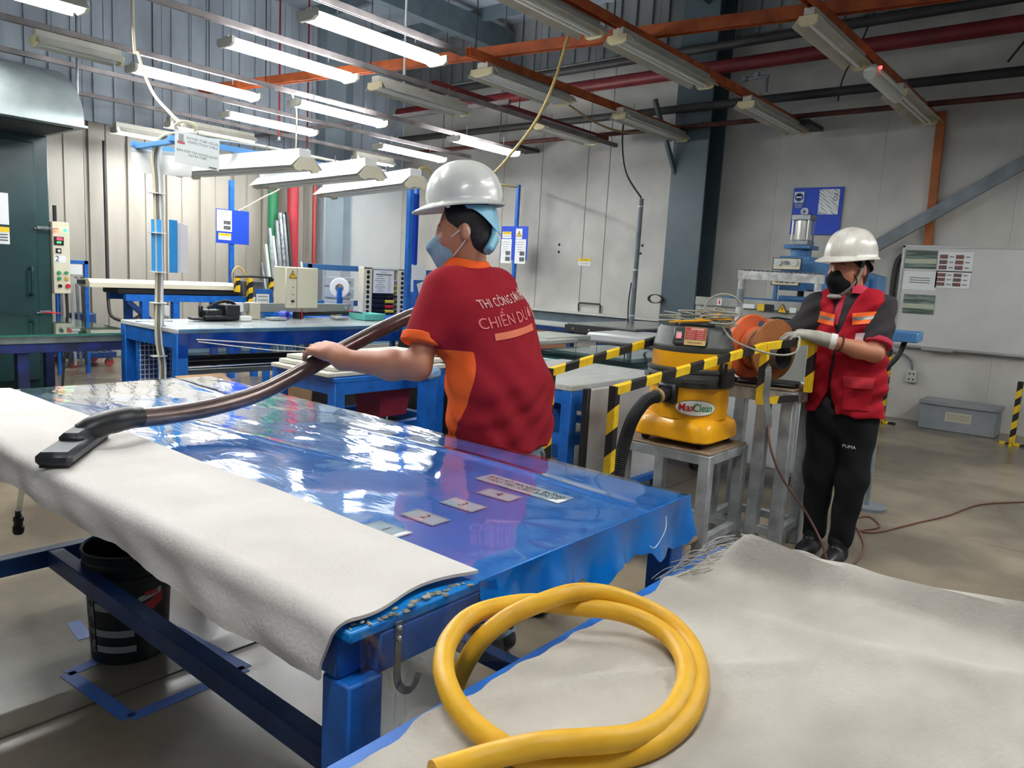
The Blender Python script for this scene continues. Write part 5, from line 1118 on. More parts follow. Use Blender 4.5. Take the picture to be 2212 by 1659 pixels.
cpn = MB().span((-8.14, 2.765, .945), (-7.985, 2.915, 1.625), bev=.006).build('control_panel', BEIGE, ov)
def led(y, z, r, m, name, x=-7.985, n=14, h=.012): return MB().cyl((x, y, z), (x+h, y, z), r, n=n).build(name, m, cpn)
led(2.80, 1.548, .014, mat('red lamp', (255, 70, 40), .3, emis=5), 'indicator_lamp'); led(2.875, 1.548, .014, mat('green lamp', (30, 220, 90), .3, emis=4), 'indicator_lamp')
dsp = MB().span((-7.985, 2.775, 1.405), (-7.978, 2.86, 1.485)).build('controller', BLACK, cpn); text('885', .036, mat('red digits', (255, 40, 60), .4, emis=5), (-7.977, 2.825, 1.463), (0, 1, 0), (0, 0, 1), dsp, 'digits'); text('888', .026, mat('green digits', (50, 220, 80), .4, emis=4), (-7.977, 2.818, 1.430), (0, 1, 0), (0, 0, 1), dsp, 'digits')
MB().span((-7.985, 2.79, 1.33), (-7.975, 2.835, 1.375)).build('rotary_switch', BLACK, cpn); led(2.812, 1.352, .012, WHITE, 'switch_knob', -7.975)
lb = card(cpn, 'label', (-7.985, 2.825, 1.275), (0, 1, 0), (0, 0, 1), .1, .07, PAPER); text('2', .075, INK, (-7.982, 2.80, 1.275), (0, 1, 0), (0, 0, 1), lb, 'number')
for y, z, m in ((2.81, 1.145, GREEN), (2.875, 1.145, GREEN), (2.81, 1.09, GREEN), (2.875, 1.09, mat('yellow button', (200, 170, 70), .4)), (2.815, 1.02, BLACK), (2.885, 1.02, RED)):
    o = led(y, z, .021 if m is RED else .016, m, 'push_button', h=.022); MB().lathe([(.016, 0), (.024, 0), (.024, .006), (.016, .006)], (-7.985, y, z), 16, ax=(1, 0, 0), close=True).build('button_ring', ALU, o)
MB().tube([(-8.06, 2.9, .945), (-8.06, 2.9, .6), (-8.1, 2.88, .3), (-8.1, 2.85, 0)], .012, 6, sub=3).build('cable_drop', DARKP, ov)
MB().tube([(-8.1, 2.83, 1.625), (-8.1, 2.83, 1.78)], .018, 8).build('gland', BLACK, ov)
hd = thing('exhaust_hood', 'galvanised sheet metal exhaust hood above the oven', 'hood', (-7.7, 1.5, 2.42))
b = MB(); b.prism([(-7.12, 2.42), (-7.12, 2.46), (-7.14, 2.56), (-7.22, 2.68), (-7.36, 2.80), (-7.6, 2.92), (-8.1, 3.02), (-8.7, 3.05), (-8.7, 2.42)], (0, .3, 0), (1, 0, 0), (0, 0, 1), (0, 2.44, 0)); b.build('shell', GALV, hd)
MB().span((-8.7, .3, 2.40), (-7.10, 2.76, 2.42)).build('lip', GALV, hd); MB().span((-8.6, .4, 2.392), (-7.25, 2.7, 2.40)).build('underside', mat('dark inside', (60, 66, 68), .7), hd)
MB().span((-7.35, 2.74, 2.42), (-7.31, 2.765, 2.62)).build('bracket', STEEL, hd); MB().cyl((-7.33, 2.77, 2.6), (-7.33, 2.8, ZC), .01).build('hanger', STEEL, hd)
# glass topped table
GLASS = film_mat('green glass', (186, 216, 208), .02, .02, 3, .10, gain=.6)
gt = table('glass_table', 'dark framed table with green glass top at the left edge', -7.16, -5.5, .5, 2.46, .79, mat('dark table board', (120, 132, 130), .6, var=.6, vscale=6), mat('scuffed navy paint', (32, 52, 120), .5, var=1, vscale=8, c2=(30, 36, 52)), .05, .07, apron=.06, legs=[(-5.56, 2.40), (-5.56, 1.72), (-7.1, 2.40), (-5.56, .6), (-7.1, .6)])
MB().span((-7.17, .5, .791), (-5.49, 2.47, .803)).build('glass_top', GLASS, gt, recalc=False); MB().span((-5.49, 1.2, .792), (-5.487, 2.47, .802)).build('glass_edge', mat('glass edge', (60, 130, 110), .2), gt)
MB().box((-5.48, 2.42, .765), (.02, .05, .045), bev=.004).build('corner_block', CARD, gt)
# bar rack and dolly by the wall
rk = thing('bar_rack', 'blue rack of upright metal strips beside the oven', 'rack', (-9.05, 3.34, .0))
for y in (3.17, 3.46): MB().span((-9.07, y-.02, 0), (-9.03, y+.02, 1.26)).build('upright', BLUE, rk)
MB().beam((-9.05, 3.15, 1.24), (-9.05, 3.48, 1.24), .04, .04).build('top_bar', BLUE, rk); card(rk, 'tag_strip', (-9.02, 3.3, 1.16), (0, 1, 0), (0, 0, 1), .22, .11, PAPER)
for k in range(5): MB().beam((-9.0, 3.2+.055*k, .1), (-9.03, 3.19+.055*k, 1.08), .03, .012, up=(1, 0, 0)).build('metal_strip', (STEEL, DARKP, ALU, STEEL, DARKP)[k], rk)
dl_ = thing('dolly', 'small blue dolly with red wheels on the floor by the wall', 'dolly', (-9.75, 3.68, 0))
MB().span((-10.05, 3.42, .11), (-9.45, 3.94, .18), bev=.006).build('deck', BLUED, dl_)
for k in range(7): MB().cyl((-9.45, 3.46+.072*k, .185), (-10.05, 3.46+.072*k, .185), .012, n=8).build('roller', STEEL, dl_)
for x in (-9.98, -9.52):
    for y in (3.48, 3.88): w_ = MB().cyl((x-.015, y, .05), (x+.015, y, .05), .05, n=16).build('wheel', mat('red wheel', (176, 70, 66), .5), dl_); MB().box((x, y, .09), (.05, .05, .04)).build('fork', STEEL, w_)
MB().lathe([(.13, .19), (.14, .2), (.14, .62), (.13, .63), (0, .63)], (-9.75, 3.68, 0), 26).build('drum', mat('blue drum', (36, 70, 110), .4), None, 'blue drum standing on the small dolly', 'drum', origin=(-9.75, 3.68, .19))
# long forming machine by the wall
mc = thing('profile_machine', 'blue framed machine with long white cover by the corrugated wall', 'machine', (-8.1, 4.0, 0))
MB().beam((-8.0, 3.42, .915), (-8.0, 4.95, .905), .07, .07, up=(0, 0, 1)).build('frame_rail', BLUE, mc); MB().beam((-8.38, 3.42, .915), (-8.38, 4.95, .905), .07, .07).build('frame_rail', BLUE, mc)
for y in (3.62, 3.95, 4.6, 4.9):
    for x in (-8.0, -8.38): MB().span((x-.035, y-.035, 0), (x+.035, y+.035, .88)).build('leg', BLUE, mc)
MB().beam((-8.0, 3.45, .88), (-8.0, 3.75, .62), .05, .05).build('knee_brace', BLUED, mc)
MB().span((-8.35, 3.35, .95), (-7.98, 4.7, 1.01), bev=.01).build('carriage', BLACK, mc)
b = MB(); b.prism([(-.13, 0), (.13, 0), (.13, .045), (.09, .08), (-.09, .08), (-.13, .045)], (-8.1, 3.08, 1.015), (1, 0, 0), (0, 0, 1), (0, 1.55, 0)); b.build('cover', BEIGE, mc)
MB().beam((-8.1, 2.98, 1.06), (-8.1, 3.12, 1.06), .05, .04).build('nose', BLACK, mc); MB().span((-8.13, 2.93, 1.04), (-8.07, 3.0, 1.09)).build('nose_tip', ALU, mc)
for y, z0, z1 in ((4.62, 1.0, 1.16), (4.78, .84, 1.16), (5.06, .80, 1.17)): hazard((-7.9, y, z0), (-7.9, y, z1), .05, mc, 'striped_guard', .06, up=(0, 1, 0))
MB().tube([(-7.9, 4.6, 1.17), (-7.9, 4.8, 1.18), (-7.9, 5.06, 1.175)], .012, 8).build('guard_bar', HK, mc); MB().span((-8.1, 4.72, .95), (-7.95, 5.0, 1.13), bev=.01).build('gearbox', mat('gearbox grey', (84, 88, 90), .5), mc)
MB().span((-7.98, 4.82, .86), (-7.9, 4.92, .94), bev=.005).build('stop_box', BEIGE, mc)
MB().cyl((-7.9, 4.9, .9), (-7.87, 4.9, .9), .025).build('stop_button', RED, mc)
# inspection table
FILM2 = film_mat('table film', (240, 244, 244), .10, .2, 6, .04, gain=.35)
it = table('inspection_table', 'long blue inspection table with pale top under the canopy lamps', -5.52, -4.70, 2.33, 4.42, .895, mat('pale table board', (226, 228, 226), .35, var=.4, vscale=4), BLUE, .03, .075, low=None, apron=.10)
MB().sheet(lambda u, v: (-5.52+.82*u, 2.33+2.09*v, .8985+.0015*wob(u*9, v*30)), 30, 80).build('film', FILM2, it, recalc=False)
MB().sheet(lambda u, v: (-4.695+.012*math.sin(u*30)*v, 2.34+2.0*u, .897-.19*v*(1-.25*u)), 60, 6).build('film_curtain', film_mat('blue grey film', (150, 190, 220), .12, .3, 6, .06, gain=.5), it, recalc=False)
MB().beam((-5.48, 2.37, .5), (-5.48, 4.38, .5), .05, .05).build('stretcher', BLUED, it)
# canopy
cn = thing('light_canopy', 'pale blue canopy frame over the inspection table', 'frame', (-4.95, 3.2, 0)); PB = mat('pale blue paint', (84, 146, 206), .45)
MB().span((-4.99, 2.338, 0), (-4.945, 2.382, .9)).build('post', BLUE, cn); MB().span((-4.98, 2.35, .9), (-4.958, 2.372, 2.06)).build('upper_post', mat('pale conduit', (196, 200, 198), .5), cn); MB().span((-4.64, 4.20, 0), (-4.60, 4.24, 2.06)).build('post', BLUE, cn); MB().beam((-4.62, 4.1, 2.045), (-4.62, 4.24, 2.045), .045, .045).build('stub', PB, cn)
for x in (-5.12, -4.62): MB().beam((x, 2.25, 2.06), (x, 4.12, 2.06), .03, .035).build('long_rail', PB, cn)
for y in (2.28, 3.1, 4.1): MB().beam((-5.12, y, 2.045), (-4.62, y, 2.045), .03, .03).build('cross_rail', PB, cn)
def reflamp(p, q, label):
    p, q = Vector(p), Vector(q); t = thing('canopy_lamp', label, 'lamp', tuple((p+q)/2), 'lamps over the inspection table'); d = (q-p).normalized(); s_ = Vector((0, 0, 1)).cross(d).normalized(); L = (q-p).length
    b = MB(); b.prism([(-.12, 0), (-.05, .065), (.05, .065), (.12, 0), (.116, 0), (.048, .06), (-.048, .06), (-.116, 0)], p, s_, (0, 0, 1), d*L); b.build('reflector', WHITE, t, smooth=False)
    MB().beam(p+d*.02+Vector((0, 0, .085)), q-d*.02+Vector((0, 0, .085)), .09, .05).build('housing', WHITE, t)
    for e in (0, 1):
        c = (p if e == 0 else q)-d*(.0 if e == 0 else .02); b = MB(); b.prism([(-.10, .0), (-.085, -.02), (-.05, -.026), (-.03, -.012), (.03, -.012), (.05, -.026), (.085, -.02), (.10, 0), (.05, .06), (-.05, .06)], c, s_, (0, 0, 1), d*.02); b.build('end_cap', BEIGE, t)
    for e in (-.035, .035): MB().cyl(p+d*.03+s_*e+Vector((0, 0, .005)), q-d*.03+s_*e+Vector((0, 0, .005)), .013, n=10).build('tube', OFFT, t)
    for k in (.25, .7): MB().cyl(p+d*L*k+Vector((0, 0, .1)), p+d*L*k+Vector((0, 0, .16)), .004, n=6).build('hook', STEEL, t)
    return t
reflamp((-5.28, 2.70, 1.93), (-3.97, 2.78, 1.93), 'white reflector lamp nearest the inspection sign'); reflamp((-5.36, 3.36, 1.93), (-3.84, 3.18, 1.93), 'middle white reflector lamp over the inspection table'); reflamp((-5.36, 3.95, 1.93), (-3.9, 3.62, 1.93), 'farthest white reflector lamp over the inspection table, behind the helmet')
sg = thing('inspection_sign', 'laminated sign reading kayak tube visual inspection table', 'sign', (-4.7, 2.44, 1.9))
sx_, sy_ = Vector((0, 1, -.06)), Vector((0, .02, 1)); sc_ = Vector((-4.57, 2.405, 2.005))
card(sg, 'board', sc_, sx_, sy_, .285, .19, mat('laminated sheet', (220, 226, 224), .4))
GI = mat('sign ink', (50, 84, 100), .6); GI2 = mat('sign green ink', (60, 92, 66), .6)
text('KAYAK TUBE VISUAL\nINSPECTION TABLE', .0225, GI, sc_+sx_*.035+sy_*.052, sx_, sy_, sg, off=.003); text('BÀN KIỂM TRA NGOẠI QUAN\nKAYAK TUBE', .0195, GI2, sc_+sx_*.0-sy_*.028, sx_, sy_, sg, off=.003)
card(sg, 'logo', sc_-sx_*.105+sy_*.055, sx_, sy_, .03, .045, mat('logo grey', (150, 150, 150), .6), off=.003); card(sg, 'logo_base', sc_-sx_*.105+sy_*.028, sx_, sy_, .045, .012, mat('logo red', (190, 90, 90), .6), off=.003); card(sg, 'footer', sc_+sx_*.1-sy_*.083, sx_, sy_, .05, .01, GREYINK, off=.003)
MB().tube([sc_+sy_*.095, sc_+sy_*.13+Vector((.01, 0, 0))], .004, 6).build('hook', STEEL, sg)
ws = thing('white_banner', 'plain white panel hanging from the canopy end', 'panel', (-5.0, 2.35, 1.88)); card(ws, 'panel', (-5.02, 2.40, 1.945), (.55, .83, 0), (0, 0, 1), .36, .13, WHITE); card(ws, 'header', (-5.02, 2.40, 2.02), (.55, .83, 0), (0, 0, 1), .36, .025, mat('grey header', (170, 178, 182), .5), off=.0015)
bs = thing('blue_folder', 'bright blue plastic folder hanging on the canopy post', 'folder', (-4.93, 2.36, 1.25)); FB = mat('sky blue plastic', (46, 150, 222), .45); card(bs, 'cover', (-4.92, 2.31, 1.42), (.3, 1, 0), (0, 0, 1), .06, .33, FB); card(bs, 'cover', (-4.90, 2.41, 1.42), (-.35, 1, 0), (0, 0, 1), .07, .34, FB)
for k in range(3): card(bs, 'page', (-4.915+.006*k, 2.46+.012*k, 1.42-.006*k), (-.2+.15*k, 1, 0), (0, 0, 1), .05, .31, mat('grey page', (206, 208, 214), .7))
cbl = thing('post_cables', 'white and grey cables tied along the canopy post and looped on top', 'cable', (-4.93, 2.33, 0))
for k, (o_, m) in enumerate(((0, CREAM), (.018, GREYC), (.034, mat('white cable', (226, 228, 226), .5)))): MB().tube([(-4.92, 2.30+o_, .3), (-4.91, 2.32+o_, .6), (-4.92, 2.30+o_, .85), (-4.925, 2.31+o_, 1.3), (-4.92, 2.30+o_, 1.8), (-4.915, 2.29+o_, 1.98), (-4.87, 2.31+o_, 2.08), (-4.8, 2.36+o_, 2.12), (-4.66, 2.45+o_, 2.125-.01*k), (-4.62, 2.8, 2.115), (-4.61, 3.4, 2.105), (-4.61, 3.95, 2.10)], .0085, 7, sub=6).build('cable', m, cbl)
for r in (.05, .06): MB().tube([(-4.74+.3*r*math.sin(a), 2.42+r*1.2*math.cos(a), 2.16+.6*r*math.sin(a)) for a in np.linspace(0, 6.28, 16)[:-1]], .007, 6, closed=True).build('loop', CREAM, cbl)
for z in (1.75, 1.5, 1.25, 1.05, .7): MB().box((-4.925, 2.32, z), (.06, .09, .006)).build('cable_tie', WHITE, cbl)
MB().box((-4.9, 2.36, 1.0), (.03, .03, .07), bev=.006).build('rocker_switch', WHITE, cbl)
cable('ceiling_cable', [(-5.63, 2.5, ZC), (-5.61, 2.49, 3.0), (-5.55, 2.50, 2.72), (-5.4, 2.52, 2.47), (-5.1, 2.49, 2.3), (-4.76, 2.42, 2.17)], .011, CREAM, 'cream cable hanging from the roof to the canopy')
lp = MB().tube([(-4.68, 2.45, .83), (-4.66, 2.8, .80), (-4.64, 3.1, .77), (-4.63, 3.28, .745), (-4.63, 3.31, .73), (-4.63, 3.22, .725), (-4.64, 3.0, .74), (-4.66, 2.7, .78), (-4.68, 2.46, .815)], .004, 6, sub=6).build('dangling_cord_loop', WHITE, None, 'thin white cord loop hanging on the side of the inspection table', 'cord')
# machine parts on the table
mo = thing('drive_motor', 'black drive motor cluster on the inspection table', 'motor', (-5.3, 2.95, .9))
for c, d in (((-5.32, 2.9, .94), (.12, .14, .08)), ((-5.3, 3.03, .96), (.14, .12, .12)), ((-5.34, 2.83, .97), (.03, .03, .08)), ((-5.25, 2.95, .925), (.06, .28, .03)), ((-5.3, 2.78, .915), (.1, .1, .02))): MB().box(c, d, bev=.008).build('casing', BLACK, mo)
MB().tube([(-5.3, 2.86, .99), (-5.28, 2.92, 1.03), (-5.28, 3.0, 1.045), (-5.3, 3.08, 1.02), (-5.3, 3.1, .95)], .012, 7, sub=5).build('cable_loop', RUBBER, mo); MB().box((-5.22, 3.12, .92), (.05, .09, .035), bev=.004).build('terminal', WHITE, mo)
lbm = thing('guide_beam', 'grey aluminium guide beam across the back of the inspection table', 'beam', (-5.42, 3.7, .9)); MB().beam((-5.42, 3.16, .99), (-5.42, 4.24, .99), .05, .07).build('profile', mat('grey profile', (146, 148, 142), .45, .3), lbm)
for y in (3.3, 4.12): MB().span((-5.46, y-.03, .9), (-5.38, y+.03, .96)).build('foot', mat('cream casting', (196, 190, 170), .5), lbm)
MB().span((-5.47, 3.26, .9), (-5.36, 3.34, 1.03), bev=.004).build('clamp', MATS['cream casting'], lbm); MB().span((-5.40, 3.12, .96), (-5.36, 3.19, 1.03)).build('end_block', WHITE, lbm)
for e in (3.33, 4.2): MB().cyl((-5.395, e, .99), (-5.385, e, .99), .014, n=12).build('bolt', ALU, lbm)
eb = thing('electrical_box', 'cream electrical box with a yellow warning triangle', 'electrical box', (-5.4, 3.74, .9))
b = MB(); b.span((-5.56, 3.58, .985), (-5.38, 3.9, 1.325), bev=.008); ebx = b.build('box', BEIGE, eb)
def triangle(parent, c, x, y, s, z0=.002):
    b = MB(); x, y = nrm(x), nrm(y); n = x.cross(y)
    b.prism([(-s*.5, -s*.42), (s*.5, -s*.42), (0, s*.45)], Vector(c)+n*z0, x, y, n*.002); o = b.build('warning_triangle', INK, parent)
    b = MB(); b.prism([(-s*.4, -s*.36), (s*.4, -s*.36), (0, s*.34)], Vector(c)+n*(z0+.002), x, y, n*.001); b.build('triangle_field', mat('warning yellow', (240, 186, 20), .5), o)
    b = MB(); b.prism([(.01*s, .16*s), (-.09*s, -.06*s), (-.01*s, -.06*s), (-.05*s, -.26*s), (.09*s, .02*s), (.01*s, .02*s), (.06*s, .16*s)], Vector(c)+n*(z0+.003), x, y, n*.001); b.build('bolt_symbol', INK, o)
triangle(ebx, (-5.379, 3.645, 1.265), (0, 1, 0), (0, 0, 1), .075)
MB().span((-5.379, 3.685, .99), (-5.377, 3.688, 1.32)).build('door_seam', GREYINK, ebx)
for z in (1.16, 1.10): MB().cyl((-5.38, 3.65, z), (-5.374, 3.65, z), .005, n=8).build('screw', GREYINK, ebx)
MB().box((-5.375, 3.645, 1.045), (.012, .025, .016)).build('latch', BLACK, ebx); MB().cyl((-5.45, 3.75, .9), (-5.45, 3.75, .985), .045, n=18).build('pedestal', BLACK, eb); MB().tube([(-5.40, 3.75, .985), (-5.395, 3.75, .9)], .006, 6).build('red_wire', RED, eb)
MB().tube([(-5.45, 3.79, .93), (-5.4, 4.0, .945), (-5.35, 4.25, .95), (-5.33, 4.33, .94), (-5.33, 4.35, .9)], .014, 8, sub=5).build('lead', RUBBER, eb)
hb = thing('document_holder', 'blue holder with a printed sheet behind the guide beam', 'holder', (-5.6, 3.5, .9)); card(hb, 'backing', (-5.6, 3.52, 1.03), (0, 1, 0), (0, 0, 1), .16, .2, BLUE, thick=.01); card(hb, 'sheet', (-5.588, 3.50, 1.02), (0, 1, 0), (0, 0, 1), .12, .14, PAPER)
for k in range(4): card(hb, 'printed_line', (-5.586, 3.50, 1.07-.03*k), (0, 1, 0), (0, 0, 1), .09, .006, GREYINK)
for k, (y, m, c) in enumerate(((3.43, ALU, 'small aluminium block on the inspection table'), (3.52, mat('blue roll plastic', (70, 80, 190), .4), 'small blue and white roll on the inspection table'), (4.05, ALU, 'flat steel plate on the inspection table'))):
    if k == 1: o = MB().lathe([(.02, -.03), (.035, -.03), (.035, .03), (.02, .03)], (-5.3, y, .936), 18, ax=(1, .3, 0), close=True).build('small_roll', m, None, c, 'roll')
    else: MB().box((-5.28, y, .912), (.09, .14, .022), bev=.003).build('metal_block', m, None, c, 'block')
ty = thing('tray', 'turquoise plastic tray on the far end of the inspection table', 'tray', (-5.27, 4.36, .9)); TQ = mat('turquoise plastic', (112, 212, 200), .45); b = MB()
def tr_(z, g): return [(-5.34-g, 4.22-g, z), (-5.14+g, 4.22-g, z), (-5.14+g, 4.42+g, z), (-5.34-g, 4.42+g, z)]
b.add(tr_(.9, 0)+tr_(.955, .018)+tr_(.955, .010)+tr_(.906, -.006), [(3, 2, 1, 0)]+[(4*j+i, 4*j+(i+1) % 4, 4*j+4+(i+1) % 4, 4*j+4+i) for j in range(3) for i in range(4)]+[(12, 13, 14, 15)]); b.build('shell', TQ, ty)
# tape roll, tool rack and shelf behind
tp = thing('tape_roll', 'big white roll of plastic tape on a blue stand', 'roll', (-6.0, 4.62, .9)); MB().lathe([(.035, -.06), (.09, -.06), (.095, -.05), (.095, .05), (.09, .06), (.035, .06)], (-6.0, 4.60, 1.145), 34, ax=(.75, -.65, 0), up=(0, 0, 1), close=True).build('roll', mat('white film roll', (236, 238, 240), .35), tp)
MB().lathe([(.025, -.062), (.04, -.062), (.04, .062), (.025, .062)], (-6.0, 4.60, 1.145), 22, ax=(.75, -.65, 0), up=(0, 0, 1), close=True).build('core', CARD, tp); MB().beam((-5.94, 4.55, .8), (-5.94, 4.55, 1.15), .05, .02).build('bracket', BLUE, tp); MB().beam((-6.07, 4.66, .8), (-6.07, 4.66, 1.1), .05, .02).build('bracket', BLUE, tp)
bt = table('back_bench', 'blue bench behind the inspection table holding the tool rack', -6.95, -5.85, 4.35, 6.9, .86, BLUE, BLUE, .05, .06)
rt = thing('tool_rack', 'cream tool rack with rows of holes and a clipped list', 'tool rack', (-6.3, 5.42, .86))
for y0_ in (5.11, 5.59):
    fr_ = MB().span((-6.36, y0_, .86), (-6.27, y0_+.12, 1.36), bev=.004).build('side_frame', BEIGE, rt)
    for k in range(9): MB().cyl((-6.272, y0_+.06, 1.31-.052*k), (-6.266, y0_+.06, 1.31-.052*k), .02, n=12).build('hole', INK, fr_)
MB().span((-6.37, 5.2, .86), (-6.35, 5.62, 1.34)).build('back_panel', mat('navy panel', (30, 44, 92), .5), rt); MB().span((-6.36, 5.11, 1.345), (-6.27, 5.71, 1.365)).build('top_plate', WHITE, rt)
lst = card(rt, 'list_sheet', (-6.255, 5.37, 1.215), (0, 1, 0), (0, 0, 1), .29, .245, PAPER); card(lst, 'header', (-6.252, 5.37, 1.29), (0, 1, 0), (0, 0, 1), .22, .012, GREYINK); text('DANH SÁCH', .016, INK, (-6.2525, 5.37, 1.315), (0, 1, 0), (0, 0, 1), lst)
for k in range(8): card(lst, 'printed_line', (-6.252, 5.32, 1.27-.022*k), (0, 1, 0), (0, 0, 1), .08+.03*(k % 3), .004, GREYINK); card(lst, 'printed_line', (-6.252, 5.45, 1.27-.022*k), (0, 1, 0), (0, 0, 1), .03, .004, GREYINK)
for k, (z, m1, m2, nm) in enumerate(((1.055, BLACK, BLACK, 'all black file in the tool rack'), (1.0, BLACK, mat('tool yellow', (222, 196, 70), .45), 'black and yellow tool in the tool rack'), (.945, BLACK, RED, 'black tool with red band in the tool rack'), (.895, BLACK, MATS['tool yellow'], 'lowest tool with yellow band in the tool rack'))):
    tl = thing('hand_tool', nm, 'tool', (-6.28, 5.45, z-.015), 'tools in the rack'); MB().cyl((-6.285, 5.24, z), (-6.285, 5.60, z), .012, n=10).build('shaft', m1, tl); MB().cyl((-6.285, 5.42, z), (-6.285, 5.54, z), .018, n=12).build('handle', m2, tl)
for k, z in enumerate((1.17, 1.118, 1.23)): tl = thing('hand_tool', ('yellow tool end beside the list, upper', 'yellow tool end beside the list, lower', 'pale tool end beside the list, topmost')[k], 'tool', (-6.29, 5.55, z-.012), 'tools in the rack'); MB().cyl((-6.285, 5.52, z), (-6.285, 5.60, z), .012, n=10).build('handle', (MATS['tool yellow'], MATS['tool yellow'], mat('pink grip', (206, 170, 190), .5))[k], tl)
dw = thing('drawer_unit', 'clear plastic drawer unit beside the tool rack', 'drawers', (-6.55, 5.1, .86)); DG = mat('clear grey plastic', (186, 192, 196), .3, alpha=.75)
MB().span((-6.7, 4.95, .86), (-6.45, 5.08, 1.3)).build('side', DG, dw)
for z in (.9, 1.02, 1.14): d_ = MB().span((-6.7, 4.93, z), (-6.43, 5.12, z+.1), bev=.006).build('drawer', DG, dw); MB().box((-6.42, 5.03, z+.05), (.02, .06, .02)).build('pull', GREYP, d_)
sr = thing('storage_rack', 'steel blue rack frame behind the worker', 'rack', (-7.0, 5.9, 0)); SB = mat('steel blue paint', (62, 112, 160), .45)
for y in (4.8, 6.0, 6.6): MB().span((-6.82, y-.025, 0), (-6.77, y+.025, 1.36)).build('upright', SB, sr)
for z in (1.335, .95): MB().beam((-6.795, 4.75, z), (-6.795, 6.65, z), .05, .06).build('crossbar', SB, sr)
MB().span((-6.81, 6.03, .5), (-6.79, 6.58, 1.3)).build('infill_panel', SB, sr)
vb = thing('tall_blue_board', 'narrow tall blue board behind the worker with papers below', 'board', (-6.2, 5.72, .86)); MB().span((-6.215, 5.65, 1.42), (-6.2, 5.80, 2.18), bev=.002).build('board', BOARDBLUE, vb); MB().span((-6.23, 5.76, .86), (-6.2, 5.79, 2.3)).build('post', BLUE, vb)
for k, (y, z, w_, h_, tl_) in enumerate(((5.78, 1.33, .2, .16, 0), (5.83, 1.1, .1, .26, .35), (5.63, 1.19, .07, .14, .05))): card(vb, 'paper', (-6.15+.02*k, y, z), (.1, 1, tl_), (0, -tl_, 1), w_, h_, PAPER)
card(vb, 'white_strip', (-6.19, 5.645, 1.68), (0, 1, 0), (0, 0, 1), .03, .3, PAPER)
mp = MB().cyl((-7.05, 5.1, 0), (-7.25, 5.02, 1.38), .012, n=8); mp.build('mop', WHITE, None, 'white mop handle with blue end leaning behind the tape roll', 'handle'); 
for k in range(4): MB().cyl((-6.3+.05*k, 4.35, .875+.02*(k % 2)), (-6.33+.05*k, 4.9, .88+.02*(k % 2)), .018, n=10).build('foam_rod', (RED, GREYP, GREYP, RED)[k], None, ('red rod lying on the back bench, outer', 'grey rod lying on the back bench, outer', 'grey rod lying on the back bench, inner', 'red rod lying on the back bench, inner')[k], 'rod', 'rods on the back bench')
# metal profiles leaning on the wall
for k in range(8):
    y = 6.28+.058*k; h_ = (1.35, 1.62, 1.86, 1.75, 1.98, 2.10, 2.08, 2.12)[k]; o = MB(); o.prism([(-.02, -.02), (.02, -.02), (.02, .02), (.006, .02), (.006, -.006), (-.006, -.006), (-.006, .02), (-.02, .02)], (-9.55, y-.1, 0), (1, 0, 0), (0, 1, 0), (-.5, .10, h_))
    o.build('metal_profile', (STEEL, ALU, STEEL, ALU, STEEL, mat('wrapped profile', (170, 178, 182), .25, .4, var=1.5, vscale=20), STEEL, DARKP)[k], None, 'aluminium profile leaning on the wall, number %s from the left in the bundle' % ('one', 'two', 'three', 'four', 'five', 'six', 'seven', 'eight')[k], 'profile', 'profiles leaning on the wall', smooth=False)
# board on a blue post by the corrugated wall
def noticeboard(nm, label, c, x, w_, h_, z0, ztop, papers, m=BLUE):
    t = thing(nm, label, 'notice board', (c[0], c[1], 0)); x = nrm(x); nz = x.cross(Vector((0, 0, 1))); MB().beam((c[0]-nz.x*.03, c[1]-nz.y*.03, z0), (c[0]-nz.x*.03, c[1]-nz.y*.03, ztop), .05, .05).build('post', m, t)
    bo_ = card(t, 'board', c, x, (0, 0, 1), w_, h_, BOARDBLUE, thick=.008)
    for (u, v, pw, ph, kind) in papers:
        pc = Vector(c)+x*u+Vector((0, 0, v))+nz*.01; pp = card(bo_, 'paper', pc, x, (0, 0, 1), pw, ph, PAPER)
        if kind == 'c': card(pp, 'header', pc+Vector((0, 0, ph*.28))+nz*.002, x, (0, 0, 1), pw, ph*.4, YELL); text('ISO TANK', ph*.26, INK, pc+Vector((0, 0, ph*.28))+nz*.004, x, (0, 0, 1), pp); text('LÝ THUYẾT', ph*.24, INK, pc-Vector((0, 0, ph*.2))+nz*.003, x, (0, 0, 1), pp)
        elif kind == 't': triangle(pp, pc+nz*.001, x, (0, 0, 1), min(pw, ph)*.85)
        else:
            for k in range(5): card(pp, 'printed_line', pc+Vector((0, 0, ph*(.38-.1*k)))-x*pw*.08+nz*.002, x, (0, 0, 1), pw*(.75 if k < 2 else .5), ph*.014, GREYINK)
            for k in range(2): card(pp, 'photo', pc+x*pw*.18-Vector((0, 0, ph*(.08+.24*k)))+nz*.002, x, (0, 0, 1), pw*.45, ph*.17, mat('photo grey', (110, 112, 110), .5, var=2, vscale=30))
    return t
noticeboard('notice_board', 'blue notice board on a post before the corrugated wall', (-8.5, 4.91, 1.75), (.03, 1, 0), .42, .40, 0, 2.3, [(-.11, .065, .19, .25, 'p'), (-.105, -.12, .16, .08, 'c')])
MB().tube([(-8.45, 4.9, 1.0), (-8.40, 4.85, 1.2), (-8.42, 4.95, 1.28), (-8.40, 5.03, 1.15), (-8.45, 4.98, 1.0)], .012, 7, sub=5).build('hanging_hose', mat('ochre hose', (190, 160, 90), .5), None, 'ochre air hose looped on the notice board post', 'hose')
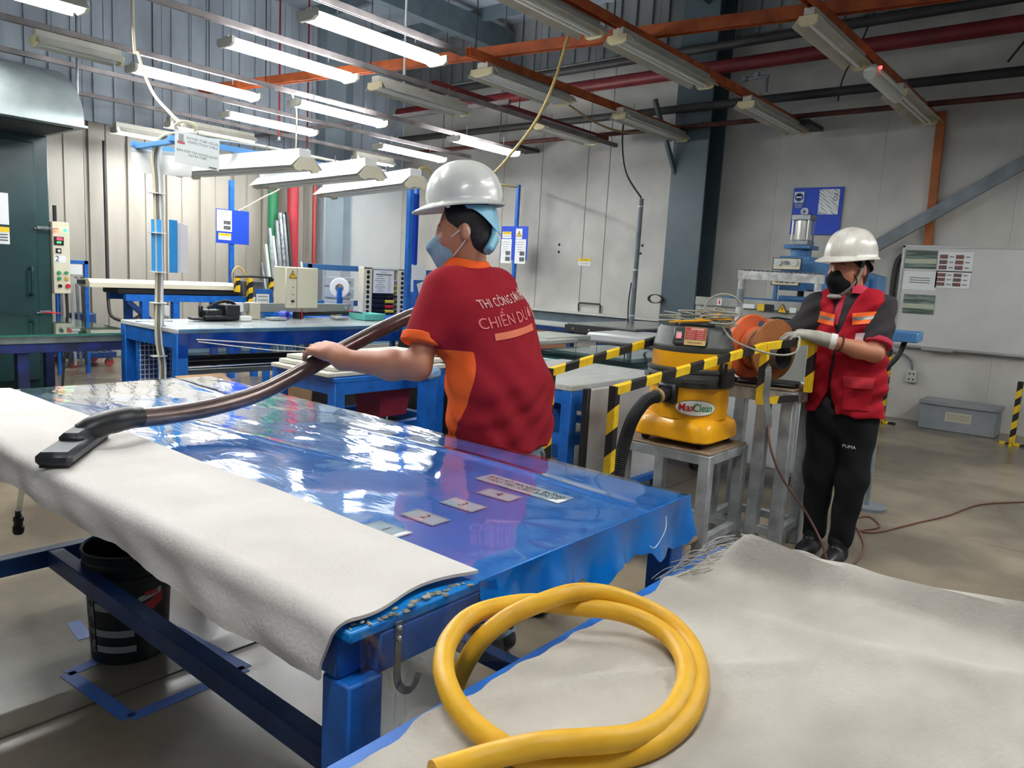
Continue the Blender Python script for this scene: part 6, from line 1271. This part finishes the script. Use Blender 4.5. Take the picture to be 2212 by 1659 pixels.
cable('wall_cable', [(-8.48, 4.98, 1.95), (-8.3, 5.15, 2.1), (-7.9, 5.3, 2.35), (-7.2, 4.9, 2.9), (-7.0, 4.7, 3.1)], .009, CREAM, 'cream cable rising from the notice board to the light rail')
# things stored below
for k, (z, m, lab) in enumerate(((.66, BLACK, 'upper black steel channel under the inspection table'), (.615, BLACK, 'lower black steel channel under the inspection table'), (.545, GREYP, 'grey steel channel lowest under the inspection table'))): MB().beam((-5.05-.05*k, 2.5, z), (-5.05-.05*k, 4.3, z-.02), .05, .035).build('steel_channel', m, None, lab, 'channel', 'channels under the table')
st3 = thing('channel_trestle', 'dark trestle carrying the steel channels under the inspection table', 'trestle', (-5.1, 3.4, 0))
for y in (2.75, 4.05): MB().beam((-5.3, y, .5), (-4.95, y, .5), .04, .04).build('cross_bar', DARKP, st3); MB().beam((-5.12, y, 0), (-5.12, y, .5), .05, .05).build('leg', DARKP, st3)
# mesh basket between the two tables
mg = thing('mesh_panel', 'blue and white wire mesh panel between the glass table and inspection table', 'mesh panel', (-5.3, 2.62, 0)); wm = mat('white wire', (206, 210, 216), .4)
for y in (2.36, 2.58): MB().span((-5.32, y-.015, 0), (-5.29, y+.015, .9)).build('upright', BLUE, mg)
b = MB()
for k in range(8): b.cyl((-5.285, 2.36+.03*k, .1), (-5.285, 2.36+.03*k, .9), .003, n=5)
for k in range(24): b.cyl((-5.283, 2.35, .12+.034*k), (-5.283, 2.59, .12+.034*k), .003, n=5)
b.build('wire_grid', wm, mg, kind='stuff'); MB().span((-5.33, 2.35, .1), (-5.315, 2.59, .88)).build('backing', mat('mesh blue', (60, 84, 150), .6), mg)
# ================================================================ middle and right background
t3 = table('boards_table', 'blue table behind the worker stacked with pale boards', -3.98, -3.36, 2.56, 3.42, .735, BLUE, BLUE, .03, .07, low=.40)
for k, (dx, dz, w_) in enumerate(((0, 0, .56), (-.03, .026, .50), (-.08, .052, .42))):
    MB().box((-3.66+dx, 3.0+.05*k, .75+dz), (w_, .95, .024), Matrix.Rotation(.05*k, 3, 'Z'), .004).build('pale_board', mat('pale board', (206, 204, 190), .6), None, ('lowest pale board on the blue table behind the arm', 'middle pale board on the blue table behind the arm', 'top pale board on the blue table behind the arm')[k], 'board', 'stacked pale boards')
cb = thing('cardboard_box', 'open cardboard box under the boards table', 'box', (-3.92, 2.28, 0))
b = MB(); b.span((-4.12, 2.08, 0), (-3.72, 2.48, .60), bev=.003); b.build('body', CARD, cb); MB().box((-4.22, 2.28, .62), (.22, .3, .006), Matrix.Rotation(.3, 3, 'Y')).build('flap', CARD, cb); MB().box((-3.92, 2.02, .62), (.3, .14, .006), Matrix.Rotation(-.35, 3, 'X')).build('flap', CARD, cb)
MB().span((-4.42, 2.9, 0), (-4.05, 3.3, .66), bev=.003).build('cardboard_box.001', CARD, None, 'closed tall cardboard box behind the red bin', 'box')
rb = thing('red_bin', 'red plastic bin under the boards table', 'bin', (-3.6, 3.16, .42)); b = MB(); b.add([(-3.66+s*x, 3.16+s*y, z) for s, z in ((.11, .43), (.13, .60), (.12, .60), (.105, .44)) for x, y in ((-1, -1), (1, -1), (1, 1), (-1, 1))], [(3, 2, 1, 0)]+[(4*j+i, 4*j+(i+1) % 4, 4*j+4+(i+1) % 4, 4*j+4+i) for j in range(3) for i in range(4)]+[(12, 13, 14, 15)]); b.build('shell', mat('dull red plastic', (166, 50, 66), .45), rb); MB().box((-3.53, 3.16, .6), (.014, .26, .02)).build('rim', MATS['dull red plastic'], rb)
pb = thing('wrapped_stanchion', 'blue table leg with crumpled plastic wrap beside the worker', 'table leg', (-3.22, 3.13, 0)); MB().span((-3.26, 3.09, 0), (-3.18, 3.17, .76)).build('post', BLUE, pb); MB().box((-3.22, 3.13, .75), (.13, .13, .07), Matrix.Rotation(.3, 3, 'Z'), .02).build('wrap', mat('wrap film', (150, 180, 214), .15, bump=.8, bscale=30), pb)
MB().span((-3.9, 4.25, 0), (-3.62, 4.6, .62), bev=.003).build('cardboard_box.002', CARD, None, 'brown cardboard box half hidden by the worker', 'box')
MB().prism([(.05, -.72), (.9, -.72), (.95, .07), (.2, .12)], (-4.3, 3.65, .72), (.1, 1, 0), (-.06, 0, 1), (.008, 0, 0)).build('black_sheet', BLACK, None, 'black plastic sheet leaning on the blue table behind the wand', 'sheet')
# long table right of the worker
WT = mat('scratched white board', (196, 198, 192), .4, var=.6, vscale=6, stretch=(6, 1, 1), c2=(172, 174, 168))
t4 = table('long_table', 'blue table with scratched white top right of the worker', -3.3, -2.415, 3.49, 4.62, .75, WT, BLUE, .035, .07, low=.42, apron=.08)
pn = thing('leaning_board', 'white panel with black edge leaning against the long table', 'panel', (-2.4, 3.9, 0)); b = MB(); b.box((-2.33, 3.98, .43), (.03, .9, .62), Matrix.Rotation(.04, 3, 'Y'), .003); b.build('panel', mat('white laminate', (206, 208, 208), .4, var=.3, vscale=3), pn); MB().box((-2.33, 3.52, .43), (.04, .03, .63), None, .003).build('edge', BLACK, pn)
MB().box((-2.32, 3.98, .105), (.05, .92, .04), None, .003).build('base_rail', BLUE, pn)
MB().beam((-2.32, 3.58, 0), (-2.32, 3.58, .1), .04, .04).build('foot', BLUED, pn); MB().beam((-2.32, 4.38, 0), (-2.32, 4.38, .1), .04, .04).build('foot', BLUED, pn)
tg = table('glass_stack_table', 'blue table stacked with green glass sheets', -3.95, -2.62, 4.66, 6.15, .73, mat('pale green board', (196, 210, 208), .3), BLUE, .03, .06, low=.3)
for k in range(4): MB().span((-3.9+.1*k, 4.68+.06*k, .732+.014*k), (-2.66-.06*k, 6.1-.12*k, .744+.014*k)).build('glass_sheet', film_mat('pale green glass', (214, 232, 232), .02, .02, 3, .10, gain=.6), None, ('lowest glass sheet of the stack', 'second glass sheet of the stack from below', 'third glass sheet of the stack from below', 'top glass sheet of the stack')[k]+' on the table behind the striped rail', 'glass sheet', 'stacked glass sheets', recalc=False)
gl_ = thing('glass_plate', 'large upright glass pane leaning on the glass table', 'glass pane', (-2.62, 5.0, .3)); MB().box((-2.56, 5.15, .52), (.012, 1.1, .46), Matrix.Rotation(.05, 3, 'Y')).build('pane', film_mat('teal glass', (150, 190, 186), .02, .02, 3, .08), gl_, recalc=False); MB().box((-2.555, 5.15, .75), (.014, 1.1, .008)).build('edge', mat('teal edge', (40, 130, 120), .2), gl_)
MB().span((-2.6, 4.6, 0), (-2.52, 4.68, .3)).build('prop', BLUED, gl_); MB().span((-2.6, 5.6, 0), (-2.52, 5.68, .3)).build('prop', BLUED, gl_)
for k, (y, z) in enumerate(((5.55, .80), (5.2, .79))): MB().box((-4.15+.1*k, y, z+.02), (.5, .7, .035), None, .006).build('foam_slab', mat('grey slab', (178, 182, 172), .7), None, ('grey foam slab at the back of the glass table', 'grey foam slab at the front of the glass table')[k], 'slab', 'grey slabs')
tdk = table('dark_table', 'dark steel table near the back wall left of the grey pole', -5.0, -4.1, 7.05, 8.75, .86, mat('dark glass top', (150, 156, 150), .25, var=.2, vscale=3), BLUED, .02, .06, apron=.09)
MB().span((-5.02, 7.03, .76), (-4.08, 7.05, .84)).build('front_plate', DARKP, tdk)
for k in range(4): MB().cyl((-4.9+.22*k, 7.02, .80), (-4.9+.22*k, 7.03, .80), .012, n=8).build('bolt', ALU, tdk)
tbr = table('brown_bench', 'low blue bench with brown side boards before the back wall', -7.4, -5.06, 7.25, 7.9, .80, WT, BLUED, .02, .05, apron=.05)
for k in range(3): MB().span((-7.3+.75*k, 7.24, .42), (-6.62+.75*k, 7.262, .72), bev=.002).build('side_board', mat('brown fibre board', (150, 104, 78), .7), tbr)
tpl = table('wrapped_table', 'table covered with white plastic near the pillar', -4.25, -3.4, 6.55, 7.0, .74, WT, BLUE, .03, .06); MB().box((-3.85, 6.85, .785), (.95, .85, .09), Matrix.Rotation(.1, 3, 'Z'), .02).build('plastic_bundle', mat('white plastic wrap', (212, 214, 212), .3, bump=.5, bscale=18), None, 'flat bundle wrapped in white plastic on the table near the pillar', 'bundle')
# notice board and poles in front of the back wall
noticeboard('notice_board', 'blue notice board with warning triangle on a tall blue post', (-7.31, 8.8, 1.84), (1, .03, 0), .5, .5, 0, 2.7, [(-.14, .12, .17, .1, 'c'), (.09, .14, .12, .15, 't'), (-.14, -.12, .2, .36, 'p'), (.13, -.12, .2, .36, 'p')])
gp = thing('grey_pole', 'tall leaning grey pole with cable before the back wall', 'pole', (-4.72, 8.0, 0)); MB().tube([(-4.72, 8.0, 0), (-4.715, 8.0, 2.35)], .03, 12).build('tube', GREYP, gp)
for z in (.95, 1.5, 2.25): MB().cyl((-4.717, 8.0, z), (-4.717, 8.0, z+.012), .033, n=12).build('tie', WHITE, gp)
MB().tube([(-4.75, 7.98, .8), (-4.77, 7.98, 1.1), (-4.75, 7.98, 1.35)], .008, 6, sub=4).build('lead', DKC, gp)
cable('dark_cable', [(-5.04, 8.0, 3.36), (-5.05, 8.02, 3.0), (-4.95, 8.0, 2.65), (-4.72, 8.0, 2.36)], .012, DKC, 'dark cable hanging from the rail to the grey pole')
cable('yellow_cable', [(-3.70, 5.01, 3.34), (-3.82, 5.0, 2.93), (-4.02, 5.05, 2.65), (-4.33, 5.14, 2.43), (-4.80, 5.38, 2.27), (-5.38, 5.53, 2.12), (-5.63, 5.34, 2.2), (-5.70, 5.31, 2.34), (-5.70, 5.44, 2.37), (-5.84, 5.82, 2.17), (-6.4, 6.8, 2.3), (-6.85, 7.7, 2.55), (-7.1, 8.5, 2.62), (-7.3, 8.77, 2.68)], .013, mat('yellowed cable', (190, 168, 104), .5), 'long yellowed cable hanging from the orange beam behind the helmet')
cable('side_cable', [(-2.9, 9.05, 3.5), (-2.85, 9.0, 3.75), (-2.7, 9.0, 4.1), (-2.6, 9.0, 4.4)], .01, DKC, 'thin dark cable rising beside the dark wall pipe')
cable('slack_cable', [(-5.2, 7.0, 3.3), (-5.0, 7.4, 3.12), (-4.85, 7.9, 3.1), (-4.7, 8.5, 3.3)], .012, mat('tan cable', (150, 132, 90), .5), 'tan cable sagging between the rails left of the pillar')
cable('right_cable', [(-1.3, 9.0, 3.7), (-1.1, 9.0, 4.0), (-.9, 9.0, 4.3), (-.7, 9.0, 4.5)], .012, DKC, 'dark cable crossing the red pipe at the upper right')
st = thing('wall_sticker', 'small yellow and white notice on the back wall panel', 'sticker', (-6.35, 9.28, 1.57)); card(st, 'sheet', (-6.35, 9.284, 1.615), (1, 0, 0), (0, 0, 1), .22, .11, PAPER); card(st, 'header', (-6.35, 9.281, 1.645), (1, 0, 0), (0, 0, 1), .22, .045, YELL); text('ISO TANK', .03, INK, (-6.35, 9.278, 1.645), (1, 0, 0), (0, 0, 1), st); text('LÝ THUYẾT', .028, INK, (-6.35, 9.281, 1.59), (1, 0, 0), (0, 0, 1), st)
hn = MB().tube([(-6.38, 9.26, .89), (-6.38, 9.25, 1.0), (-6.36, 9.25, 1.015), (-6.02, 9.25, 1.015), (-6.0, 9.25, 1.0), (-6.0, 9.26, .89)], .012, 7).build('bent_rod', DARKP, None, 'rusty bent bar on the wall above the grey beam', 'bar')
for k, (x, z) in enumerate(((-6.83, 1.86), (-6.83, 1.75), (-5.4, 1.87), (-5.42, 1.76))): MB().lathe([(0, 0), (.022, 0), (.016, .008), (0, .01)], (x, 9.285, z), 9, ax=(0, -1, 0), up=(0, 0, 1)).build('wall_bolt', DARKP, None, ('upper left', 'lower left', 'upper right', 'lower right')[k]+' dark bolt hole in the back wall panels', 'bolt', 'bolt holes in the back wall')
# blue press on its bench
PR = mat('press blue', (70, 128, 182), .42, var=.3, vscale=5); PB2 = mat('press bench grey', (176, 176, 166), .5, var=.4, vscale=5)
ben = table('press_bench', 'long beige bench carrying the blue press', -3.31, -1.75, 6.8, 7.5, 1.185, PB2, PB2, .02, .06, low=.5)
MB().span((-3.31, 6.785, 1.175), (-1.75, 6.80, 1.255), bev=.003).build('front_plate', PB2, ben); MB().span((-3.3, 6.9, .86), (-1.8, 7.4, .88)).build('shelf', PB2, ben); MB().span((-3.0, 6.82, .5), (-2.7, 7.4, 1.13)).build('brown_side', CARD, ben)
MB().span((-3.1, 6.9, 1.256), (-2.3, 7.4, 1.268)).build('slide_plate', PR, ben)
fp = Vector((0, 6.783, 0)); X_, Z_ = Vector((1, 0, 0)), Vector((0, 0, 1))
a1_ = card(ben, 'arrow_label', (-3.06, 6.783, 1.215), X_, Z_, .045, .06, PAPER); b = MB(); b.prism([(-.006, .02), (.006, .02), (.006, -.005), (.014, -.005), (0, -.024), (-.014, -.005), (-.006, -.005)], (-3.06, 6.780, 1.215), X_, Z_, (0, -.001, 0)); b.build('arrow', RED, a1_)
card(ben, 'white_label', (-2.79, 6.783, 1.195), X_, Z_, .15, .04, PAPER); card(ben, 'yellow_label', (-2.655, 6.783, 1.192), X_, Z_, .065, .065, MATS['hazard yellow']); card(ben, 'black_label', (-2.575, 6.783, 1.192), X_, Z_, .085, .065, INK)
triangle(ben, (-2.455, 6.78, 1.195), X_, Z_, .095); card(ben, 'white_label', (-2.36, 6.783, 1.185), X_, Z_, .06, .045, PAPER)
ps = thing('press', 'blue pneumatic press with silver cylinder behind the second worker', 'press', (-2.2, 7.1, 1.255))
b = MB(); b.prism([(-2.55, 1.63), (-2.3, 1.63), (-1.95, 1.58), (-1.72, 1.52), (-1.72, 1.27), (-1.85, 1.27), (-1.85, 1.36), (-2.3, 1.38), (-2.3, 1.36), (-2.55, 1.36)], (0, 6.9, 0), X_, Z_, (0, .3, 0)); b.build('frame', PR, ps, smooth=False)
MB().span((-2.0, 6.85, 1.255), (-1.78, 7.3, 1.5)).build('column', PR, ps); MB().span((-2.58, 6.92, 1.63), (-2.31, 7.18, 1.67), bev=.004).build('plate', PR, ps); MB().cyl((-2.44, 7.05, 1.67), (-2.44, 7.05, 1.74), .085, n=24).build('neck', PR, ps); MB().box((-2.44, 7.05, 1.755), (.24, .24, .035), bev=.005).build('plate', PR, ps)
cy2 = MB().box((-2.44, 7.05, 1.795), (.17, .17, .045), bev=.005).build('cylinder_end', STEEL, ps); MB().box((-2.44, 7.05, 2.02), (.17, .17, .05), bev=.005).build('cylinder_end', STEEL, ps); MB().cyl((-2.44, 7.05, 1.815), (-2.44, 7.05, 2.0), .072, n=28).build('cylinder_barrel', mat('bright steel', (214, 212, 202), .2, .85), ps)
for x in (-1, 1):
    for y in (-1, 1): MB().cyl((-2.44+x*.07, 7.05+y*.07, 1.81), (-2.44+x*.07, 7.05+y*.07, 2.0), .009, n=8).build('tie_rod', ALU, ps)
b = MB(); b.lathe([(.014, -.012), (.036, -.012), (.036, .012), (.014, .012)], (-2.44, 7.05, 2.075), 18, ax=(0, 1, 0), up=(0, 0, 1), close=True); b.build('lifting_eye', STEEL, ps); MB().tube([(-2.34, 7.0, 2.0), (-2.32, 6.98, 1.9), (-2.325, 6.98, 1.7), (-2.33, 6.98, 1.5)], .008, 6, sub=4).build('air_tube', BLUED, ps)
for z0_, z1_, nm in ((1.545, 1.64, 'g'), (1.405, 1.475, 'b')):
    pnl = MB().span((-2.575, 6.77, z0_), (-2.335, 6.80, z1_), bev=.005).build('control_panel', BEIGE, ps); MB().span((-2.582, 6.775, z0_-.006), (-2.328, 6.79, z1_+.006)).build('panel_rim', BLACK, pnl)
    if nm == 'g':
        for x in (-2.53, -2.385):
            g_ = MB().cyl((x, 6.77, 1.605), (x, 6.757, 1.605), .033, n=22).build('gauge', ALU, pnl); MB().cyl((x, 6.757, 1.605), (x, 6.754, 1.605), .028, n=22).build('dial', mat('dial face', (206, 212, 212), .3), g_); MB().beam((x-.012, 6.753, 1.598), (x+.014, 6.753, 1.612), .003, .001).build('needle', INK, g_)
        MB().cyl((-2.457, 6.77, 1.603), (-2.457, 6.75, 1.603), .018, n=14).build('knob', GREYP, pnl)
    else:
        for k, m in enumerate((mat('amber button', (196, 156, 50), .4), BLACK, BLACK, BLACK)): MB().cyl((-2.535+.052*k, 6.77, 1.44), (-2.535+.052*k, 6.752, 1.44), .015, n=14).build('button', m, pnl)
MB().beam((-2.56, 6.85, 1.26), (-2.56, 6.85, 1.41), .03, .03).build('panel_post', PR, ps); MB().cyl((-2.4, 7.05, 1.30), (-2.4, 7.05, 1.37), .03, n=16).build('ram', BLACK, ps); MB().box((-2.4, 7.05, 1.29), (.34, .2, .04), bev=.006).build('die', PR, ps)
# white tubular frame in front of the press
wf = thing('tubular_arch', 'white painted steel arch with wavy mesh top before the press', 'frame', (-2.2, 6.0, 0)); WP = mat('chipped white paint', (206, 208, 204), .45, var=1.2, vscale=18, c2=(160, 160, 156))
for x in (-2.53, -1.915): MB().tube([(x, 6.0, 0), (x, 6.0, 1.47)], .027, 12).build('post', WP, wf); MB().cyl((x, 6.0, 1.20), (x, 6.0, 1.35), .028, n=12).build('grey_sleeve', GREYP, wf)
MB().beam((-2.56, 6.0, 1.465), (-1.88, 6.0, 1.455), .05, .07).build('top_bar', WP, wf); MB().sheet(lambda u, v: (-2.55+.66*u, 5.98+.08*v, 1.508-.01*u+.004*math.sin(u*110)), 120, 2, .003).build('wavy_mesh', STEEL, wf)
cr2 = thing('tube_trolley', 'trolley with dark curved tube handle behind the orange reel', 'trolley', (-2.2, 6.35, 0)); MB().span((-2.75, 6.15, .98), (-1.85, 6.55, 1.0)).build('deck', PB2, cr2); MB().span((-2.72, 6.16, .4), (-1.88, 6.54, .98)).build('cabinet', mat('grey cabinet', (150, 150, 142), .5), cr2)
for x in (-2.65, -1.95): MB().span((x-.02, 6.2, .0), (x+.02, 6.5, .4)).build('leg', GREYP, cr2)
MB().tube([(-2.45, 6.1, .95), (-2.33, 6.08, 1.08), (-2.24, 6.06, 1.115), (-2.12, 6.04, 1.11), (-2.06, 6.03, 1.11)], .026, 12, sub=5).build('tube_handle', BLACK, cr2)
# things on the right wall
wbd = thing('whiteboard', 'large whiteboard with pinned photos on the right wall', 'whiteboard', (-1.3, 9.2, .82)); MB().span((-2.05, 9.2, .835), (.6, 9.235, 1.905)).build('surface', mat('whiteboard surface', (214, 214, 210), .3, var=.3, vscale=4, c2=(202, 202, 198)), wbd)
for lo, hi in (((-2.07, 9.19, .815), (.62, 9.24, .84)), ((-2.07, 9.19, 1.9), (.62, 9.24, 1.925)), ((-2.07, 9.19, .82), (-2.045, 9.24, 1.92))): MB().span(lo, hi).build('frame', ALU, wbd)
MB().span((-1.75, 9.14, .80), (-1.45, 9.2, .825), bev=.003).build('pen_tray', ALU, wbd)
PH = mat('green photo print', (130, 150, 138), .4, var=2.0, vscale=9, c2=(70, 84, 74), stretch=(.3, 1, 3))
for (x, z, w_, h_) in ((-1.88, 1.775, .31, .2), (-1.845, 1.29, .31, .21)):
    o = card(wbd, 'photo', (x, 9.198, z), X_, Z_, w_, h_, PH); card(o, 'photo_band', (x, 9.195, z-.02), X_, Z_, w_, .05, mat('photo band', (190, 194, 170), .5))
s1 = card(wbd, 'notice_sheet', (-1.865, 9.198, 1.545), X_, Z_, .33, .2, PAPER)
for k in range(3): card(s1, 'printed_line', (-1.865, 9.195, 1.575-.025*k), X_, Z_, .2, .008, GREYINK)
for (zc, hh, rows) in ((1.755, .21, 3), (1.57, .18, 3)):
    s2 = card(wbd, 'chart_sheet', (-1.55, 9.198, zc), X_, Z_, .33, hh, PAPER)
    for r in range(rows):
        for c_ in range(2): card(s2, 'chart_photo', (-1.66+.15*c_, 9.195, zc+hh*.26-hh*.27*r), X_, Z_, .075, hh*.2, mat('chart dark', (96, 96, 92), .5, var=2, vscale=40, c2=(150, 70, 66))); card(s2, 'printed_line', (-1.585+.15*c_, 9.195, zc+hh*.26-hh*.27*r), X_, Z_, .04, hh*.05, GREYINK)
wbl = thing('wall_board', 'blue wall board with goggles sign behind the press', 'notice board', (-3.07, 9.27, 2.03)); MB().box((-3.075, 9.268, 2.31), (.575, .012, .55), None, .002).build('board', BOARDBLUE, wbl)
gs = card(wbl, 'goggles_sign', (-3.29, 9.26, 2.44), X_, Z_, .125, .2, mat('mandatory blue', (40, 84, 170), .5)); card(gs, 'sign_field', (-3.29, 9.257, 2.475), X_, Z_, .115, .125, PAPER); MB().cyl((-3.29, 9.255, 2.475), (-3.29, 9.253, 2.475), .05, n=28).build('disc', MATS['mandatory blue'], gs); MB().box((-3.29, 9.252, 2.475), (.06, .002, .022), None, .0).build('goggles', WHITE, gs); b = MB(); b.lathe([(0, 0), (.03, 0)], (-3.29, 9.2525, 2.478), 18, ax=(0, -1, 0), up=(0, 0, 1)); b.build('face', mat('face pale', (150, 176, 214), .5), gs); text('BẮT BUỘC\nĐEO KÍNH\nBẢO HỘ', .018, WHITE, (-3.29, 9.256, 2.375), X_, Z_, gs)
b = MB(); b.sheet(lambda u, v: (-3.055+.23*u, 9.258-.004*math.sin(u*23+v*31)*math.sin(v*17+u*5), 2.27+.29*v), 40, 44, .001); fo_ = b.build('foil_pouch', mat('clear wrinkled pouch', (206, 208, 206), .12, .5), wbl); text('YCI', .06, INK, (-2.87, 9.25, 2.47), (0, 0, -1), X_, fo_)
sk = thing('wall_socket', 'grey double socket box on the wall below the whiteboard', 'socket', (-1.83, 9.26, .42)); MB().box((-1.83, 9.26, .49), (.11, .06, .14), None, .008).build('box', mat('socket grey', (190, 190, 182), .5), sk); MB().tube([(-2.15, 9.27, .72), (-2.0, 9.26, .74), (-1.88, 9.26, .68), (-1.84, 9.26, .60), (-1.835, 9.26, .55)], .012, 7, sub=5).build('conduit', GREYP, sk)
for z in (.52, .46):
    for x in (-1.85, -1.81): MB().box((x, 9.228, z), (.012, .004, .02)).build('slot', INK, sk)
cw = MB().tube([(-2.12, 9.26, 1.1), (-2.14, 9.25, 1.5), (-2.12, 9.25, 1.75), (-2.06, 9.25, 1.82)], .03, 8, sub=5).build('wall_hose', DKC, None, 'dark bundle of cables beside the whiteboard left edge', 'cable')
bx_ = thing('supply_box', 'grey metal storage box on the floor against the wall', 'box', (-1.28, 9.0, 0)); MB().span((-1.63, 8.84, .0), (-.93, 9.2, .26), bev=.006).build('body', mat('box grey', (150, 156, 160), .5, var=.5, vscale=5, c2=(134, 140, 144)), bx_); MB().span((-1.645, 8.825, .26), (-.915, 9.21, .30), bev=.005).build('lid', mat('box lid grey', (146, 150, 152), .45), bx_)
lb = card(bx_, 'label', (-1.27, 8.84, .155), X_, Z_, .24, .1, mat('label cream', (196, 192, 172), .7)); text('THÙNG ĐỰNG\nSHOP SUPPLY', .032, mat('faded gold ink', (150, 136, 96), .7), (-1.27, 8.837, .155), X_, Z_, lb)
for k, (x, y, h_, lab) in enumerate(((-1.965, 8.75, .80, 'striped hazard post standing left of the grey storage box'), (-.76, 8.6, .62, 'striped hazard post at the right edge of the picture'))):
    hp2 = thing('hazard_post', lab, 'post', (x, y, 0), 'striped hazard posts'); hazard((x, y, .02), (x, y, h_), .045, hp2, 'post', .08, up=(0, 1, 0)); hazard((x-.1, y, .012), (x+.14, y-.02, .012), .024, hp2, 'foot', .06); hazard((x+.0, y-.12, .012), (x, y+.12, .012), .024, hp2, 'foot', .06)
bst = thing('blue_stool', 'small blue tray stand behind the second worker', 'stand', (-1.09, 5.0, 0)); MB().box((-1.09, 5.05, 1.12), (.22, .3, .06), Matrix.Rotation(.1, 3, 'Z'), .005).build('tray', PR, bst); MB().cyl((-1.17, 5.1, 0), (-1.17, 5.1, 1.09), .016, n=10).build('stem', GREYP, bst); MB().cyl((-1.17, 5.1, 0), (-1.17, 5.1, .02), .12, n=20).build('foot', GREYP, bst)
MB().tube([(-1.05, 5.0, 1.09), (-1.08, 4.95, .98), (-1.2, 4.9, .84), (-1.35, 4.95, .8)], .016, 8, sub=5).build('hose', RUBBER, bst)
for k in range(3): MB().lathe([(.09, -.02), (.11, -.02), (.11, .02), (.09, .02)], (-4.86, 8.80, 1.16), 22, ax=(0, 1, 0), up=(0, 0, 1), sx=.55, close=True).build('wall_coil', DKC, None, 'dark coil of cable hung on the pillar edge', 'cable') if k == 0 else None
wc2 = thing('parts_cabinet', 'white cabinet on casters behind the stands', 'cabinet', (-2.1, 5.1, 0)); MB().span((-2.45, 5.0, .14), (-1.62, 5.4, .72), bev=.008).build('body', mat('cabinet white', (196, 200, 198), .45), wc2); MB().span((-2.43, 4.985, .16), (-1.64, 5.0, .70)).build('door', mat('cabinet door', (188, 192, 192), .45), wc2)
for x in (-2.38, -1.7): MB().cyl((x-.015, 5.1, .06), (x+.015, 5.1, .06), .06, n=14).build('caster', RUBBER, wc2); MB().box((x, 5.1, .12), (.05, .05, .05)).build('fork', STEEL, wc2)
